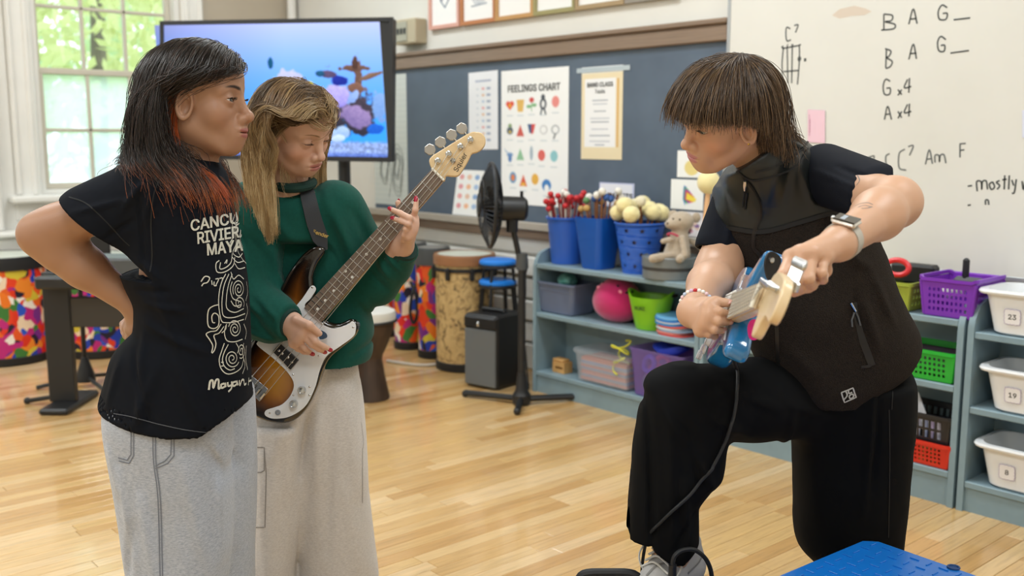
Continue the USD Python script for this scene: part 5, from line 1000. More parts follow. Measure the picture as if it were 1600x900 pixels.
    def eyes(s, iris='3a2618'):
        ms, cs = [], []
        for sg in (1, -1):
            m = trimesh.creation.icosphere(4, .0123); v = np.asarray(m.vertices); g = unit(np.array([1.0, s.gaze[0] , s.gaze[1]])); ca = unit(v) @ g; an = np.arccos(np.clip(ca, -1, 1)); c = np.tile(np.array([.72, .68, .64]), (len(v), 1)); c[an < .54] = np.array(lin(iris)); c[an < .24] = .004; c[(an < .58) & (an > .49)] *= .5
            ms.append(trimesh.Trimesh(s.wld(v + s.E * [1, sg, 1]), m.faces, process=False)); cs.append(c)
        return ms, cs
def lashes(h, r=.0006):
    ms = []
    for sg in (1, -1):
        y = np.linspace(-.0125, .0125, 12); pts = []
        for yy in y:
            z = .0006 + h.eo * (1 - (yy / .0135) ** 2) + .06 * yy; x = math.sqrt(max(.0150 ** 2 - yy * yy - z * z, 1e-5)); pts.append(h.wld(h.E * [1, sg, 1] + np.array([x, sg * yy, z])))
        ms.append(tube(np.array(pts), r * np.concatenate([[.4], np.ones(10), [.5]]), 6))
        for k in range(1, 11): e = unit(np.asarray(pts[k]) - h.wld(h.E * [1, sg, 1])); ms.append(tube(np.array([pts[k], pts[k] + e * .004 * h.s - h.M[:, 2] * .0012, pts[k] + e * .0075 * h.s + h.M[:, 2] * .0004]), [.0005, .0004, .00015], 4))
    return ms
# ---- hands: wrist, four knuckles, four finger chains and a thumb chain, all given as joints in q
def hand(wrist, rw, knuckles, fingers, thumb, rf=.0085, pk=.012, palm_r=.0125):
    def f(p):
        d = cap(p, wrist, (np.asarray(knuckles[1]) + knuckles[2]) / 2, rw * .92, palm_r)
        for k in knuckles: d = smin(d, cap(p, wrist, k, rw * .55, palm_r * .92), pk)
        for i in range(3): d = smin(d, cap(p, knuckles[i], knuckles[i + 1], palm_r * .85, palm_r * .85), .008)
        for kn, ch_, s in zip(knuckles, fingers, (1.0, 1.04, .98, .86)):
            pts = [kn] + list(ch_); rs = np.linspace(1.12, .80, len(pts)) * rf * s; d = smin(d, chain(p, pts, rs, .0035), .0045)
        rs = np.linspace(1.55, .95, len(thumb)) * rf; d = smin(d, chain(p, thumb, rs, .005), .010); return d
    return f
def nail(tip, prev, up, r=.0062, L=.008):
    t = unit(np.asarray(tip) - prev); u = unit(np.asarray(up) - (np.asarray(up) @ t) * t); s = np.cross(u, t); return ball(np.asarray(tip) + u * r * .78 + t * .002, 1.0, 2, (L, r * .82, .0016), np.stack([t, s, u], 1))
def union(*fs, k=.01):
    def f(p):
        d = fs[0](p)
        for g in fs[1:]: d = smin(d, g(p), k)
        return d
    return f
# ---- hair: strands grown from the scalp, falling under gravity over the head and shoulders
def grow(h, n, keep, start, length, collide, seed, steps=26, grav=.16, layer=(.004, .022), clump=.55, nclump=140, curl=.0, wave=.0, lead=None, root_r=1.0, stiff=1.0, steer=None):
    g = np.random.default_rng(seed); out = np.zeros((0, 3))
    while len(out) < n:
        d = unit(g.normal(size=(n * 3, 3))); r = np.array([-.012, 0, .033]) + d * np.array([.096, .076, .081]) * root_r; out = np.vstack([out, r[keep(r, d)]])
    r = out[:n]; d0 = unit(r - [-.012, 0, .033]); dr = np.array(start(r, d0), float); dr = unit(dr - (dr * d0).sum(1, keepdims=True) * d0 * .85); L = length(r, d0) * g.uniform(.86, 1.05, n); lay = g.uniform(*layer, n) * (1 if lead is None else lead(r)); p = h.wld(r); dv = dr @ h.M.T; paths = [p.copy()]; ds = (L / (steps - 1))[:, None] * h.s; ph = g.uniform(0, 6.28, n)
    cl = g.integers(0, n, nclump); rc = r[cl]; near = np.argmin(((r[:, None, :] - rc[None]) ** 2).sum(2), 1) if n * nclump < 3e6 else g.integers(0, nclump, n)
    for k in range(1, steps):
        t = k / (steps - 1); gv = np.zeros_like(dv); gv[:, 2] = -grav * (0.35 + t); dv = unit(dv * stiff + gv + g.normal(size=dv.shape) * curl)
        if steer is not None: dv = unit(dv + steer(h.loc(p), t, r) @ h.M.T * .5)
        if wave: sd = np.cross(dv, [0, 0, 1.0]); dv = unit(dv + sd * (wave * np.sin(t * 13 + near * 1.7))[:, None])
        p = p + dv * ds; x = collide(p); lim = lay * min(1, t * 4 + .25); bad = x < lim
        if bad.any():
            nrm = gradf(collide, p[bad], .004); p[bad] += nrm * (lim[bad] - x[bad])[:, None]; dn = (dv[bad] * nrm).sum(1, keepdims=True); dv[bad] = unit(dv[bad] - np.minimum(dn, 0) * nrm)
        paths.append(p.copy())
    A = np.stack(paths, 1); C = A[cl][near]; w = (np.linspace(0, 1, steps) ** 1.2 * clump)[None, :, None] * g.uniform(.5, 1.0, n)[:, None, None]; off = g.normal(size=(n, 1, 3)) * .0035
    A = A * (1 - w) + (C + off) * w; return A, near
def hair_prims(person, A, near, mats, w0=.0011, w1=.00045, seed=0, name='hair_strands'):
    g = np.random.default_rng(seed); key = (np.sin(near * 12.9898) * 43758.5) % 1.0 + g.normal(size=len(A)) * .12; st = A.shape[1]; cut = np.quantile(key, np.cumsum([m[1] for m in mats])[:-1]); grp = np.searchsorted(cut, key)
    wd = np.interp(np.linspace(0, 1, st), [0, .7, 1], [w0, w0 * .85, w1])
    for k, (m, _) in enumerate(mats):
        S = [fromQ(x) for x in A[grp == k]]
        if S: curves(person, name, S, np.tile(wd, len(S)), m)
def hairmat(name, c, rough=.32, tip=None, z0=0, z1=1):
    if name in MATS: return MATS[name]
    n = {'p': ('principled_bsdf', {'base_color': lin(c), 'roughness': rough, 'specular_ior_level': .55, 'specular_tint': (1, .95, .9)})}; l = []
    if tip is not None:
        n |= {'g': ('geometry', {}), 's': ('separate_xyz', {}), 'no': ('noise_texture', {'scale': 30.0}), 'ad': ('math', {'math_type': 'multiply_add', 'value2': .12}), 'mr': ('map_range', {'from_min': z1, 'from_max': z0, 'clamp': True}), 'x': ('mix_color', {'a': lin(c), 'b': lin(tip)})}
        l = [('g.position', 's.vector'), ('g.position', 'no.vector'), ('no.fac', 'ad.value1'), ('s.z', 'ad.value3'), ('ad.value', 'mr.value'), ('mr.result', 'x.fac'), ('x.result', 'p.base_color')]
    MATS[name] = usdkit.material(stage, '/World/Looks/' + name, n, l, surface='p.BSDF'); return MATS[name]
# ================================================================== left girl: black T-shirt, grey sweatpants, hand on hip
DA = 2.05
A_ = thing('person', 'girl with dark orange-tipped hair in a black printed t-shirt, hand on her hip', 'person', Q(*(toQ(P(290, 700, DA)) * (1, 1, 0))))
hA = Head(G(314, 157, DA), (.993, -.10, .0), roll=-.02, scale=.985, eye_open=.0040, gaze=(-.12, .0), lips=1.05, nose=1.0).nose_at(G(395.5, 183, 2.03))
neckA = lambda p: smin(cap(p, hA.wld((-.022, 0, -.055)), G(296, 282, 2.07), .050, .054), cap(p, G(296, 275, 2.06), G(292, 330, 2.06), .056, .09), .03)
SKA = dict(skin='a57c62', lip='9c5a52', brow='2a1c16', blush=.18)
f = union(hA, neckA, k=.028)
m = nets(f, hA.c - [.15, .15, .30], hA.c + [.15, .15, .14], .0019); c = hA.color(np.asarray(m.vertices), **SKA, brow_w=.0042)
# arm on the hip
sh, el_, wr = G(212, 303, 1.96), G(64, 366, 1.99), G(213, 478, 2.02)
kn = [G(222, 508, 2.0), G(214, 514, 2.015), G(206, 515, 2.035), G(200, 512, 2.055)]
fing = [[G(231, 530, 2.01), G(235, 545, 2.03)], [G(203, 528, 2.04), G(196, 520, 2.075), G(200, 508, 2.09)], [G(198, 524, 2.055), G(193, 512, 2.085), G(199, 502, 2.1)], [G(195, 517, 2.07), G(192, 506, 2.095), G(199, 498, 2.1)]]
hand_a = hand(wr, .026, kn, fing, [G(222, 490, 2.005), G(229, 512, 1.995), G(233, 528, 2.0)], rf=.0082)
upA = lambda p: smin(smin(cap(p, sh, el_, .047, .0405), cap(p, el_ * .55 + wr * .45, wr, .0385, .0255), .03), smin(cap(p, el_, el_ * .55 + wr * .45, .0385, .0395), cap(p, el_ * .8 + sh * .2, el_ * .8 + wr * .2, .040, .040), .03), .025)
armA = union(upA, hand_a, k=.016)
ma = nets(armA, np.minimum(el_, sh) - [.08, .12, .28], np.maximum(sh, wr) + [.10, .14, .09], .0026)
sh2 = G(322, 318, 2.24); fa = lambda p: chain(p, [sh2, G(345, 430, 2.26), G(335, 520, 2.24), G(330, 545, 2.24)], [.045, .036, .026, .024], .02)   # far arm hangs behind the torso
torsoA = Rows([(262, 272, 325, .05), (300, 232, 345, .09), (350, 230, 345, .10), (450, 225, 365, .11), (560, 230, 365, .11), (650, 205, 360, .10), (720, 215, 350, .08)], DA)
legsA = lambda p: np.minimum(chain(p, [G(265, 640, 2.02), G(278, 900, 2.02), Q2F(285, 2.02)], [.06, .05, .045], .03), chain(p, [G(318, 640, 2.14), G(335, 900, 2.15), Q2F(345, 2.15)], [.055, .05, .045], .03))
def Q2F(u, d): q = G(u, 800, d); return np.array([q[0], q[1], .09])
mt = nets(lambda p: smin(smin(torsoA(p), legsA(p), .04), fa(p), .02), [-.95, 1.7, .02], [-.25, 2.45, 1.2], .011, 1)
c = np.vstack([c, np.tile(np.array(lin(SKA['skin'])), (len(ma.vertices) + len(mt.vertices), 1))])
M_SKINV = vmat('skin', .42, sss=.06, spec=.45, bump=.12, bscale=420, bdist=.0006)
put(A_, 'body', W3(cat(m, ma, mt)), M_SKINV, col=c)
for e, ec in zip(*hA.eyes('2e1c12')): put(A_, 'eye', W3(e), vmat('eye_gloss', .12, coat=.6), col=ec)
put(A_, 'eyelashes', W3(cat(*lashes(hA))), mat('lash', '120c0a', .6), kind='stuff')
# t-shirt
hem_u, hem_v = [120, 155, 200, 250, 300, 345, 395, 430], [640, 649, 659, 671, 681, 682, 648, 620]
hz = [G(u, v, DA - .13)[2] for u, v in zip(hem_u, hem_v)]; ha = [G(u, v, DA)[0] for u, v in zip(hem_u, hem_v)]
bodyA = Rows([(246, 268, 334, .055, .02), (262, 238, 346, .085, .02), (280, 218, 353, .125), (305, 205, 359, .150), (340, 190, 367, .155), (380, 186, 375, .152), (410, 190, 381, .150), (440, 200, 385, .148), (480, 216, 387, .142), (512, 214, 388, .140), (532, 196, 389, .145), (552, 181, 390, .150), (595, 168, 392, .155), (636, 157, 396, .160), (690, 150, 400, .165)], DA, 2.3, yaw=.3)
s0, s1 = G(240, 296, 1.955), G(150, 352, 1.965); hp0, hpn = G(154, 353, 1.965), None
e1, e2 = G(103, 313, 1.965), G(206, 393, 1.965); hpn = unit(np.array([-(e2 - e1)[2], 0, (e2 - e1)[0]])); hpn = hpn if hpn[0] < 0 else -hpn
def sleeveA(p): return cap(p, s0, s1, .068, .083, sq=(1, .86, 1))
foldsA = [(250, 275, 205, 330, 6, .007), (262, 285, 240, 350, 7, .006), (210, 310, 130, 330, 5, .005), (225, 340, 175, 372, 5, -.005), (236, 300, 238, 420, 4, -.005), (245, 420, 300, 560, 9, .007), (230, 520, 236, 640, 8, .010), (216, 545, 250, 650, 6, -.008), (262, 560, 225, 655, 9, .007), (235, 470, 300, 480, 6, .006), (232, 500, 330, 545, 7, .007), (290, 560, 330, 660, 10, .006), (190, 560, 172, 630, 7, .006), (230, 400, 262, 430, 6, .006), (222, 450, 280, 450, 5, -.005), (330, 420, 360, 560, 9, .004)]
def shirtA0(p): d = smin(bodyA(p), smin(cap(p, s0, G(300, 285, 2.05), .068, .06), sleeveA(p), .02), .025); return d - folds(p, foldsA, 1.95) - .006 * fbmq(p, 9, 3, 4)
def shirtA(p):
    d = shirtA0(p); zh = np.interp(p[:, 0], ha, hz); pl = (p - e1) @ hpn; side = (p[:, 0] < e2[0] + .02) & (p[:, 2] > e2[2] - .02)
    out = smax(d, zh - p[:, 2], .006); out = smax(out, -smax(d + .006, (p[:, 2] - zh - .03), .004), .003)
    pl = np.where(p[:, 2] > e2[2] - .05, pl, -1); out = smax(out, pl, .004); slin = smax(sleeveA(p) + .010, -(pl + .032), .006); return smax(out, -slin, .004)
ms = nets(shirtA, [-1.02, 1.72, .58], [-.40, 2.34, 1.30], .0046); M_TEE = mat('black_tee', '0d1119', .85, var=.12, vscale=90, bump=.25, bscale=900, spec=.15, bdist=.0008)
put(A_, 'shirt', W3(ms), M_TEE, smooth=True)
SHsurf = lambda p: shirtA(p)
put(A_, 'shirt_seam', W3(decal(shirtA, [[(255, 270), (241, 300), (236, 340), (238, 400), (234, 425)], [(108, 308), (135, 318), (165, 345), (190, 372), (203, 384)]], DA, .0013)), mat('tee_seam', '101216', .8), kind='stuff')
put(A_, 'shirt_hem', W3(decal(shirtA, [[(178, 646), (205, 651), (250, 663), (300, 673), (345, 674), (385, 652)]], DA, .0009)), mat('tee_seam2', '4c5058', .8))
# chest print, measured stroke by stroke; letters follow the cloth
M_PRINT = mat('print_ink', 'c9c8bc', .6, var=.08, vscale=200)
def lettering(s, h, o, ex, ey, d, f, depth=.0006, bold=True):
    "block letters laid on the cloth: o, ex, ey in pixels (ex per metre of text height units)"
    m = meshkit.text_mesh(s, 1.0, .02, bold); v = np.asarray(m.vertices); top = v[:, 2] > .01; pix = np.array(o) + v[:, :1] * np.array(ex) + v[:, 1:2] * np.array(ey)
    q = onto(f, pix, d, 0.0); q = q + gradf(f, q) * np.where(top, .0014, .0003)[:, None]; return trimesh.Trimesh(q, m.faces, process=False)
put(A_, 'shirt_print', W3(lettering('CANCUN', 1, (297, 361), (15.2, -2.6), (-1.0, -16.5), DA, shirtA)), M_PRINT, smooth=False)
put(A_, 'shirt_print', W3(lettering('RIVIERA', 1, (307, 381), (14.0, -2.2), (-1.0, -17.5), DA, shirtA)), M_PRINT, smooth=False)
put(A_, 'shirt_print', W3(lettering('MAYA', 1, (322, 399), (14.0, -1.9), (-.8, -17.5), DA, shirtA)), M_PRINT, smooth=False)
def spiral(u, v, r0, turns, ph, sx=1.0, sgn=1): t = np.linspace(0, 1, int(16 * turns)); a = ph + sgn * t * turns * 2 * np.pi; return [(u + sx * r0 * (1 - .85 * x) * math.cos(y), v + r0 * (1 - .85 * x) * math.sin(y)) for x, y in zip(t, a)]
PR = [[(314, 440), (320, 432), (327, 434), (324, 441), (318, 443), (315, 447)], [(330, 438), (331, 445)], [(334, 440), (334, 446), (338, 446)], [(336, 436), (341, 436), (337, 445)], [(342, 435), (347, 435), (344, 446)],
      [(342, 407), (337, 412), (338, 424), (346, 426), (356, 422), (364, 414), (366, 402)], [(344, 410), (343, 420), (352, 418), (360, 410), (362, 396)], [(350, 412), (354, 406), (353, 412)], [(371, 345), (366, 360), (368, 380), (363, 395), (372, 402), (378, 396)], [(366, 335), (362, 350), (364, 368), (358, 380)], [(376, 350), (374, 372), (379, 388)], [(357, 333), (362, 345), (368, 352), (374, 348)], [(370, 333), (374, 345), (378, 362)],
      [(352, 428), (346, 440), (342, 456), (341, 476), (345, 500), (352, 504), (366, 503), (380, 499)], [(357, 428), (350, 444), (347, 460), (346, 478), (349, 494), (364, 496), (382, 490)], [(362, 428), (356, 446), (353, 466), (354, 482), (366, 488), (380, 482)],
      spiral(372, 452, 15, 2.3, 2.6, .62), spiral(373, 474, 11, 1.6, .5, .7, -1), [(360, 425), (364, 436), (372, 430), (380, 436)], [(362, 440), (359, 452), (363, 466), (372, 470)],
      [(341, 476), (333, 478), (326, 484), (324, 498), (326, 510), (334, 513), (341, 508), (341, 494), (335, 489), (331, 494), (332, 503), (336, 504)], [(345, 506), (338, 516), (328, 518), (322, 522), (327, 530), (332, 540), (330, 551)], [(349, 510), (342, 520), (334, 524), (337, 536), (335, 546), (331, 552)], [(353, 506), (352, 514), (346, 520)],
      spiral(366, 514, 14, 2.4, 3.4, .72), [(352, 508), (350, 520), (354, 532), (366, 534), (378, 530)], [(380, 506), (384, 518), (382, 530)], [(350, 536), (346, 548), (342, 562), (345, 576), (354, 584), (366, 582), (376, 574), (380, 560)], [(356, 538), (350, 550), (347, 562), (350, 572), (358, 578), (366, 576)], spiral(362, 560, 14, 2.2, .4, .8), spiral(376, 548, 12, 1.9, 2.0, .5, -1), [(380, 536), (378, 552), (382, 570), (378, 584)], [(384, 540), (383, 560), (386, 578)], [(368, 536), (372, 544), (370, 552)], [(345, 566), (349, 566)], [(345, 572), (350, 571)],
      [(360, 470), (366, 478), (376, 476)], [(384, 440), (386, 456), (383, 470)], [(384, 474), (386, 486), (382, 500)], [(362, 402), (370, 410), (380, 408)], [(366, 412), (372, 420), (382, 418)], [(375, 380), (370, 390), (377, 404), (384, 412)]]
for k, s_ in enumerate(PR): put(A_, 'shirt_print', W3(decal(shirtA, [s_], DA, .00112, .0013, 5)), M_PRINT, smooth=False)
SC = [[(326, 609), (328, 596), (332, 595), (333, 606), (337, 594), (341, 594), (341, 607), (345, 604)], [(350, 599), (345, 601), (346, 606), (351, 603), (351, 598), (352, 605)], [(355, 597), (356, 603), (361, 601), (361, 596), (361, 606), (356, 612)], [(368, 596), (363, 598), (364, 603), (369, 600), (369, 595), (371, 602)], [(373, 594), (374, 602), (377, 594), (380, 594), (381, 601), (384, 599)], [(388, 590), (387, 602)], [(387, 596), (392, 594)]]
for s_ in SC: put(A_, 'shirt_print', W3(decal(shirtA, [s_], DA, .0021, .0013, 5)), M_PRINT, smooth=False)
# sweatpants
nearA = Rows([(600, 175, 360, .11), (655, 166, 360, .118), (720, 177, 357, .115), (800, 190, 355, .11), (860, 199, 354, .108), (900, 206, 353, .106), (1000, 222, 352, .10), (1100, 236, 350, .095), (1178, 244, 348, .09)], 2.02, 2.3)
farA = Rows([(600, 240, 392, .11), (655, 250, 396, .112), (720, 262, 398, .11), (800, 280, 396, .105), (900, 290, 395, .10), (1000, 298, 395, .1), (1160, 305, 392, .09)], 2.15, 2.3)
fpA = [(205, 720, 225, 860, 8, .008), (240, 760, 262, 900, 9, .008), (225, 800, 212, 890, 8, -.008), (300, 700, 340, 900, 12, .007), (345, 700, 350, 880, 7, .008), (330, 690, 352, 760, 8, -.008), (270, 780, 290, 960, 12, -.006), (380, 690, 385, 880, 6, .006), (368, 700, 372, 860, 5, -.007), (185, 690, 200, 760, 7, .006)]
def pantsA(p): d = smin(nearA(p), farA(p), .012); return d - folds(p, fpA, 1.98) - .008 * fbmq(p * [1, 1, .5], 11, 3, 9)
mp = nets(pantsA, [-1.0, 1.78, .01], [-.40, 2.4, .82], .0056); M_GREY = usdkit.material(stage, '/World/Looks/heather_grey', {'g': ('geometry', {}), 'm': ('mapping', {'scale': (1.0, 1.0, 3.2)}), 'n': ('noise_texture', {'scale': 130.0, 'detail': 3.0, 'roughness': .7}), 'r': ('rgb_ramp', {'ramp': [(.3, lin('929bab')), (.7, lin('bac1cd'))]}), 'bn': ('noise_texture', {'scale': 700.0}), 'b': ('bump', {'strength': .2, 'distance': .0008}), 'p': ('principled_bsdf', {'roughness': .9, 'sheen_weight': .25})}, [('g.position', 'm.vector'), ('m.vector', 'n.vector'), ('n.fac', 'r.fac'), ('r.color', 'p.base_color'), ('g.position', 'bn.vector'), ('bn.fac', 'b.height'), ('b.normal', 'p.normal')], surface='p.BSDF')
put(A_, 'sweatpants', W3(mp), M_GREY, smooth=True)
for s_ in [[(239, 672), (240, 720), (247, 780), (250, 900)], [(243, 672), (244, 722), (251, 782), (254, 900)]]: put(A_, 'side_seam', W3(decal(pantsA, [s_], 2.0, .0011)), mat('grey_stitch', '757c8a', .9), smooth=False)
for s_ in [[(209, 660), (209, 712), (202, 724), (186, 720)], [(205, 660), (205, 710), (199, 719), (185, 715)], [(272, 678), (272, 712), (262, 724), (243, 732)], [(268, 678), (267, 710), (258, 720), (243, 728)]]: put(A_, 'pocket_seam', W3(decal(pantsA, [s_], 2.0, .0011, smooth=False)), mat('grey_stitch', '757c8a', .9), smooth=False)
# shoes on the floor (below the frame)
def shoe(person, ankle_u, d, yawdir, z0, color, name='shoe', L=.25, at=None):
    c = G(ankle_u, 900, d) if at is None else np.array(at, float); c[2] = z0; fw = unit(np.array([yawdir[0], yawdir[1], 0])); lf = np.array([-fw[1], fw[0], 0]); M = np.stack([fw, lf, [0, 0, 1.0]], 1)
    def f(q):
        p = (q - c) @ M; d = cap(p, (-.045, 0, .040), (.10, 0, .034), .040, .036, sq=(1, .98, 1)); d = smin(d, cap(p, (-.045, 0, .05), (-.035, 0, .095), .040, .040), .03); d = smin(d, ell(p, (.115, 0, .030), (.055, .044, .034)), .02); d = smin(d, cap(p, (-.01, 0, .095), (.06, 0, .062), .030, .026), .03); d = smax(d, -cap(p, (-.038, 0, .10), (-.030, 0, .15), .031, .034), .008); return smax(d, .012 - p[:, 2], .006)
    def sole(q): p = (q - c) @ M; x = np.abs(p[:, 2] - .013) - .012; w = .046 - .010 * np.exp(-((p[:, 0] - .02) / .04) ** 2); e = np.maximum(np.maximum(np.abs(p[:, 0] - .042) - .135, np.abs(p[:, 1]) - w), np.sqrt(np.maximum((p[:, 0] - .042) / .135, 0) ** 4 * .5 + (p[:, 1] / w) ** 2) * w - w); e2_ = (((np.abs(p[:, 0] - .042) / .138) ** 2.6 + (np.abs(p[:, 1]) / (w + .004)) ** 2.6) ** (1 / 2.6) - 1) * w; return smax(e2_, x, .006)
    return f, sole, c, M
for u, d in ((292, 2.02), (352, 2.14)):
    f, so, c, M = shoe(A_, u, d, (.9, -.3), 0.0, None); put(A_, 'shoe', W3(nets(f, c - [.2, .2, .0], c + [.22, .2, .16], .005)), mat('white_shoe', 'd9d8d4', .6), smooth=True); put(A_, 'shoe_sole', W3(nets(so, c - [.2, .2, .01], c + [.22, .2, .05], .004)), mat('sole_white', 'e6e4de', .6), smooth=True)
# hair: dark, tucked behind the ear, orange ends
bodc = lambda p: np.minimum(bodyA(p), cap(p, s0, s1, .07, .083))
def collA(p): l = hA.loc(p); d = ell(l, (-.012, 0, .033), (.096, .076, .081)); d = smin(d, ell(l, (.03, 0, .0), (.066, .060, .09)), .03); d = smin(d, ell(l, (.03, 0, .044), (.066, .066, .0575)), .03) * hA.s; return np.minimum(np.minimum(d, neckA(p)), bodc(p))
def lineA(x): return np.where(x > .01, .016 + .80 * (x - .01), np.where(x > -.030, .016, .016 - 3.0 * (-.030 - x)))
def baseA(q):
    p = hA.loc(q); d = smin(ell(p, (-.014, 0, .033), (.0995, .0785, .083)), ell(p, (.03, 0, .044), (.0645, .0645, .0560)), .03); lim = np.maximum(lineA(p[:, 0]) + .004 - p[:, 2], -.065 - p[:, 2]) * .7; return smax(d, lim, .006) * hA.s
put(A_, 'hair_base', W3(nets(baseA, hA.c - .17, hA.c + .17, .004)), hairmat('hair_black_base', '14100f', .4), smooth=True)
def keepA(r, d): x, y, z = r.T; return (z > lineA(x)) & (z > -.045)
PARTA = .022
def startA(r, d):
    t = np.zeros_like(r); up = np.clip((r[:, 2] - .03) / .08, 0, 1); sgn = np.where(r[:, 1] > PARTA, 1, -1); t[:, 0] = -.40 * np.clip((r[:, 0] + .05) / .06, 0, 1) - .02; t[:, 1] = sgn * (.25 + .75 * up); t[:, 2] = -.6; return t
def steerA(l, t, r):
    o = np.zeros_like(l); x, y, z = l.T; mid = (z < np.where(x > .015, .066, .050)) & (z > -.06) & (x > -.018); o[:, 0] = np.where(mid, -1.5, 0) + np.where((z < -.09) & (x < .015) & (r[:, 0] > -.05), .42, 0) + np.where((x < -.105) & (z < .06), .55, 0); o[:, 2] = np.where(mid, np.where(x > .015, .16, .10), 0); return o
def lenA(r, d): return np.where(r[:, 0] > -.055, .30, .235) + .75 * np.clip(r[:, 2] - .03, 0, .1)
def hz_(v): return float(G(300, v, DA)[2]) + .06
HB = [(hairmat('hair_black', '15100f', .26, 'a8541c', hz_(318), hz_(250)), .40), (hairmat('hair_black2', '1e1513', .24, '7a3a16', hz_(330), hz_(275)), .46), (hairmat('hair_brown', '40302c', .28, 'b8642a', hz_(310), hz_(240)), .14)]
A1, n1 = grow(hA, 11000, keepA, startA, lenA, collA, 11, 32, grav=.15, layer=(.002, .015), clump=.5, nclump=320, curl=.02, stiff=.85, steer=steerA); hair_prims(A_, A1, n1, HB, .00085, .0004, 3)
def keepC(r, d): x, y, z = r.T; return (y < -.05) & (x > -.042) & (x < -.006) & (z > -.03) & (z < .03)
A2, n2 = grow(hA, 150, keepC, lambda r, d: np.tile([-.12, -.25, -.9], (len(r), 1)), lambda r, d: np.full(len(r), .25), collA, 12, 24, grav=.2, layer=(.002, .012), clump=.7, nclump=12, curl=.03, steer=lambda l, t, r: np.stack([np.where(l[:, 2] < -.05, .10, -.02), 0 * t + 0 * l[:, 0], 0 * l[:, 0]], 1)); hair_prims(A_, A2, n2, [(hairmat('hair_copper', 'a5481a', .3), 1.0)], .0011, .0005, 4)
# ================================================================== bass guitar: drawn in its own plane, 0.36 m deep behind the picture of A
DB = 2.37
def BP(u, v, h=0.0):
    "point of the bass's top plane; h height above the top (towards the player's front)"
    o = CAM + CF * (DB / (CF @ FWD)); k = DB / (CF @ FWD) / F_PX; u, v, h = np.broadcast_arrays(np.asarray(u, float), np.asarray(v, float), np.asarray(h, float))
    return o + ((u - 800) * k)[..., None] * RIGHT - ((v - 450) * k)[..., None] * CU - h[..., None] * CF
KB = DB / float(CF @ FWD) / F_PX
BM = np.stack([RIGHT, CU, -CF], 1); BO = CAM + CF * (DB / (CF @ FWD))
def flat(pts): return np.array([((u - 800) * KB, -(v - 450) * KB) for u, v in pts])
def bext(poly, h, z0=0.0, bev=0.0): return place(extrude(poly, h, bev, z0), BO, BM)
bass = thing('bass_guitar', 'sunburst electric bass guitar with a white pickguard, held by the blond girl', 'bass guitar', BP(470, 560))
OUT = [(506, 387), (500, 384.5), (490.5, 384), (473, 396), (452, 422), (437, 449), (424, 478), (408, 505), (393, 530), (379, 562), (370, 595), (369, 620), (376, 636), (391, 648), (415, 659), (440, 662.5), (461, 656), (480, 636), (494, 608), (503, 581), (515, 559), (535, 542), (552.5, 527), (560, 511), (556, 501), (545.6, 498), (532, 505), (515, 504), (505, 497), (497, 480), (492, 462), (489, 443), (489, 428), (497, 408), (506, 397)]
bp = poly_smooth(flat(OUT), 8)
# sunburst: amber middle to black rim, as vertex colour on a fine top sheet
body = bext(bp, .040, -.042, .010); put(bass, 'body', body, mat('burst_black', '120d0a', .12, coat=.8))
xs_, ys_ = np.meshgrid(np.arange(bp.bounds[0], bp.bounds[2], .0035), np.arange(bp.bounds[1], bp.bounds[3], .0035)); inner = bp.buffer(-.0105)
ins = shapely.contains_xy(inner, xs_.ravel(), ys_.ravel()).reshape(xs_.shape); ids = np.full(xs_.shape, -1); ids[ins] = np.arange(ins.sum()); V2 = np.stack([xs_[ins], ys_[ins], np.full(ins.sum(), -.0012)], 1)
a, b, c, d = ids[:-1, :-1], ids[:-1, 1:], ids[1:, 1:], ids[1:, :-1]; ok = (a >= 0) & (b >= 0) & (c >= 0) & (d >= 0); Fq = np.vstack([np.stack([a[ok], b[ok], c[ok]], 1), np.stack([a[ok], c[ok], d[ok]], 1)])
dist = shapely.distance(shapely.points(V2[:, :2]), bp.exterior); t = np.clip((dist - .012) / .060, 0, 1)[:, None]; t = t * t * (3 - 2 * t); t2 = np.clip((dist - .04) / .05, 0, 1)[:, None]
grain = .88 + .24 * meshkit.fbm(np.column_stack([V2[:, 0] * 40 + V2[:, 1] * 36, (V2[:, 0] - V2[:, 1]) * 5, 0 * V2[:, 0]]), 3)[:, None]
colr = (np.array(lin('130c08')) * (1 - t) + (np.array(lin('8a4e12')) * (1 - t2) + np.array(lin('b07a20')) * t2) * t) * grain
put(bass, 'sunburst_top', place(trimesh.Trimesh(V2, Fq, process=False), BO, BM), vmat('lacquer', .12, coat=.8), col=colr)
PG = [(487, 446.5), (494, 452), (486, 466), (477, 480), (503, 503), (506, 507.7), (521.5, 513), (542, 507.7), (551, 502), (556, 507), (556, 516), (552, 526), (532, 541), (511, 556), (500.5, 577), (492, 607), (477, 635), (453, 650.6), (428.5, 654), (415, 649), (416, 641), (430, 636), (442, 631), (454, 618), (459.5, 601), (451.5, 584), (430, 562), (404, 541), (403, 534), (413, 527), (428, 513), (444, 498), (458, 483.6), (473, 466)]
put(bass, 'pickguard', bext(poly_smooth(flat(PG), 5), .003, .0002, .0006), mat('pickguard_white', 'dfe0e2', .25, coat=.4))
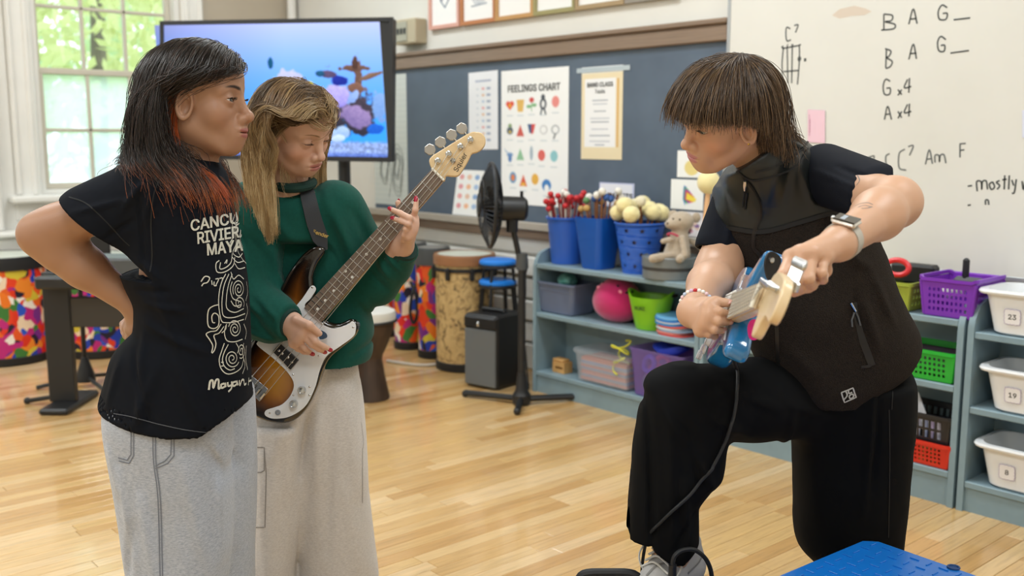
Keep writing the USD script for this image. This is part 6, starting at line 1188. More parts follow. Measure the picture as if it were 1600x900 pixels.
# neck, fretboard, frets, strings
n0, n1 = np.array([(476.5, 480.5), (502.5, 503)]), np.array([(674.5, 265.5), (692.5, 283.5)])
put(bass, 'neck', bext(Polygon(flat([n0[0], n1[0], n1[1], n0[1]])), .018, -.014, .003), mat('maple_neck', 'd3b083', .35, var=.06, vscale=30, coat=.3))
put(bass, 'fretboard', bext(Polygon(flat([n0[0], n1[0], n1[1], n0[1]])), .006, .004, .0015), mat('fretboard_wood', '6b5a4c', .5, var=.22, vscale=40, stretch=(1, 1, .4), bump=.1, bscale=200))
def onneck(s, w):
    "s 0 at the nut, 1 at the body end; w 0..1 across"
    a_ = n1[0] + (n0[0] - n1[0]) * s; b_ = n1[1] + (n0[1] - n1[1]) * s; return a_ + (b_ - a_) * w
sc_len = 1 / (1 - 2 ** (-20 / 12)); fr = [sc_len * (1 - 2 ** (-k / 12)) for k in range(21)]
for k in range(1, 21):
    a_, b_ = onneck(fr[k], .02), onneck(fr[k], .98); put(bass, 'fret', tube([BP(*a_, .0105), BP(*b_, .0105)], .0012, 6), M_CHROME)
for k in (3, 5, 7, 9, 15, 17, 19): m_ = onneck((fr[k] + fr[k - 1]) / 2, .5); put(bass, 'fret_marker', place(lathe([(0, 0), (.0035, 0), (.0035, .0006), (0, .0006)], 16), BP(*m_, .0100), BM), mat('pearl', 'dcdcd6', .3))
for w in (.28, .72): m_ = onneck((fr[12] + fr[11]) / 2, w); put(bass, 'fret_marker', place(lathe([(0, 0), (.0035, 0), (.0035, .0006), (0, .0006)], 16), BP(*m_, .0100), BM), mat('pearl', 'dcdcd6', .3))
put(bass, 'nut', tube([BP(*onneck(-.006, -.02), .0115), BP(*onneck(-.006, 1.02), .0115)], .0032, 8), mat('bone', 'e4e0d2', .4))
HD = [(675.2, 264.5), (670.5, 251), (676, 243), (684, 238), (708, 223), (733, 208), (745, 206), (754, 209), (758.5, 217), (757.5, 227), (751, 235), (743, 239), (737, 241), (730.4, 254), (723, 266), (715.8, 275), (706, 276), (697, 275.5), (693, 283.5)]
put(bass, 'headstock', bext(poly_smooth(flat(HD), 5), .015, -.013, .003), mat('headstock_maple', 'e3c99c', .35, color2='d6b586', vscale=34, stretch=(.4, .4, 1), coat=.3))
posts = [(684, 251.6), (701, 240.6), (719.4, 229), (735, 218.6)]; keys = [(671, 232.5), (687.5, 221), (704.8, 209.5), (721, 199.5)]
for (u, v), (ku, kv) in zip(posts, keys):
    t_ = UsdGeom.Xform.Define(stage, numbered(str(bass.GetPath()), 'tuner')).GetPrim()
    put(t_, 'post', place(lathe([(0, 0), (.0075, 0), (.0075, .003), (.0048, .004), (.0048, .010), (.0056, .014), (.0056, .017), (0, .0185)], 20), BP(u, v, .002), BM), M_CHROME)
    d_ = unit(np.array([ku - u, kv - v])); e_ = np.array([-d_[1], d_[0]]); K0 = np.array([ku, kv]); put(t_, 'shaft', tube([BP(u, v, -.012), BP(*(K0 - d_ * 8), -.012)], .003, 8), M_CHROME)
    pl = [K0 + d_ * a_ * 1.0 + e_ * b_ for a_, b_ in ((-9, -2.5), (-6, -7), (1, -9.5), (5, -7), (8, -4.5), (8.5, 4.5), (5, 7), (1, 9.5), (-6, 7), (-9, 2.5))]; put(t_, 'key', bext(Polygon(flat(pl)), .005, -.0145, .0018), mat('brushed_nickel', 'b5b1aa', .28, metal=1.0))
put(bass, 'string_tree', place(lathe([(0, 0), (.0065, 0), (.006, .006), (.003, .009), (0, .009)], 18), BP(708, 251.6, .002), BM), M_CHROME)
put(bass, 'brand_lettering', place(meshkit.text_mesh('Squier', .0118, .0006, False), BP(714.5, 269.5, .0022), np.stack([unit(RIGHT * .50 + CU * .866), unit(-RIGHT * .866 + CU * .50), -CF], 1)), mat('logo_black', '1c1a18', .4), smooth=False)
for k in range(4):
    w = .12 + .76 * k / 3; a_ = onneck(-.006, w); br = np.array([390.5, 594]) + (np.array([416, 617]) - [390.5, 594]) * (k / 3); hp = posts[k]
    put(bass, 'string', tube([BP(*br, .014), BP(*a_, .0145), BP(*hp, .010)], .0010 - .00012 * k, 6), mat('steel_string', 'c9c6be', .3, metal=.9))
pk = [(428.5, 548), (438.5, 537.5), (452, 549), (453, 547), (467, 561), (455, 577), (440, 565), (438, 563)]
put(bass, 'pickup', bext(Polygon(flat([(428.5, 549), (439, 537.7), (454, 551), (443, 563)])).buffer(.001), .010, .002, .002), M_BLACK); put(bass, 'pickup', bext(Polygon(flat([(442, 562), (453.5, 549.5), (467, 562.5), (455, 576.5)])).buffer(.001), .010, .002, .002), M_BLACK)
for u, v in ((438, 547.5), (443, 552), (452, 558), (458, 565)): put(bass, 'pole_piece', ball(BP(u, v, .0125), .0032, 2, (1, 1, .5), BM), M_CHROME)
put(bass, 'bridge', bext(Polygon(flat([(380, 600), (392, 586), (418.5, 608), (406, 626)])).buffer(.0015), .003, .0005, .001), M_CHROME)
for k in range(4): c_ = np.array([391, 597]) + (np.array([413, 616]) - [391, 597]) * (k / 3); d_ = np.array([.645, -.764]); put(bass, 'saddle', tube([BP(*(c_ - d_ * 8), .008), BP(*(c_ + d_ * 3), .009)], .0042, 10), M_CHROME)
for u, v in ((473, 609), (460, 630.6)): put(bass, 'knob', place(lathe([(0, .003), (.0095, .003), (.0095, .016), (.008, .019), (.0065, .019), (.006, .0175), (0, .018)], 26), BP(u, v), BM), M_CHROME)
put(bass, 'jack_socket', place(lathe([(.0025, .003), (.0065, .003), (.0065, .007), (.0025, .007)], 20), BP(435, 644), BM), M_CHROME)
for u, v in ((488.5, 449), (503.5, 506), (552, 511), (498.5, 556), (484, 604), (458.5, 585), (459, 617), (422, 645), (484, 617)): put(bass, 'pickguard_screw', ball(BP(u, v, .0034), .0028, 1, (1, 1, .5), BM), M_CHROME)
put(bass, 'thumb_rest_pick', bext(poly_smooth(flat([(503, 516), (512, 520), (513, 527), (502, 529)]), 5), .0015, .020), mat('pick_blue', '33485e', .4))
# ================================================================== blond girl in a green sweater with the bass
DG = 2.46
B_ = thing('person', 'blond girl in a dark green sweatshirt looking down at the bass in her hands', 'person', Q(*(toQ(P(460, 700, DG)) * (1, 1, 0))))
hB = Head(G(459, 217, 2.40), (.79, -.45, -.45), roll=.17, scale=.93, eye_open=.0010, child=1.0, lips=.75, jaw=.95, nose=.92).nose_at(G(506, 249, 2.36))
neckB = lambda p: smin(cap(p, hB.wld((-.02, 0, -.055)), G(448, 300, 2.47), .047, .05), cap(p, G(448, 298, 2.47), G(450, 335, 2.50), .05, .055), .03)
f = union(hB, neckB, k=.028); SKB = dict(skin='d3aa94', lip='b87872', brow='8a6a4c', blush=.5)
m = nets(f, hB.c - [.15, .15, .26], hB.c + [.15, .15, .14], .0019); c = hB.color(np.asarray(m.vertices), **SKB, brow_w=.0024)
# plucking hand
wr1 = G(456, 506, 2.315); kn1 = [G(476, 514, 2.285), G(471, 522, 2.285), G(465, 530, 2.29), G(459, 536, 2.30)]
fg1 = [[G(492, 533, 2.283), G(505, 541, 2.297), G(513.5, 545, 2.31)], [G(487, 538, 2.287), G(498, 545, 2.30), G(505, 548.5, 2.312)], [G(476, 544, 2.295), G(486, 551, 2.31)], [G(465, 545, 2.305), G(475, 550, 2.315), G(485, 552, 2.325)]]
th1 = [G(463, 500, 2.29), G(483, 508, 2.27), G(499, 521, 2.285)]; hand1 = hand(wr1, .027, kn1, fg1, th1, rf=.0074, palm_r=.0125)
# fretting hand: palm below the neck, fingers over the strings, thumb behind
wr2 = G(629, 384, 2.395); kn2 = [G(646, 342, 2.345), G(645, 350, 2.338), G(643, 360, 2.335), G(638, 369, 2.335)]
fg2 = [[G(649, 328, 2.33), G(650.5, 313, 2.335)], [G(640, 341, 2.315), G(625, 333, 2.322), G(612, 327.5, 2.338)], [G(638, 350, 2.312), G(626, 345, 2.32), G(616, 342, 2.335)], [G(634, 358, 2.318), G(631, 367, 2.325), G(628, 376, 2.34)]]
th2 = [G(636, 372, 2.39), G(628, 345, 2.425), G(622, 317, 2.425)]; hand2 = hand(wr2, .027, kn2, fg2, th2, rf=.0072, palm_r=.0125)
arm1 = union(lambda p: cap(p, G(392, 490, 2.36), wr1, .036, .0255), hand1, k=.014); arm2 = union(lambda p: cap(p, G(587, 437, 2.49), wr2, .036, .025), hand2, k=.014)
ma1 = nets(arm1, G(385, 575, 2.36) - [.02, .16, .0], G(520, 475, 2.3) + [.02, .16, .03], .0024); ma2 = nets(arm2, G(575, 465, 2.40) - [.02, .12, .02], G(660, 300, 2.42) + [.01, .16, .03], .0024)
torsoB0 = Rows([(310, 410, 510, .06), (350, 385, 535, .08), (480, 400, 545, .09), (600, 420, 540, .09), (650, 420, 540, .08)], 2.55)
legsB = lambda p: np.minimum(chain(p, [G(435, 640, 2.52), G(430, 900, 2.52), Q2F(430, 2.52)], [.06, .05, .04], .03), chain(p, [G(515, 640, 2.54), G(525, 900, 2.54), Q2F(528, 2.54)], [.06, .05, .04], .03))
shB1, shB2 = G(392, 330, 2.45), G(522, 330, 2.5)
limbB = lambda p: np.minimum(chain(p, [shB1, G(380, 470, 2.42), G(392, 490, 2.36)], [.04, .036, .036], .02), chain(p, [shB2, G(587, 437, 2.49)], [.04, .036], .02))
mt = nets(lambda p: smin(smin(torsoB0(p), legsB(p), .04), limbB(p), .02), [-.75, 2.1, .02], [-.2, 2.75, 1.2], .012, 1)
c = np.vstack([c, np.tile(np.array(lin(SKB['skin'])), (len(ma1.vertices) + len(ma2.vertices) + len(mt.vertices), 1))])
put(B_, 'body', W3(cat(m, ma1, ma2, mt)), M_SKINV, col=c)
for e, ec in zip(*hB.eyes('5a6a70')): put(B_, 'eye', W3(e), vmat('eye_gloss', .12, coat=.6), col=ec)
put(B_, 'eyelashes', W3(cat(*lashes(hB, .0004))), mat('lash_brown', '4a3424', .6), kind='stuff')
M_NAIL = mat('nail_red', 'a81e3c', .2, coat=.6); tw = np.array([0, -1.0, .15])
for ch_, up in ((fg1[0], tw), (fg1[1], tw), (fg1[2], tw), (fg1[3], tw), (fg2[1], np.array([-.3, -.8, .5])), (fg2[2], np.array([-.3, -.8, .5])), (fg2[0], np.array([-.2, -.9, .2]))): put(B_, 'fingernail', W3(nail(ch_[-1], ch_[-2], up)), M_NAIL)
put(B_, 'fingernail', W3(nail(th2[-1], th2[-2], np.array([0.2, .5, .6]))), M_NAIL)
# sweatshirt
bodyB = Rows([(284, 432, 478, .05, 0), (294, 410, 500, .085, 0), (306, 388, 520, .11), (325, 366, 538, .13), (360, 356, 548, .135), (400, 352, 556, .135), (450, 356, 566, .135), (500, 370, 577, .135), (535, 390, 582, .14), (560, 410, 579, .14), (580, 420, 566, .135), (596, 430, 545, .12)], 2.52, 2.3)
slB1 = lambda p: smin(chain(p, [shB1, G(372, 420, 2.41), G(382, 478, 2.37)], [.075, .075, .072], .03), chain(p, [G(382, 478, 2.37), G(425, 496, 2.345), G(449, 503, 2.32)], [.072, .056, .042], .03), .03)
slB2 = lambda p: smin(chain(p, [shB2, G(564, 400, 2.53), G(586, 436, 2.50)], [.078, .068, .060], .03), chain(p, [G(586, 436, 2.50), G(612, 414, 2.465), G(631, 391, 2.415)], [.060, .048, .036], .03), .03)
fB = [(500, 300, 560, 420, 9, .008), (525, 330, 560, 470, 10, .009), (545, 330, 590, 430, 7, -.008), (540, 450, 575, 540, 10, .008), (500, 420, 520, 560, 9, .006), (585, 400, 610, 440, 5, .006), (570, 420, 600, 455, 5, -.006), (600, 395, 625, 425, 4, .005), (380, 320, 430, 400, 9, .007), (400, 300, 470, 390, 8, .006), (395, 455, 425, 480, 5, .007), (405, 470, 445, 520, 6, -.007), (390, 500, 440, 520, 5, .007), (415, 450, 455, 490, 5, .006), (370, 440, 400, 450, 6, -.007), (560, 470, 585, 520, 7, .008), (545, 560, 578, 545, 5, -.006)]
def sweat0(p): d = smin(bodyB(p), np.minimum(slB1(p), slB2(p)), .028); return d - folds(p, fB, 2.40) - .009 * fbmq(p, 8, 3, 21)
cB1, cB2 = unit(G(449, 503, 2.32) - G(425, 496, 2.345)), unit(G(631, 391, 2.415) - G(612, 414, 2.465))
bassmask = lambda p: None
def sweat(p): d = sweat0(p); d = smax(d, np.where(sph(p, G(449, 503, 2.32), 0) < .09, (p - G(453, 505, 2.315)) @ cB1, -1), .006); return smax(d, np.where(sph(p, G(631, 391, 2.415), 0) < .08, (p - G(633, 388, 2.405)) @ cB2, -1), .006)
# keep the cloth behind the bass body
nB = -toQ(CAM - CF) + toQ(CAM); cfq = np.array([CF @ RIGHT, CF @ FWD, CF[2]]); oq = toQ(BO)
def sweatc(p):
    d = sweat(p); dep = (p - oq) @ cfq; rx = (p - oq) @ np.array([1.0, 0, 0]); cuq = np.array([0, CU @ FWD, CU[2]]); ry = (p - oq) @ cuq
    inb = np.maximum(np.abs(rx - (460 - 800) * KB) - 100 * KB, np.abs(ry + (525 - 450) * KB) - 145 * KB)
    far = np.minimum(slB1(p), slB2(p)) - .02; slot = np.maximum(inb, dep - .047); return np.where(far > 0, smax(d, -slot, .02), d)
mw = nets(sweatc, [-.80, 2.12, .74], [-.20, 2.74, 1.28], .0052); put(B_, 'sweatshirt', W3(mw), mat('green_sweat', '124e44', .9, var=.10, vscale=120, bump=.3, bscale=800, sheen=.08, spec=.2), smooth=True)
def cuff(a, b, r, nm): t = unit(b - a); put(B_, nm, W3(tube(np.array([a, a + (b - a) * .2, b - (b - a) * .2, b]), [r * .98, r * 1.04, r * 1.0, r * .94], 20)), mat('green_rib', '0f342e', .9, bump=.3, bscale=500))
cuff(G(441, 500, 2.328), G(455, 506, 2.315), .036, 'cuff'); cuff(G(625, 399, 2.425), G(633.5, 387, 2.402), .034, 'cuff')
put(B_, 'collar', W3(tube(smoothpath([G(430, 290, 2.42), G(452, 294, 2.40), G(478, 291, 2.42), G(488, 284, 2.47), G(470, 278, 2.53), G(440, 280, 2.53), G(430, 290, 2.42)], 6), .012, 10)), mat('green_rib', '0f342e', .9, bump=.3, bscale=500))
# strap
S0 = [(474, 284), (480, 305), (486, 330), (492, 352), (499, 372), (507, 391)]; q = onto(sweat0, smoothpath(np.array([(u, v, 0) for u, v in S0]), 5)[:, :2], 2.45, .004); tt = unit(np.gradient(q, axis=0)); nn = gradf(sweat0, q); sd = unit(np.cross(nn, tt)); hw = np.interp(np.linspace(0, 1, len(q)), [0, .7, .8, 1], [.017, .020, .020, .006])[:, None]
rings = [np.array([x - s * w, x + s * w, x + s * w + n_ * .003, x - s * w + n_ * .003]) for x, s, n_, w in zip(q, sd, nn, hw)]
strap = thing('guitar_strap', 'dark grey webbing strap of the bass over the blond girl\'s shoulder', 'strap', fromQ(q[:1])[0]); put(strap, 'webbing', W3(loft(rings)), mat('strap_grey', '33363a', .8, bump=.3, bscale=600))
k_ = int(len(q) * .70); L3 = fromQ(q[k_:k_ + 1])[0] + (-CF) * .0075; put(strap, 'brand_lettering', place(meshkit.text_mesh('Fender', .0085, .0006, True), L3 - RIGHT * .012, np.stack([unit(RIGHT - CU * .35), unit(CU + RIGHT * .35), -CF], 1)), mat('gold_thread', 'c0a050', .4), smooth=False)
# sweatpants
lB = Rows([(560, 400, 520, .10), (640, 396, 490, .115), (720, 394, 474, .115), (800, 393, 468, .115), (900, 391, 463, .115), (1000, 390, 462, .11), (1062, 390, 462, .10)], 2.45, 2.3)
rB = Rows([(560, 430, 556, .10), (620, 440, 563, .115), (680, 455, 568, .12), (760, 464, 574, .12), (840, 467, 582, .12), (900, 466, 590, .12), (1000, 468, 594, .115), (1075, 470, 596, .10)], 2.53, 2.3)
fpB = [(470, 600, 440, 700, 10, .008), (480, 620, 470, 740, 7, -.008), (500, 600, 495, 760, 10, .009), (545, 620, 555, 780, 9, .008), (520, 640, 510, 860, 9, -.008), (475, 720, 465, 880, 7, .008), (420, 700, 430, 900, 10, .007), (450, 680, 445, 860, 8, -.007), (540, 760, 560, 900, 10, .007)]
def pantsB(p):
    d = smin(lB(p), rB(p), .012) - folds(p, fpB, 2.42) - .008 * fbmq(p * [1, 1, .5], 10, 3, 33); dep = (p - oq) @ cfq; rx = (p - oq) @ np.array([1.0, 0, 0]); ry = (p - oq) @ np.array([0, CU @ FWD, CU[2]]); slot = np.maximum(np.maximum(np.abs(rx - (455 - 800) * KB) - 110 * KB, np.abs(ry + (560 - 450) * KB) - 112 * KB), dep - .047); return smax(d, -slot, .02)
mp = nets(pantsB, [-.72, 2.26, .01], [-.24, 2.72, .92], .006); M_OAT = usdkit.material(stage, '/World/Looks/heather_oat', {'g': ('geometry', {}), 'm': ('mapping', {'scale': (1.0, 1.0, 3.2)}), 'n': ('noise_texture', {'scale': 120.0, 'detail': 3.0, 'roughness': .7}), 'r': ('rgb_ramp', {'ramp': [(.3, lin('c2bcb8')), (.7, lin('dad5d1'))]}), 'bn': ('noise_texture', {'scale': 700.0}), 'b': ('bump', {'strength': .2, 'distance': .0008}), 'p': ('principled_bsdf', {'roughness': .9, 'sheen_weight': .25})}, [('g.position', 'm.vector'), ('m.vector', 'n.vector'), ('n.fac', 'r.fac'), ('r.color', 'p.base_color'), ('g.position', 'bn.vector'), ('bn.fac', 'b.height'), ('b.normal', 'p.normal')], surface='p.BSDF')
put(B_, 'sweatpants', W3(mp), M_OAT, smooth=True)
for s_ in [[(399, 699), (413, 699), (413, 735), (408, 738), (399, 738)], [(413, 700), (416, 740), (414, 824), (400, 824)], [(564, 660), (568, 690), (567, 700)], [(566, 700), (566, 786)]]: put(B_, 'pocket_seam', W3(decal(pantsB, [s_], 2.42, .0012, smooth=False)), mat('oat_stitch', '8f8984', .9), smooth=False)
for u, d in ((428, 2.46), (530, 2.54)):
    f, so, c, M = shoe(B_, u, d, (.55, -.83), 0.0, None); put(B_, 'shoe', W3(nets(f, c - [.2, .2, .0], c + [.22, .2, .16], .005)), mat('white_shoe', 'd9d8d4', .6), smooth=True); put(B_, 'shoe_sole', W3(nets(so, c - [.2, .2, .01], c + [.22, .2, .05], .004)), mat('sole_white', 'e6e4de', .6), smooth=True)
# long wavy blond hair, parted, covering the ear
def collB(p): l = hB.loc(p); d = ell(l, (-.012, 0, .033), (.096, .076, .081)); d = smin(d, ell(l, (.03, 0, .0), (.062, .058, .09)), .03); d = smin(d, ell(l, (.03, 0, .044), (.066, .066, .0575)), .03) * hB.s; return np.minimum(np.minimum(d, neckB(p)), bodyB(p))
def lineB(x): return np.where(x > .02, .018 + .66 * (x - .02), np.where(x > -.03, .0, -1.6 * (-.03 - x)))
def baseB(q):
    p = hB.loc(q); d = smin(ell(p, (-.014, 0, .033), (.0995, .0785, .083)), ell(p, (.03, 0, .044), (.0645, .0645, .0560)), .03); return smax(d, np.maximum(lineB(p[:, 0]) + .004 - p[:, 2], -.07 - p[:, 2]) * .7, .006) * hB.s
put(B_, 'hair_base', W3(nets(baseB, hB.c - .17, hB.c + .17, .004)), hairmat('hair_blond_base', '5a4329', .85), smooth=True)
def keepB(r, d): x, y, z = r.T; return (z > lineB(x) - .010 * (np.abs(y - .014) < .02)) & (z > -.05)
def startB(r, d): t = np.zeros_like(r); up = np.clip((r[:, 2] - .02) / .09, 0, 1); sgn = np.where(r[:, 1] + np.random.default_rng(5).normal(size=len(r)) * .011 > .016, 1, -1); t[:, 0] = -.25 * np.clip((r[:, 0] + .04) / .06, 0, 1); t[:, 1] = sgn * (.2 + .8 * up); t[:, 2] = -.5; return t
def steerB(l, t, r):
    o = np.zeros_like(l); x, y, z = l.T; near = y < 0.01; thr = np.where(near, np.where(z < .035, .044, .016), .036); mid = (z < .085) & (z > -.085) & (x > thr); o[:, 0] = np.where(mid, np.where(z > .03, -2.4, -1.1), 0) + np.where((x < -.105) & (z < .06), .45, 0); o[:, 1] = np.where((np.abs(y) > .105), -np.sign(y) * .4, 0); o[:, 2] = np.where(mid, np.where(z > .03, .28, .10), 0); return o
def lenB(r, d): return .30 + .7 * np.clip(r[:, 2] - .03, 0, .1)
zB = lambda v: float(G(430, v, DG)[2]) + .05
HBB = [(hairmat('blond_dark', '54402a', .33, 'ad8e62', zB(300), zB(170)), .34), (hairmat('blond_mid', '7d6142', .3, 'cbb083', zB(290), zB(160)), .42), (hairmat('blond_light', '9f845c', .3, 'dcc69c', zB(290), zB(150)), .24)]
A1, n1 = grow(hB, 11000, keepB, startB, lenB, collB, 31, 32, grav=.20, layer=(.002, .017), clump=.65, nclump=170, curl=.014, wave=.11, stiff=.85, lead=lambda r: np.where(r[:, 1] > .01, .35, 1.0), steer=steerB); hair_prims(B_, A1, n1, HBB, .0009, .0004, 5)
# ================================================================== the adult: brown bob, fleece vest, one foot up, tuning a small blue guitar
DC = 2.06
C_ = thing('person', 'adult with short brown hair in a black fleece vest, one foot raised, holding a guitar', 'person', Q(*(toQ(P(1320, 800, 2.12)) * (1, 1, 0))))
hC = Head(G(1145, 185, 2.02), (-.93, -.30, -.34), roll=-.34, scale=.96, eye_open=.0032, gaze=(0, -.3), lips=.72, nose=.95, jaw=1.0).nose_at(G(1065.5, 229, 2.005))
neckC = lambda p: smin(cap(p, hC.wld((-.026, 0, -.05)), G(1203, 265, 2.07), .047, .052), cap(p, G(1203, 262, 2.07), G(1225, 300, 2.12), .052, .07), .03)
f = union(hC, neckC, k=.028); SKC = dict(skin='cba083', lip='c07f80', brow='5a4130', blush=.45)
m = nets(f, hC.c - [.17, .17, .22], hC.c + [.22, .17, .15], .0019); c = hC.color(np.asarray(m.vertices), **SKC)
# near (left) arm: elbow out to the right, fist on the tuning peg
shL, elL, wrL = G(1290, 282, 2.06), G(1399, 316, 1.76), G(1309, 381, 1.565)
knL = [G(1236, 402, 1.515), G(1251, 397, 1.500), G(1269, 397, 1.500), G(1287, 403, 1.515)]
fgL = [[G(1223, 430, 1.475), G(1230, 447, 1.492), G(1243, 449, 1.515)], [G(1244, 437, 1.468), G(1251, 449, 1.492), G(1260, 443, 1.515)], [G(1264, 436, 1.470), G(1269, 446, 1.495), G(1275, 439, 1.515)], [G(1284, 427, 1.482), G(1286, 437, 1.503), G(1289, 430, 1.52)]]
thL = [G(1287, 422, 1.545), G(1262, 446, 1.53), G(1240, 456, 1.51)]
handL = hand(wrL, .027, knL, fgL, thL, rf=.0086, palm_r=.0130)
fore = elL * .68 + wrL * .32; armL = union(lambda p: smin(chain(p, [shL, elL], [.046, .040], .03), chain(p, [elL, fore, wrL], [.0385, .0385, .0245], .03), .03), handL, k=.018)
mL = nets(armL, np.minimum(np.minimum(shL, elL), G(1210, 470, 1.45)) - [.04, .06, .02], np.maximum(np.maximum(shL, elL), wrL) + [.07, .10, .07], .0025)
# far (right) arm: hangs to the strings
shR, elR, wrR = G(1150, 318, 2.15), G(1122, 425, 2.08), G(1082, 488, 1.80)
knR = [G(1108, 480, 1.740), G(1107, 493, 1.735), G(1102, 506, 1.737), G(1095, 516, 1.745)]
fgR = [[G(1124, 487, 1.727), G(1138, 491, 1.737)], [G(1122, 502, 1.723), G(1137, 503, 1.735)], [G(1116, 515, 1.725), G(1128, 516, 1.737)], [G(1107, 522, 1.735), G(1117, 525, 1.747), G(1112, 519, 1.760)]]
thR = [G(1098, 474, 1.775), G(1118, 472, 1.750), G(1136, 473, 1.745)]
handR = hand(wrR, .026, knR, fgR, thR, rf=.0080, palm_r=.0128)
armR = union(lambda p: smin(chain(p, [shR, elR], [.046, .045], .03), chain(p, [elR, elR * .65 + wrR * .35, wrR], [.044, .040, .0255], .03), .03), handR, k=.018)
mR = nets(armR, G(1060, 540, 1.72) - [.05, .06, .03], shR + [.16, .12, .08], .0026)
torsoC0 = Rows([(270, 1180, 1250, .05), (310, 1150, 1320, .08), (400, 1165, 1350, .085), (520, 1195, 1400, .09), (590, 1225, 1395, .085), (640, 1255, 1385, .07)], 2.14)
hipR, knee, ank = G(1290, 620, 2.14), G(1062, 630, 1.99), G(1050, 862, 1.985)
legC = lambda p: np.minimum(chain(p, [hipR, knee, ank], [.07, .055, .04], .03), chain(p, [G(1335, 630, 2.16), G(1335, 880, 2.19), np.array([*G(1350, 900, 2.24)[:2], .09])], [.07, .055, .04], .03))
mt = nets(lambda p: smin(torsoC0(p), legC(p), .03), [.25, 1.85, .02], [1.0, 2.4, 1.3], .012, 1)
c = np.vstack([c, np.tile(np.array(lin(SKC['skin'])), (len(mL.vertices) + len(mR.vertices) + len(mt.vertices), 1))])
put(C_, 'body', W3(cat(m, mL, mR, mt)), M_SKINV, col=c)
for e, ec in zip(*hC.eyes('4a4a3c')): put(C_, 'eye', W3(e), vmat('eye_gloss', .12, coat=.6), col=ec)
put(C_, 'eyelashes', W3(cat(*lashes(hC, .0004))), mat('lash', '120c0a', .6), kind='stuff')
put(C_, 'earring', W3(ball(hC.wld((.006, .079, -.040)), .0028, 2)), mat('gold', 'd8b060', .2, metal=1.0))
M_NAILC = mat('nail_clear', 'dba79a', .25, coat=.5)
for ch_, up in [(x, np.array([0, -1, .2])) for x in fgR[:3]] + [(thR, np.array([0, -.8, .6]))]: put(C_, 'fingernail', W3(nail(ch_[-1], ch_[-2], up, .0064, .0075)), M_NAILC)
# t-shirt sleeves (navy) under the vest
slL = lambda p: cap(p, G(1288, 272, 2.07), G(1372, 306, 1.865), .062, .060, sq=(1, .95, 1)); slR = lambda p: cap(p, G(1158, 312, 2.16), G(1128, 385, 2.115), .060, .056)
e1c, e2c = G(1371, 268, 1.89), G(1325, 338, 1.89); nl = unit(np.array([(e1c - e2c)[2], .12 * np.linalg.norm((e1c - e2c)[[0, 2]]), -(e1c - e2c)[0]])); nl = nl if nl[0] > 0 else -nl
nr_ = unit(G(1122, 425, 2.09) - G(1135, 360, 2.11))
fsl = [(1290, 270, 1345, 325, 5, .005), (1310, 262, 1350, 300, 5, -.005), (1300, 290, 1325, 330, 4, .005), (1140, 330, 1128, 380, 5, .005)]
def sleeves(p):
    a_ = slL(p) - folds(p, fsl, 1.93); pl = (p - (e1c + e2c) / 2) @ nl; a_ = smax(smax(a_, pl, .004), -smax(slL(p) + .008, -(pl + .028), .005), .003); b_ = slR(p) - folds(p, fsl, 2.1); pr = (p - G(1130, 392, 2.1)) @ nr_; b_ = smax(smax(b_, pr, .004), -smax(slR(p) + .008, -(pr + .05), .005), .003); return np.minimum(a_, b_)
put(C_, 'tshirt_sleeves', W3(nets(sleeves, [.33, 1.78, .95], [.80, 2.26, 1.35], .0042)), mat('navy_tee', '0e121c', .85, var=.1, vscale=90, bump=.25, bscale=900, spec=.2), smooth=True)
# vest
bodyC = Rows([(214, 1200, 1248, 0.048, .0), (228, 1178, 1266, 0.066), (242, 1160, 1292, 0.088), (262, 1138, 1330, 0.110), (285, 1124, 1348, 0.121), (320, 1114, 1352, 0.123), (360, 1117, 1364, 0.123), (400, 1138, 1381, 0.125), (440, 1154, 1394, 0.128), (480, 1161, 1411, 0.132), (520, 1168, 1430, 0.134), (545, 1176, 1431, 0.134), (570, 1188, 1418, 0.132), (595, 1203, 1388, 0.128), (615, 1222, 1352, 0.119), (632, 1258, 1316, 0.106)], DC + .075, 2.3)
fV = [(1150, 290, 1165, 350, 7, .006), (1230, 230, 1215, 330, 10, .006), (1250, 240, 1240, 330, 8, -.006), (1265, 250, 1290, 330, 8, .007), (1300, 245, 1345, 265, 5, .005), (1240, 215, 1280, 232, 5, .006), (1200, 300, 1210, 345, 6, .005), (1340, 400, 1390, 430, 10, .007), (1370, 480, 1395, 560, 9, .008), (1355, 470, 1370, 570, 8, -.007), (1220, 480, 1230, 590, 12, .006), (1250, 560, 1300, 610, 12, .006), (1390, 440, 1425, 520, 8, .007)]
def vest0(p): d = smin(bodyC(p), neckC(p) - .022, .03); return d - folds(p, fV, 1.93) - .007 * fbmq(p, 8, 3, 41) - .0012 * fbmq(p, 150, 2, 5) * (p[:, 2] < 1.16)
def vest(p):
    d = vest0(p); ax_ = unit(hC.wld((-.026, 0, -.05)) - G(1203, 265, 2.05)); top = (p - G(1192, 232, 2.045)) @ unit(ax_ * .9 + np.array([-.25, 0, .35])); d = smax(d, top, .008)
    arm = np.minimum(slL(p) + .004, 9) ; holeL = np.maximum(sph(p, G(1338, 295, 1.95), .062), -1); d = smax(d, -(slL(p) + .006), .006); return smax(d, -(slR(p) + .006), .006)
mv = nets(vest, [.33, 1.82, .74], [.90, 2.30, 1.36], .0046)
vz = np.asarray(mv.vertices); yl = [(1105, 350), (1140, 356), (1190, 362), (1240, 350), (1300, 333), (1390, 350)]; yq = onto(vest, smoothpath(np.column_stack([np.array(yl[1:5], float), np.zeros(4)]), 6)[:, :2], 1.98); yq = yq[np.argsort(yq[:, 0])]; ya, yz = yq[:, 0], yq[:, 2]; isy = vz[:, 2] > np.interp(vz[:, 0], ya, yz); fy = isy[mv.faces].sum(1) >= 2
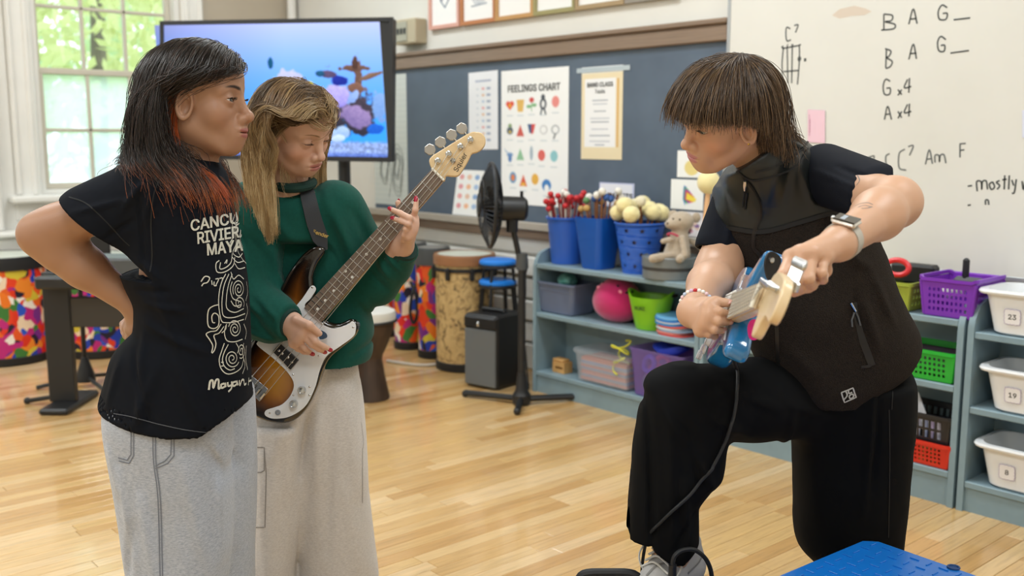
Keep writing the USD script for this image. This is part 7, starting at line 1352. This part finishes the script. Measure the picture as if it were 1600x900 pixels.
def sub(m, k): q = trimesh.Trimesh(m.vertices, m.faces[k], process=False); q.remove_unreferenced_vertices(); return q
put(C_, 'vest_fleece', W3(sub(mv, ~fy)), mat('fleece_brown', '2f2822', .95, color2='221d19', vscale=240, bump=.9, bscale=420, spec=.2, bdist=.003), smooth=True)
put(C_, 'vest_yoke', W3(sub(mv, fy)), mat('nylon_black', '131716', .42, bump=.15, bscale=60, bdist=.002), smooth=True)
put(C_, 'vest_seam', W3(decal(vest, [[(1126, 354), (1140, 356), (1190, 362), (1240, 350), (1300, 333), (1322, 336)]], 1.98, .0046, .003)), mat('seam_black', '0e0f0f', .7), kind='stuff')
zp = [(1160, 276), (1172, 290), (1186, 312), (1189, 335), (1180, 358), (1178, 385), (1190, 402), (1205, 440), (1213, 500), (1216, 560), (1224, 608)]
put(C_, 'zipper', W3(decal(vest, [zp], 1.95, .0040, .003)), mat('zip_black', '101112', .4)); put(C_, 'zipper_teeth', W3(decal(vest, [zp[:6]], 1.95, .0012, .0042)), mat('zip_dark_metal', '3a3a3a', .35, metal=.8))
put(C_, 'collar_seam', W3(decal(vest, [[(1180, 270), (1215, 258), (1245, 240), (1262, 222)], [(1152, 268), (1180, 282), (1240, 262), (1262, 232)]], 1.97, .0022, .002)), mat('seam_black', '0e0f0f', .7), kind='stuff')
zq = onto(vest, np.array([(1166, 281.0), (1166, 296)]), 1.95, .006); put(C_, 'zip_pull', W3(tube(np.array([zq[0], (zq[0] + zq[1]) / 2, zq[1]]), [.003, .0036, .0022], 8)), M_CHROME)
zq = onto(vest, np.array([(1165, 297.0), (1163, 312), (1162, 324)]), 1.95, .005); put(C_, 'zip_cord', W3(cat(tube(zq, .0024, 6), tube(zq + [.005, 0, -.004], .002, 6))), mat('seam_black', '0e0f0f', .7), kind='stuff')
pz = [(1329, 473), (1333, 492), (1340, 520), (1350, 548), (1358, 571)]
put(C_, 'pocket_zip', W3(decal(vest, [[(u + 4, v) for u, v in pz]], 1.93, .0072, .0022)), mat('pocket_nylon', '0d0e0f', .45)); put(C_, 'pocket_zip', W3(decal(vest, [[(1345, 573), (1358, 571), (1361, 566)]], 1.93, .003, .003)), mat('pocket_nylon', '0d0e0f', .45))
q = onto(vest, np.array([(1327.0, 473), (1334, 486)]), 1.93, .005); put(C_, 'zip_pull', W3(tube(q, [.003, .0024], 8)), M_CHROME); q = onto(vest, np.array([(1334, 487.0), (1341, 496), (1345, 508)]), 1.93, .005); put(C_, 'zip_cord', W3(cat(tube(q, .0018, 6), tube(onto(vest, np.array([(1332, 488.0), (1329, 500), (1330, 510)]), 1.93, .005), .0018, 6))), mat('cord_grey', '55585a', .7), kind='stuff')
lg = mat('logo_grey', 'b9b8b2', .6); put(C_, 'logo_patch', W3(decal(vest, [[(1314, 613), (1332, 605.5), (1337, 620), (1319, 628), (1314, 613)]], 1.93, .0016, .0025, smooth=False)), lg, smooth=False)
for s_ in [[(1318, 624), (1323, 617), (1321, 611)], [(1325, 609), (1326, 614), (1331, 612)], [(1326, 618), (1331, 615), (1333, 619), (1328, 622), (1326, 618)]]: put(C_, 'logo_patch', W3(decal(vest, [s_], 1.93, .0016, .0025)), lg, smooth=False)
# watch, bracelet, tattoo
wc = wrL * .93 + elL * .07; wd_ = unit(elL - wrL); M3 = frame(wd_, np.array([0, -.3, 1.0])); R3w = M3; rr_ = .0285
ring = [wc + rr_ * (math.cos(t) * M3[:, 0] + math.sin(t) * M3[:, 1]) for t in np.linspace(0, 2 * np.pi, 40, endpoint=False)]
wt = thing('wristwatch', 'square smart watch with a pale grey band on the near wrist of the adult', 'watch', fromQ(wc[None])[0])
rings = []
for p_ in ring: o_ = unit(p_ - wc); rings.append(np.array([p_ - wd_ * .010, p_ + wd_ * .010, p_ + wd_ * .010 + o_ * .0025, p_ - wd_ * .010 + o_ * .0025]))
put(wt, 'band', W3(loft(rings + rings[:1], cap=False)), mat('band_grey', 'b5b0a6', .5)); face_n = np.array([-.30, -.66, .68]); face_n = unit(face_n - (face_n @ wd_) * wd_); fx_ = wd_; fy_ = np.cross(face_n, fx_); cen = wc + face_n * (rr_ + .004)
def rbx(c_, s_, b_): m_ = bx((0, 0, 0), s_, b_); return place(m_, c_, np.stack([fx_, fy_, face_n], 1))
put(wt, 'case', W3(rbx(cen, (.034, .040, .0095), .004)), mat('watch_case', 'd6d0c8', .25, metal=.8)); put(wt, 'screen', W3(rbx(cen + face_n * .0045, (.030, .036, .003), .0012)), mat('watch_glass', '0c0f14', .08, coat=1.0)); put(wt, 'crown', W3(ball(cen + fy_ * .0215, .004, 2)), M_CHROME)
for k in range(4): put(wt, 'screen_digit', W3(rbx(cen + face_n * .0062 + fx_ * (-.008 + .005 * k) + fy_ * .004, (.0028, .007, .0004), 0)), mat('digit', 'c8d2dc', .5))
bc, bd = wrR * .86 + elR * .14, unit(elR - wrR); Mb = frame(bd); cols = ['f0ece4', 'e6c8cc', 'b8c8e0', 'f0ece4', 'd8b8d0', 'c02028', 'f0ece4']
br_ = thing('bead_bracelet', 'bracelet of white and coloured beads on the far wrist of the adult', 'bracelet', fromQ(bc[None])[0])
for k in range(26): t = k * 2 * np.pi / 26; put(br_, 'bead', W3(ball(bc +   .0300 * (math.cos(t) * Mb[:, 0] + math.sin(t) * Mb[:, 1]), .0041, 2)), mat('bead_' + cols[k % 7], cols[k % 7], .3))
put(C_, 'tattoo', W3(decal(armL, [[(1336, 322), (1345, 318), (1356, 317), (1364, 320)], [(1340, 324), (1350, 321), (1360, 323)], [(1346, 326), (1356, 325), (1363, 323)], [(1340, 274), (1343, 282), (1338, 290)]], 1.86, .0011, .0003)), mat('tattoo_grey', '8c7f78', .7), kind='stuff')
# trousers
hipC = Rows([(570, 1215, 1418, .10), (600, 1225, 1422, .108), (640, 1238, 1422, .112), (680, 1242, 1420, .11)], 2.17, 2.3)
stand = Rows([(590, 1234, 1424, .125, -.01), (660, 1241, 1422, .12, .0), (720, 1243, 1418, .112, .01), (780, 1244, 1412, .11, .02), (835, 1245, 1406, .108, .03), (852, 1249, 1405, .106, .03), (868, 1262, 1403, .10, .04), (888, 1285, 1400, .10, .06), (960, 1298, 1392, .09, .08), (1060, 1306, 1384, .085, .1), (1110, 1308, 1382, .08, .1)], 2.155, 2.4)
thigh = lambda p: chain(p, [G(1310, 625, 2.15), G(1180, 625, 2.07), G(1072, 632, 1.99)], [.085, .083, .080], .03)
shin = Rows([(572, 1040, 1080, .03), (590, 1012, 1110, .06), (620, 1004, 1128, .085), (660, 996, 1135, .09), (700, 990, 1132, .09), (740, 986, 1126, .088), (757, 984, 1110, .085), (790, 981, 1090, .082), (843, 978, 1090, .08), (880, 976, 1088, .08)], 1.985, 2.6)
fT = [(1012, 620, 1016, 845, 6, -.012), (1040, 640, 1045, 820, 9, .010), (1030, 630, 1080, 700, 8, .007), (1065, 650, 1090, 750, 9, -.008), (1080, 700, 1110, 755, 7, .008), (1060, 740, 1075, 850, 8, .009), (1080, 790, 1050, 850, 6, -.008), (1130, 600, 1230, 650, 10, .006), (1100, 640, 1180, 690, 8, .007), (1250, 650, 1250, 850, 8, .006), (1385, 640, 1380, 840, 7, .007), (1395, 620, 1392, 800, 5, -.006), (1290, 680, 1310, 860, 14, .005), (1240, 640, 1320, 670, 9, .006)]
ha2 = [G(u, v, 1.95) for u, v in ((960, 843), (1016, 844), (1019, 852), (1046, 872), (1064, 873), (1092, 850))]; h2a, h2z = [x[0] for x in ha2], [x[2] for x in ha2]
def trousers(p):
    d = smin(smin(hipC(p), stand(p), .02), smin(thigh(p), shin(p), .03), .035) - folds(p, fT, 1.95) - .007 * fbmq(p, 9, 3, 51); near_ = p[:, 0] < G(1180, 800, 2.0)[0]; zc = np.interp(p[:, 0], h2a, h2z) - p[:, 2]; d = np.where(near_, smax(d, zc, .004), d); return np.where(near_, smax(d, -smax(d + .010, -zc - .03, .004), .003), d)
mT = nets(trousers, [.24, 1.80, .02], [.90, 2.36, .90], .0058); put(C_, 'trousers', W3(mT), mat('black_trouser', '08090b', .85, var=.15, vscale=200, bump=.3, bscale=900, spec=.15), smooth=True)
put(C_, 'trouser_seam', W3(decal(trousers, [[(1389, 640), (1390, 720), (1388, 840)], [(1404, 560), (1396, 600), (1393, 640)]], 2.05, .0012)), mat('seam_black', '0e0f0f', .7), kind='stuff')
# shoes: raised one on the amplifier, the other on the floor behind the step
ZT = float(G(1045, 930, 1.98)[2]); SHW = mat('shoe_grey', 'b3b0ad', .7, var=.05, vscale=40, bump=.2, bscale=300)
fd2 = unit(np.array([-.62, -.78, 0])); cs = G(1052, 900, 2.0); 
for nm, at, fw, z0 in (('raised', cs - np.array([0, 0, 0]), (-.62, -.78), ZT), ('floor', G(1345, 900, 2.27), (-.85, -.5), 0.0)):
    f, so, c, M = shoe(C_, 0, 0, fw, z0, None, at=at); put(C_, 'shoe', W3(nets(f, c - [.24, .24, .0], c + [.24, .24, .17], .004)), SHW, smooth=True); put(C_, 'shoe_sole', W3(nets(so, c - [.24, .24, .01], c + [.24, .24, .05], .004)), mat('sole_pale', 'cfccc6', .6), smooth=True)
    if nm == 'raised':
        for k in range(6):
            x = .012 + .013 * k; z = .128 - .0085 * k; put(C_, 'shoelace', W3(tube(smoothpath([c + M @ np.array([x, sg * .030, z - .012]) if abs(sg) == 1 else c + M @ np.array([x + .004, 0, z + .006]) for sg in (-1, 0, 1)], 5), .0024, 6)), mat('lace', 'd6d3cd', .8))
        for sg in (-1, 1): put(C_, 'shoelace', W3(tube(smoothpath([c + M @ np.array(q) for q in ((.02, 0, .13), (.03, sg * .03, .125), (.055, sg * .05, .09), (.06, sg * .035, .06), (.04, sg * .02, .10), (.02, 0, .13))], 6), .0022, 6)), mat('lace', 'd6d3cd', .8))
        put(C_, 'shoe_panel', W3(decal(f, [[(1010, 900), (1025, 885), (1045, 880), (1066, 886)], [(1075, 895), (1090, 880), (1097, 868)]], 2.0, .0022, .0015)), mat('shoe_line', '86837f', .8), kind='stuff')
# hair: brown bob with a full fringe, longer at the nape
def collC(p): l = hC.loc(p); d = ell(l, (-.012, 0, .033), (.096, .076, .081)); d = smin(d, ell(l, (.03, 0, .0), (.064, .058, .09)), .03); d = smin(d, ell(l, (.03, 0, .044), (.066, .066, .0575)), .03) * hC.s; return np.minimum(np.minimum(d, neckC(p) - .012), bodyC(p))
def baseC(q):
    p = hC.loc(q); d = smin(ell(p, (-.014, 0, .034), (.1005, .080, .084)), ell(p, (.03, 0, .044), (.0645, .0645, .0560)), .03); lim = np.where(p[:, 0] > .03, .036 - p[:, 2], np.where(p[:, 0] > -.02, .012 - p[:, 2], -.075 - p[:, 2] + 0 * p[:, 0])); return smax(d, lim * .7, .008) * hC.s
put(C_, 'hair_base', W3(nets(baseC, hC.c - .17, hC.c + .17, .004)), hairmat('hair_brown_base', '2e2118', .85), smooth=True)
def keepCh(r, d): x, y, z = r.T; return (z > .030) | ((x < -.02) & (z > -.045))
CROWN = np.array([-.045, 0, .112])
def startC(r, d): t = r - CROWN; t[:, 2] -= .02; return t + np.where(np.abs(t[:, :1]) + np.abs(t[:, 1:2]) < .01, .01, 0)
def lenC(r, d): return np.full(len(r), .24)
def steerC(l, t, r): o = np.zeros_like(l); o -= .0; dn = -hC.M.T @ np.array([0, 0, -1.0]); o[:, 2] = -.16 * (l[:, 2] < .07); return o
A1, n1 = grow(hC, 9500, keepCh, startC, lenC, collC, 51, 34, grav=.10, layer=(.002, .014), clump=.38, nclump=420, curl=.010, steer=steerC)
# scissors: the fringe ends above the eyes, the sides at the ear, the back runs down the nape
HBC = [(hairmat('brown_dark', '3a2a1e', .3), .36), (hairmat('brown_mid', '56412e', .28), .42), (hairmat('brown_light', '7c6348', .28), .22)]
L = np.stack([hC.loc(A1[:, k]) for k in range(A1.shape[1])], 1); g_ = np.random.default_rng(3).normal(size=len(L)) * .006
az = np.degrees(np.arctan2(np.abs(L[:, :, 1]), L[:, :, 0])); cutz = np.interp(az, [0, 45, 70, 88, 100, 115, 180], [.026, .024, .014, .002, -.02, -.10, -.105]) + g_[:, None]; bad = (L[:, :, 2] < cutz); first = np.where(bad.any(1), bad.argmax(1), L.shape[1])
groups = {}
key = (np.sin(n1 * 12.9898) * 43758.5) % 1.0 + np.random.default_rng(6).normal(size=len(A1)) * .15; q1, q2_ = np.quantile(key, [.36, .78])
for k, (mt_, _) in enumerate(HBC):
    S, Wd = [], []
    for i in np.nonzero((np.searchsorted([q1, q2_], key) == k) & (first > 3))[0]: n_ = first[i]; S.append(fromQ(A1[i, :n_])); Wd.append(np.interp(np.linspace(0, 1, n_), [0, .75, 1], [.00095, .0008, .0004]))
    curves(C_, 'hair_strands', S, np.concatenate(Wd), mt_)
# ================================================================== small blue guitar, amplifier, cable, blue step, plush monkey
p0, p1 = G(1150, 481, 1.745), G(1193, 464, 1.465); N_ = unit(p1 - p0); LN = float(np.linalg.norm(p1 - p0)); Wv = G(1204, 388, 1.775) - G(1137, 562, 1.73); Wv = unit(Wv - (Wv @ N_) * N_); Fn = np.cross(N_, Wv)
if Fn[0] > 0: Fn = -Fn
GM = np.stack([N_, Wv, Fn], 1)
def GL(x, y, z=0.0): return fromQ((p0 + GM @ np.array([x, y, z]))[None])[0]
GMW = QR @ GM
def gext(poly, h, z0=0.0, bev=0.0):
    m = extrude(poly, h, bev, z0); 
    m = place(m, fromQ(p0[None])[0], GMW)
    if np.linalg.det(GMW) < 0: m.invert()
    return m
gt = thing('electric_guitar', 'small bright blue electric guitar with maple neck in the hands of the adult', 'guitar', GL(0, 0))
GO = [(.055, -.062), (.070, -.085), (.060, -.104), (.025, -.102), (-.015, -.086), (-.06, -.080), (-.10, -.086), (-.16, -.112), (-.22, -.116), (-.265, -.09), (-.285, -.03), (-.285, .03), (-.262, .085), (-.21, .112), (-.15, .110), (-.09, .088), (-.045, .084), (.01, .098), (.055, .118), (.092, .120), (.098, .102), (.068, .078), (.035, .045), (.012, .028), (.0, .024), (-.002, -.024), (.02, -.036)]
gp = poly_smooth(np.array(GO) * [.84, .86], 8); M_BLUE = mat('guitar_blue', '1f78b4', .14, coat=.9, var=.05, vscale=300)
put(gt, 'body', gext(gp, .042, -.044, .011), M_BLUE)
M_CLPG = usdkit.material(stage, '/World/Looks/clear_guard', {'t': ('transparent_bsdf', {'color': (.95, .96, .98)}), 'd': ('principled_bsdf', {'base_color': (.85, .86, .88), 'roughness': .12, 'coat_weight': .5}), 'x': ('mix_closure', {'fac': .55})}, [('t.BSDF', 'x.closure1'), ('d.BSDF', 'x.closure2')], surface='x.closure')
put(gt, 'pickguard', gext(poly_smooth([(.030, -.062), (-.02, -.055), (-.08, -.052), (-.14, -.075), (-.17, -.055), (-.16, -.02), (-.09, .036), (-.03, .040), (-.01, .03), (-.01, -.03)], 6), .003, .0005), M_CLPG)
for c_, k in (((-.03, .055), 0), ((-.11, -.085), 1)):
    st5 = Polygon([(c_[0] + (.022 if q % 2 == 0 else .011) * math.sin(q * math.pi / 5), c_[1] + (.022 if q % 2 == 0 else .011) * math.cos(q * math.pi / 5)) for q in range(10)]); m = gext(st5, .002, .004 + .012 * k); put(gt, 'silver_sticker', m, mat('silver_foil', 'd9dade', .2, metal=.5), smooth=False)
M_GM = mat('guitar_maple', 'dcbf92', .35, color2='e6cfa8', vscale=26, coat=.3)
put(gt, 'neck', gext(Polygon([(-.03, -.025), (LN, -.019), (LN, .019), (-.03, .025)]), .020, -.016, .006), M_GM); put(gt, 'fretboard', gext(Polygon([(-.04, -.0265), (LN, -.0205), (LN, .0205), (-.04, .0265)]), .006, .004, .002), mat('guitar_fretboard', 'dfcdb0', .3, coat=.4))
def hw_(x): return .0262 + (.0203 - .0262) * (x + .04) / (LN + .04)
for k in range(1, 22):
    x = LN - (LN + .04) * 1.40 * (1 - 2 ** (-k / 12));
    if x > -.035: put(gt, 'fret', tube([GL(x, -hw_(x), .0105), GL(x, hw_(x), .0105)], .0012, 6), M_CHROME)
put(gt, 'nut', tube([GL(LN + .002, -.021, .0115), GL(LN + .002, .021, .0115)], .003, 8), mat('bone', 'e4e0d2', .4))
HS = [(.0, -.020), (.012, -.030), (.020, -.052), (.034, -.064), (.052, -.060), (.066, -.044), (.085, -.036), (.11, -.040), (.135, -.046), (.15, -.034), (.153, -.012), (.140, .012), (.10, .026), (.05, .035), (.022, .034), (.004, .020)]
put(gt, 'headstock', gext(poly_smooth([(LN + x, y) for x, y in HS], 6), .0145, -.014, .003), M_GM)
for k in range(6):
    x, y = LN + .026 + .0195 * k, .018 - .0035 * k; t_ = UsdGeom.Xform.Define(stage, numbered(str(gt.GetPath()), 'tuner')).GetPrim(); F3 = frame(QR @ Fn)
    put(t_, 'post', place(lathe([(0, 0), (.0055, 0), (.0055, .003), (.0034, .004), (.0034, .012), (.0045, .013), (.0045, .016), (0, .017)], 16), GL(x, y, .001), F3), M_CHROME)
    put(t_, 'gear_box', place(bx((0, 0, 0), (.010, .014, .008), .0025), GL(x, y + .012, -.020), GMW), M_CHROME); put(t_, 'shaft', tube([GL(x, y + .018, -.019), GL(x, y + .036, -.019)], .0022, 8), M_CHROME)
    put(t_, 'key', place(ball((0, 0, 0), 1, 2, (.0065, .0085, .004)), GL(x, y + .043, -.019), GMW), M_CHROME)
    ys_ = -.0155 + .0062 * k; put(gt, 'string', tube([GL(-.20, -.026 + .0105 * k, .013), GL(LN, ys_, .0138), GL(x, y, .012)], .0006, 5), mat('steel_string', 'c9c6be', .3, metal=.9))
    put(gt, 'saddle', place(bx((0, 0, 0), (.016, .008, .006), .002), GL(-.205, -.026 + .0105 * k, .010), GMW), M_CHROME)
put(gt, 'bridge_plate', place(bx((0, 0, 0), (.045, .075, .004), .0015), GL(-.205, 0, .0055), GMW), M_CHROME)
for x in (-.055, -.105, -.15): put(gt, 'pickup', place(bx((0, 0, 0), (.018, .072, .008), .004), GL(x, 0, .006), GMW), mat('pickup_cream', 'dcd8d0', .35))
for x, y in ((-.16, -.062), (-.19, -.078), (-.215, -.09)): put(gt, 'knob', place(lathe([(0, 0), (.010, 0), (.009, .010), (0, .011)], 20), GL(x, y, .004), frame(QR @ Fn)), mat('knob_white', 'd6d6da', .3))
# leather strap end with its button on the upper horn, pink pick
so_ = poly_smooth([(.099, .120), (.099, .085), (.090, .05), (.082, .045), (.080, .09), (.085, .118)], 6)
lp_ = [(1191, 402), (1197, 394), (1206, 393), (1217, 398), (1223, 405), (1221, 420), (1213, 431), (1203, 439), (1195, 431), (1190, 415)]
SO = G(1203, 412, 1.645); e_u, e_v, e_n = unit(G(1213, 412, 1.652) - SO), None, None; e_v = unit(G(1203, 402, 1.645) - SO); e_n = unit(np.cross(e_u, e_v)); e_v = np.cross(e_n, e_u); kS = 1.645 / F_PX
se = thing('strap_end', 'black leather strap end buttoned to the horn of the blue guitar', 'strap', fromQ(SO[None])[0]); put(se, 'leather', W3(place(extrude(poly_smooth([((u - 1203) * kS, -(v - 412) * kS) for u, v in lp_], 5), .004, .0008), SO, np.stack([e_u, e_v, e_n], 1))), mat('black_leather', '141416', .5, bump=.15, bscale=300), smooth=False)
put(se, 'strap_button', W3(place(lathe([(0, 0), (.0050, 0), (.0047, .004), (.003, .0045), (0, .0042)], 20), G(1202, 406, 1.643) + e_n * .003, np.stack([e_u, e_v, e_n], 1))), M_CHROME)
pq = G(1177, 514, 1.665); single('pink_pick', W3(place(extrude(poly_smooth([(-.006, -.016), (.006, -.018), (.013, -.004), (.008, .014), (-.004, .016), (-.010, .004)], 5), .002), pq, np.stack([RIGHT @ np.stack([RIGHT, FWD, UPW], 1), np.array([0, -.1, 1.0]), np.array([0, -1.0, -.1])], 1))), mat('pick_pink', 'e2208e', .5), 'bright pink felt tab under the blue guitar', 'pick')
# amplifier under the raised foot
az_ = unit(np.array([-.62, -.78])); amp = thing('guitar_amplifier', 'small black guitar amplifier under the raised shoe of the adult', 'amplifier', Q(*G(1030, 900, 1.90)[:2], 0.0))
ac = G(1020, 900, 1.885); AA = math.atan2((QR @ np.array([1, 0, 0]))[1], (QR @ np.array([1, 0, 0]))[0]); Cw = fromQ(np.array([[ac[0], ac[1], 0.0]]))[0]
put(amp, 'cabinet', bx(Cw + (0, 0, ZT / 2 - .003), (.34, .33, ZT - .012), .012, AA), mat('amp_tolex', '17181a', .7, bump=.4, bscale=500)); put(amp, 'grille', bx(Cw + (-FWD * .168) + (0, 0, ZT * .42), (.28, .008, ZT * .6), .003, AA), mat('amp_cloth', '33332f', .9, bump=.5, bscale=900)); put(amp, 'control_panel', bx(Cw + (-FWD * .167) + (0, 0, ZT * .86), (.30, .008, .05), .003, AA), mat('amp_panel', '8c8a84', .4))
for sx in (-1, 1):
    for sy in (-1, 1): put(amp, 'rubber_foot', lathe([(0, 0), (.016, 0), (.016, .012), (0, .012)], 14, Cw + RIGHT * sx * .14 + FWD * sy * .13), M_RUB)
put(amp, 'handle', W3(tube(smoothpath([G(902, 915, 1.93), G(912, 898, 1.93), G(950, 895.5, 1.93), G(990, 898, 1.93), G(1002, 915, 1.93)], 5), .010, 10)), M_RUB)
# cable
cab = thing('guitar_cable', 'black instrument cable running from the blue guitar across the trouser leg to the amplifier', 'cable', P(1147, 568, 1.78))
wide = [(1146, 566), (1150, 590), (1147, 625), (1138, 665), (1122, 705), (1107, 735)]; on_ = onto(trousers, smoothpath(np.column_stack([np.array([(1149, 580.0)] + wide[1:]), np.zeros(len(wide))]), 4)[:, :2], 2.0, .007); low = onto(trousers, np.array([(1095, 750.0), (1075, 772), (1050, 797), (1030, 818), (1018, 828)]), 1.97, .006)
pts = np.vstack([G(1147, 560, 1.80)[None], on_, low, G(1011, 842, 1.95)[None], G(1005, 870, 1.99)[None], (G(1002, 905, 2.02))[None]])
put(cab, 'cord', W3(tube(smoothpath(pts, 6), .0034, 8)), M_RUB)
loop = [G(1051, 906, 1.88), G(1051, 884, 1.88), G(1054, 869, 1.88), G(1066, 860, 1.885), G(1084, 859, 1.89), G(1100, 870, 1.90), G(1109, 886, 1.91), G(1113, 905, 1.92)]
put(cab, 'loop', W3(tube(smoothpath(np.array(loop), 6), .0046, 8)), M_RUB); put(cab, 'plug', W3(tube(np.array([G(1050.5, 915, 1.88), G(1051, 882, 1.88)]), .0082, 14)), M_BLACK)
# blue step
C0 = F(1357, 838, .47); D1 = unit(F(1165, 900, .47) - C0); D2 = F(1560, 900, .47) - C0; D2 = unit(D2 - (D2 @ D1) * D1 * .0); mid_ = unit(D1 + D2); prp = np.array([-mid_[1], mid_[0], 0]); D1 = unit(mid_ + prp * np.sign(D1 @ prp)); D2 = unit(mid_ - prp * np.sign(D1 @ prp))
SL = .62; stp = thing('step_platform', 'bright blue moulded plastic step platform with a raised tread pattern in the foreground', 'step', C0 * (1, 1, 0)); M_STEP = mat('step_blue', '0f6cc4', .32, bump=.06, bscale=120)
ST = np.stack([D1, D2, np.cross(D1, D2)], 1); 
def SP(x, y, z): return C0 + D1 * x + D2 * y + np.array([0, 0, z])
def sq_ring(i, z): r = .022; return np.array([SP(a, b, z) for a, b in [(i + r, i), (SL - i - r, i), (SL - i, i + r), (SL - i, SL - i - r), (SL - i - r, SL - i), (i + r, SL - i), (i, SL - i - r), (i, i + r)]])
put(stp, 'top', loft([sq_ring(.004, -.05), sq_ring(-.002, -.045), sq_ring(.0, -.008), sq_ring(.004, -.002), sq_ring(.010, 0.0)]), M_STEP)
put(stp, 'skirt', loft([sq_ring(-.03, -.47), sq_ring(-.03, -.45), sq_ring(.012, -.05)]), M_STEP)
bars = []
n_ = 19
for i in range(n_):
    for j in range(n_):
        c_ = np.array([.032 + .0305 * i, .032 + .0305 * j]); 
        if (c_[0] - .06) ** 2 + (c_[1] - .22) ** 2 < .0004: continue
        dxy = (.010, .0014) if (i + j) % 2 == 0 else (.0014, .010); b_ = bx((c_[0], c_[1], .0008), (dxy[0] * 2, dxy[1] * 2, .0030), .0008); b_.vertices = np.array([SP(*v) for v in b_.vertices]); bars.append(b_)
put(stp, 'tread_pattern', cat(*bars), M_STEP, kind='stuff')
h_ = F(1490, 886, .472); put(stp, 'drain_hole', lathe([(0, -.001), (.008, -.001), (.009, .0012), (.012, .0012), (.0125, -.001)], 24, h_), mat('step_dark', '083a70', .5))
# plush monkey sitting on the tin
dM = float(toQ(W(1060, 370, .235))[1]); gm = lambda u, v, dd=0.0: G(u, v, dM + dd); kM = dM / F_PX
def monkey(p):
    d = ell(p, gm(1064, 346), (20 * kM, 19 * kM, 16 * kM)); d = smin(d, ell(p, gm(1050, 350, -.02), (11 * kM, 11 * kM, 8 * kM)), .015)
    d = smin(d, cap(p, gm(1063, 358), gm(1058, 395), 12 * kM, 21 * kM), .015)
    d = smin(d, cap(p, gm(1066, 372, -.06), gm(1070, 399, -.085), 4.5 * kM, 5.5 * kM), .006); d = smin(d, cap(p, gm(1048, 374, -.05), gm(1036, 377, -.06), 4.5 * kM, 4 * kM), .006); d = smin(d, cap(p, gm(1078, 376, .03), gm(1098, 388, .02), 4 * kM, 5 * kM), .006)
    d = smin(d, cap(p, gm(1055, 398, -.03), gm(1020, 404, -.09), 6 * kM, 6.5 * kM), .008); d = smin(d, cap(p, gm(1070, 399, -.02), gm(1062, 405, -.10), 6 * kM, 6 * kM), .008)
    for u, v, dd in ((1088, 340, .0), (1052, 336, .05)): e = gm(u, v, dd); d = smin(d, ell(p, e, (7 * kM, 5 * kM, 8 * kM)), .004)
    return d - .003 * fbmq(p, 90, 2, 2)
mk = thing('plush_monkey', 'beige plush monkey sitting on the round grey tin', 'plush toy', P(1058, 402, dM)); put(mk, 'body', W3(nets(monkey, gm(1010, 412, -.16) - [.02, .02, .01], gm(1108, 325, .16) + [.02, .02, .01], .004)), mat('plush_beige', 'b8a893', .95, bump=.5, bscale=260, sheen=.4), smooth=True)
for u, v in ((1052, 342), (1062, 343)): q = onto(monkey, np.array([[u, v + 0.0]]), dM, .0); put(mk, 'eye', W3(ball(q[0], .0045, 2)), mat('bead_eye', '1a1412', .2))
put(mk, 'nose', W3(ball(onto(monkey, np.array([[1043, 349.0]]), dM, 0)[0], .005, 2)), mat('plush_nose', '6a5348', .8)); put(mk, 'ribbon', W3(tube(smoothpath([gm(1047, 370, -.03), gm(1043, 366, -.05), gm(1050, 365, -.055), gm(1060, 369, -.06)], 5), .005, 6)), mat('ribbon_red', 'b8405a', .6))
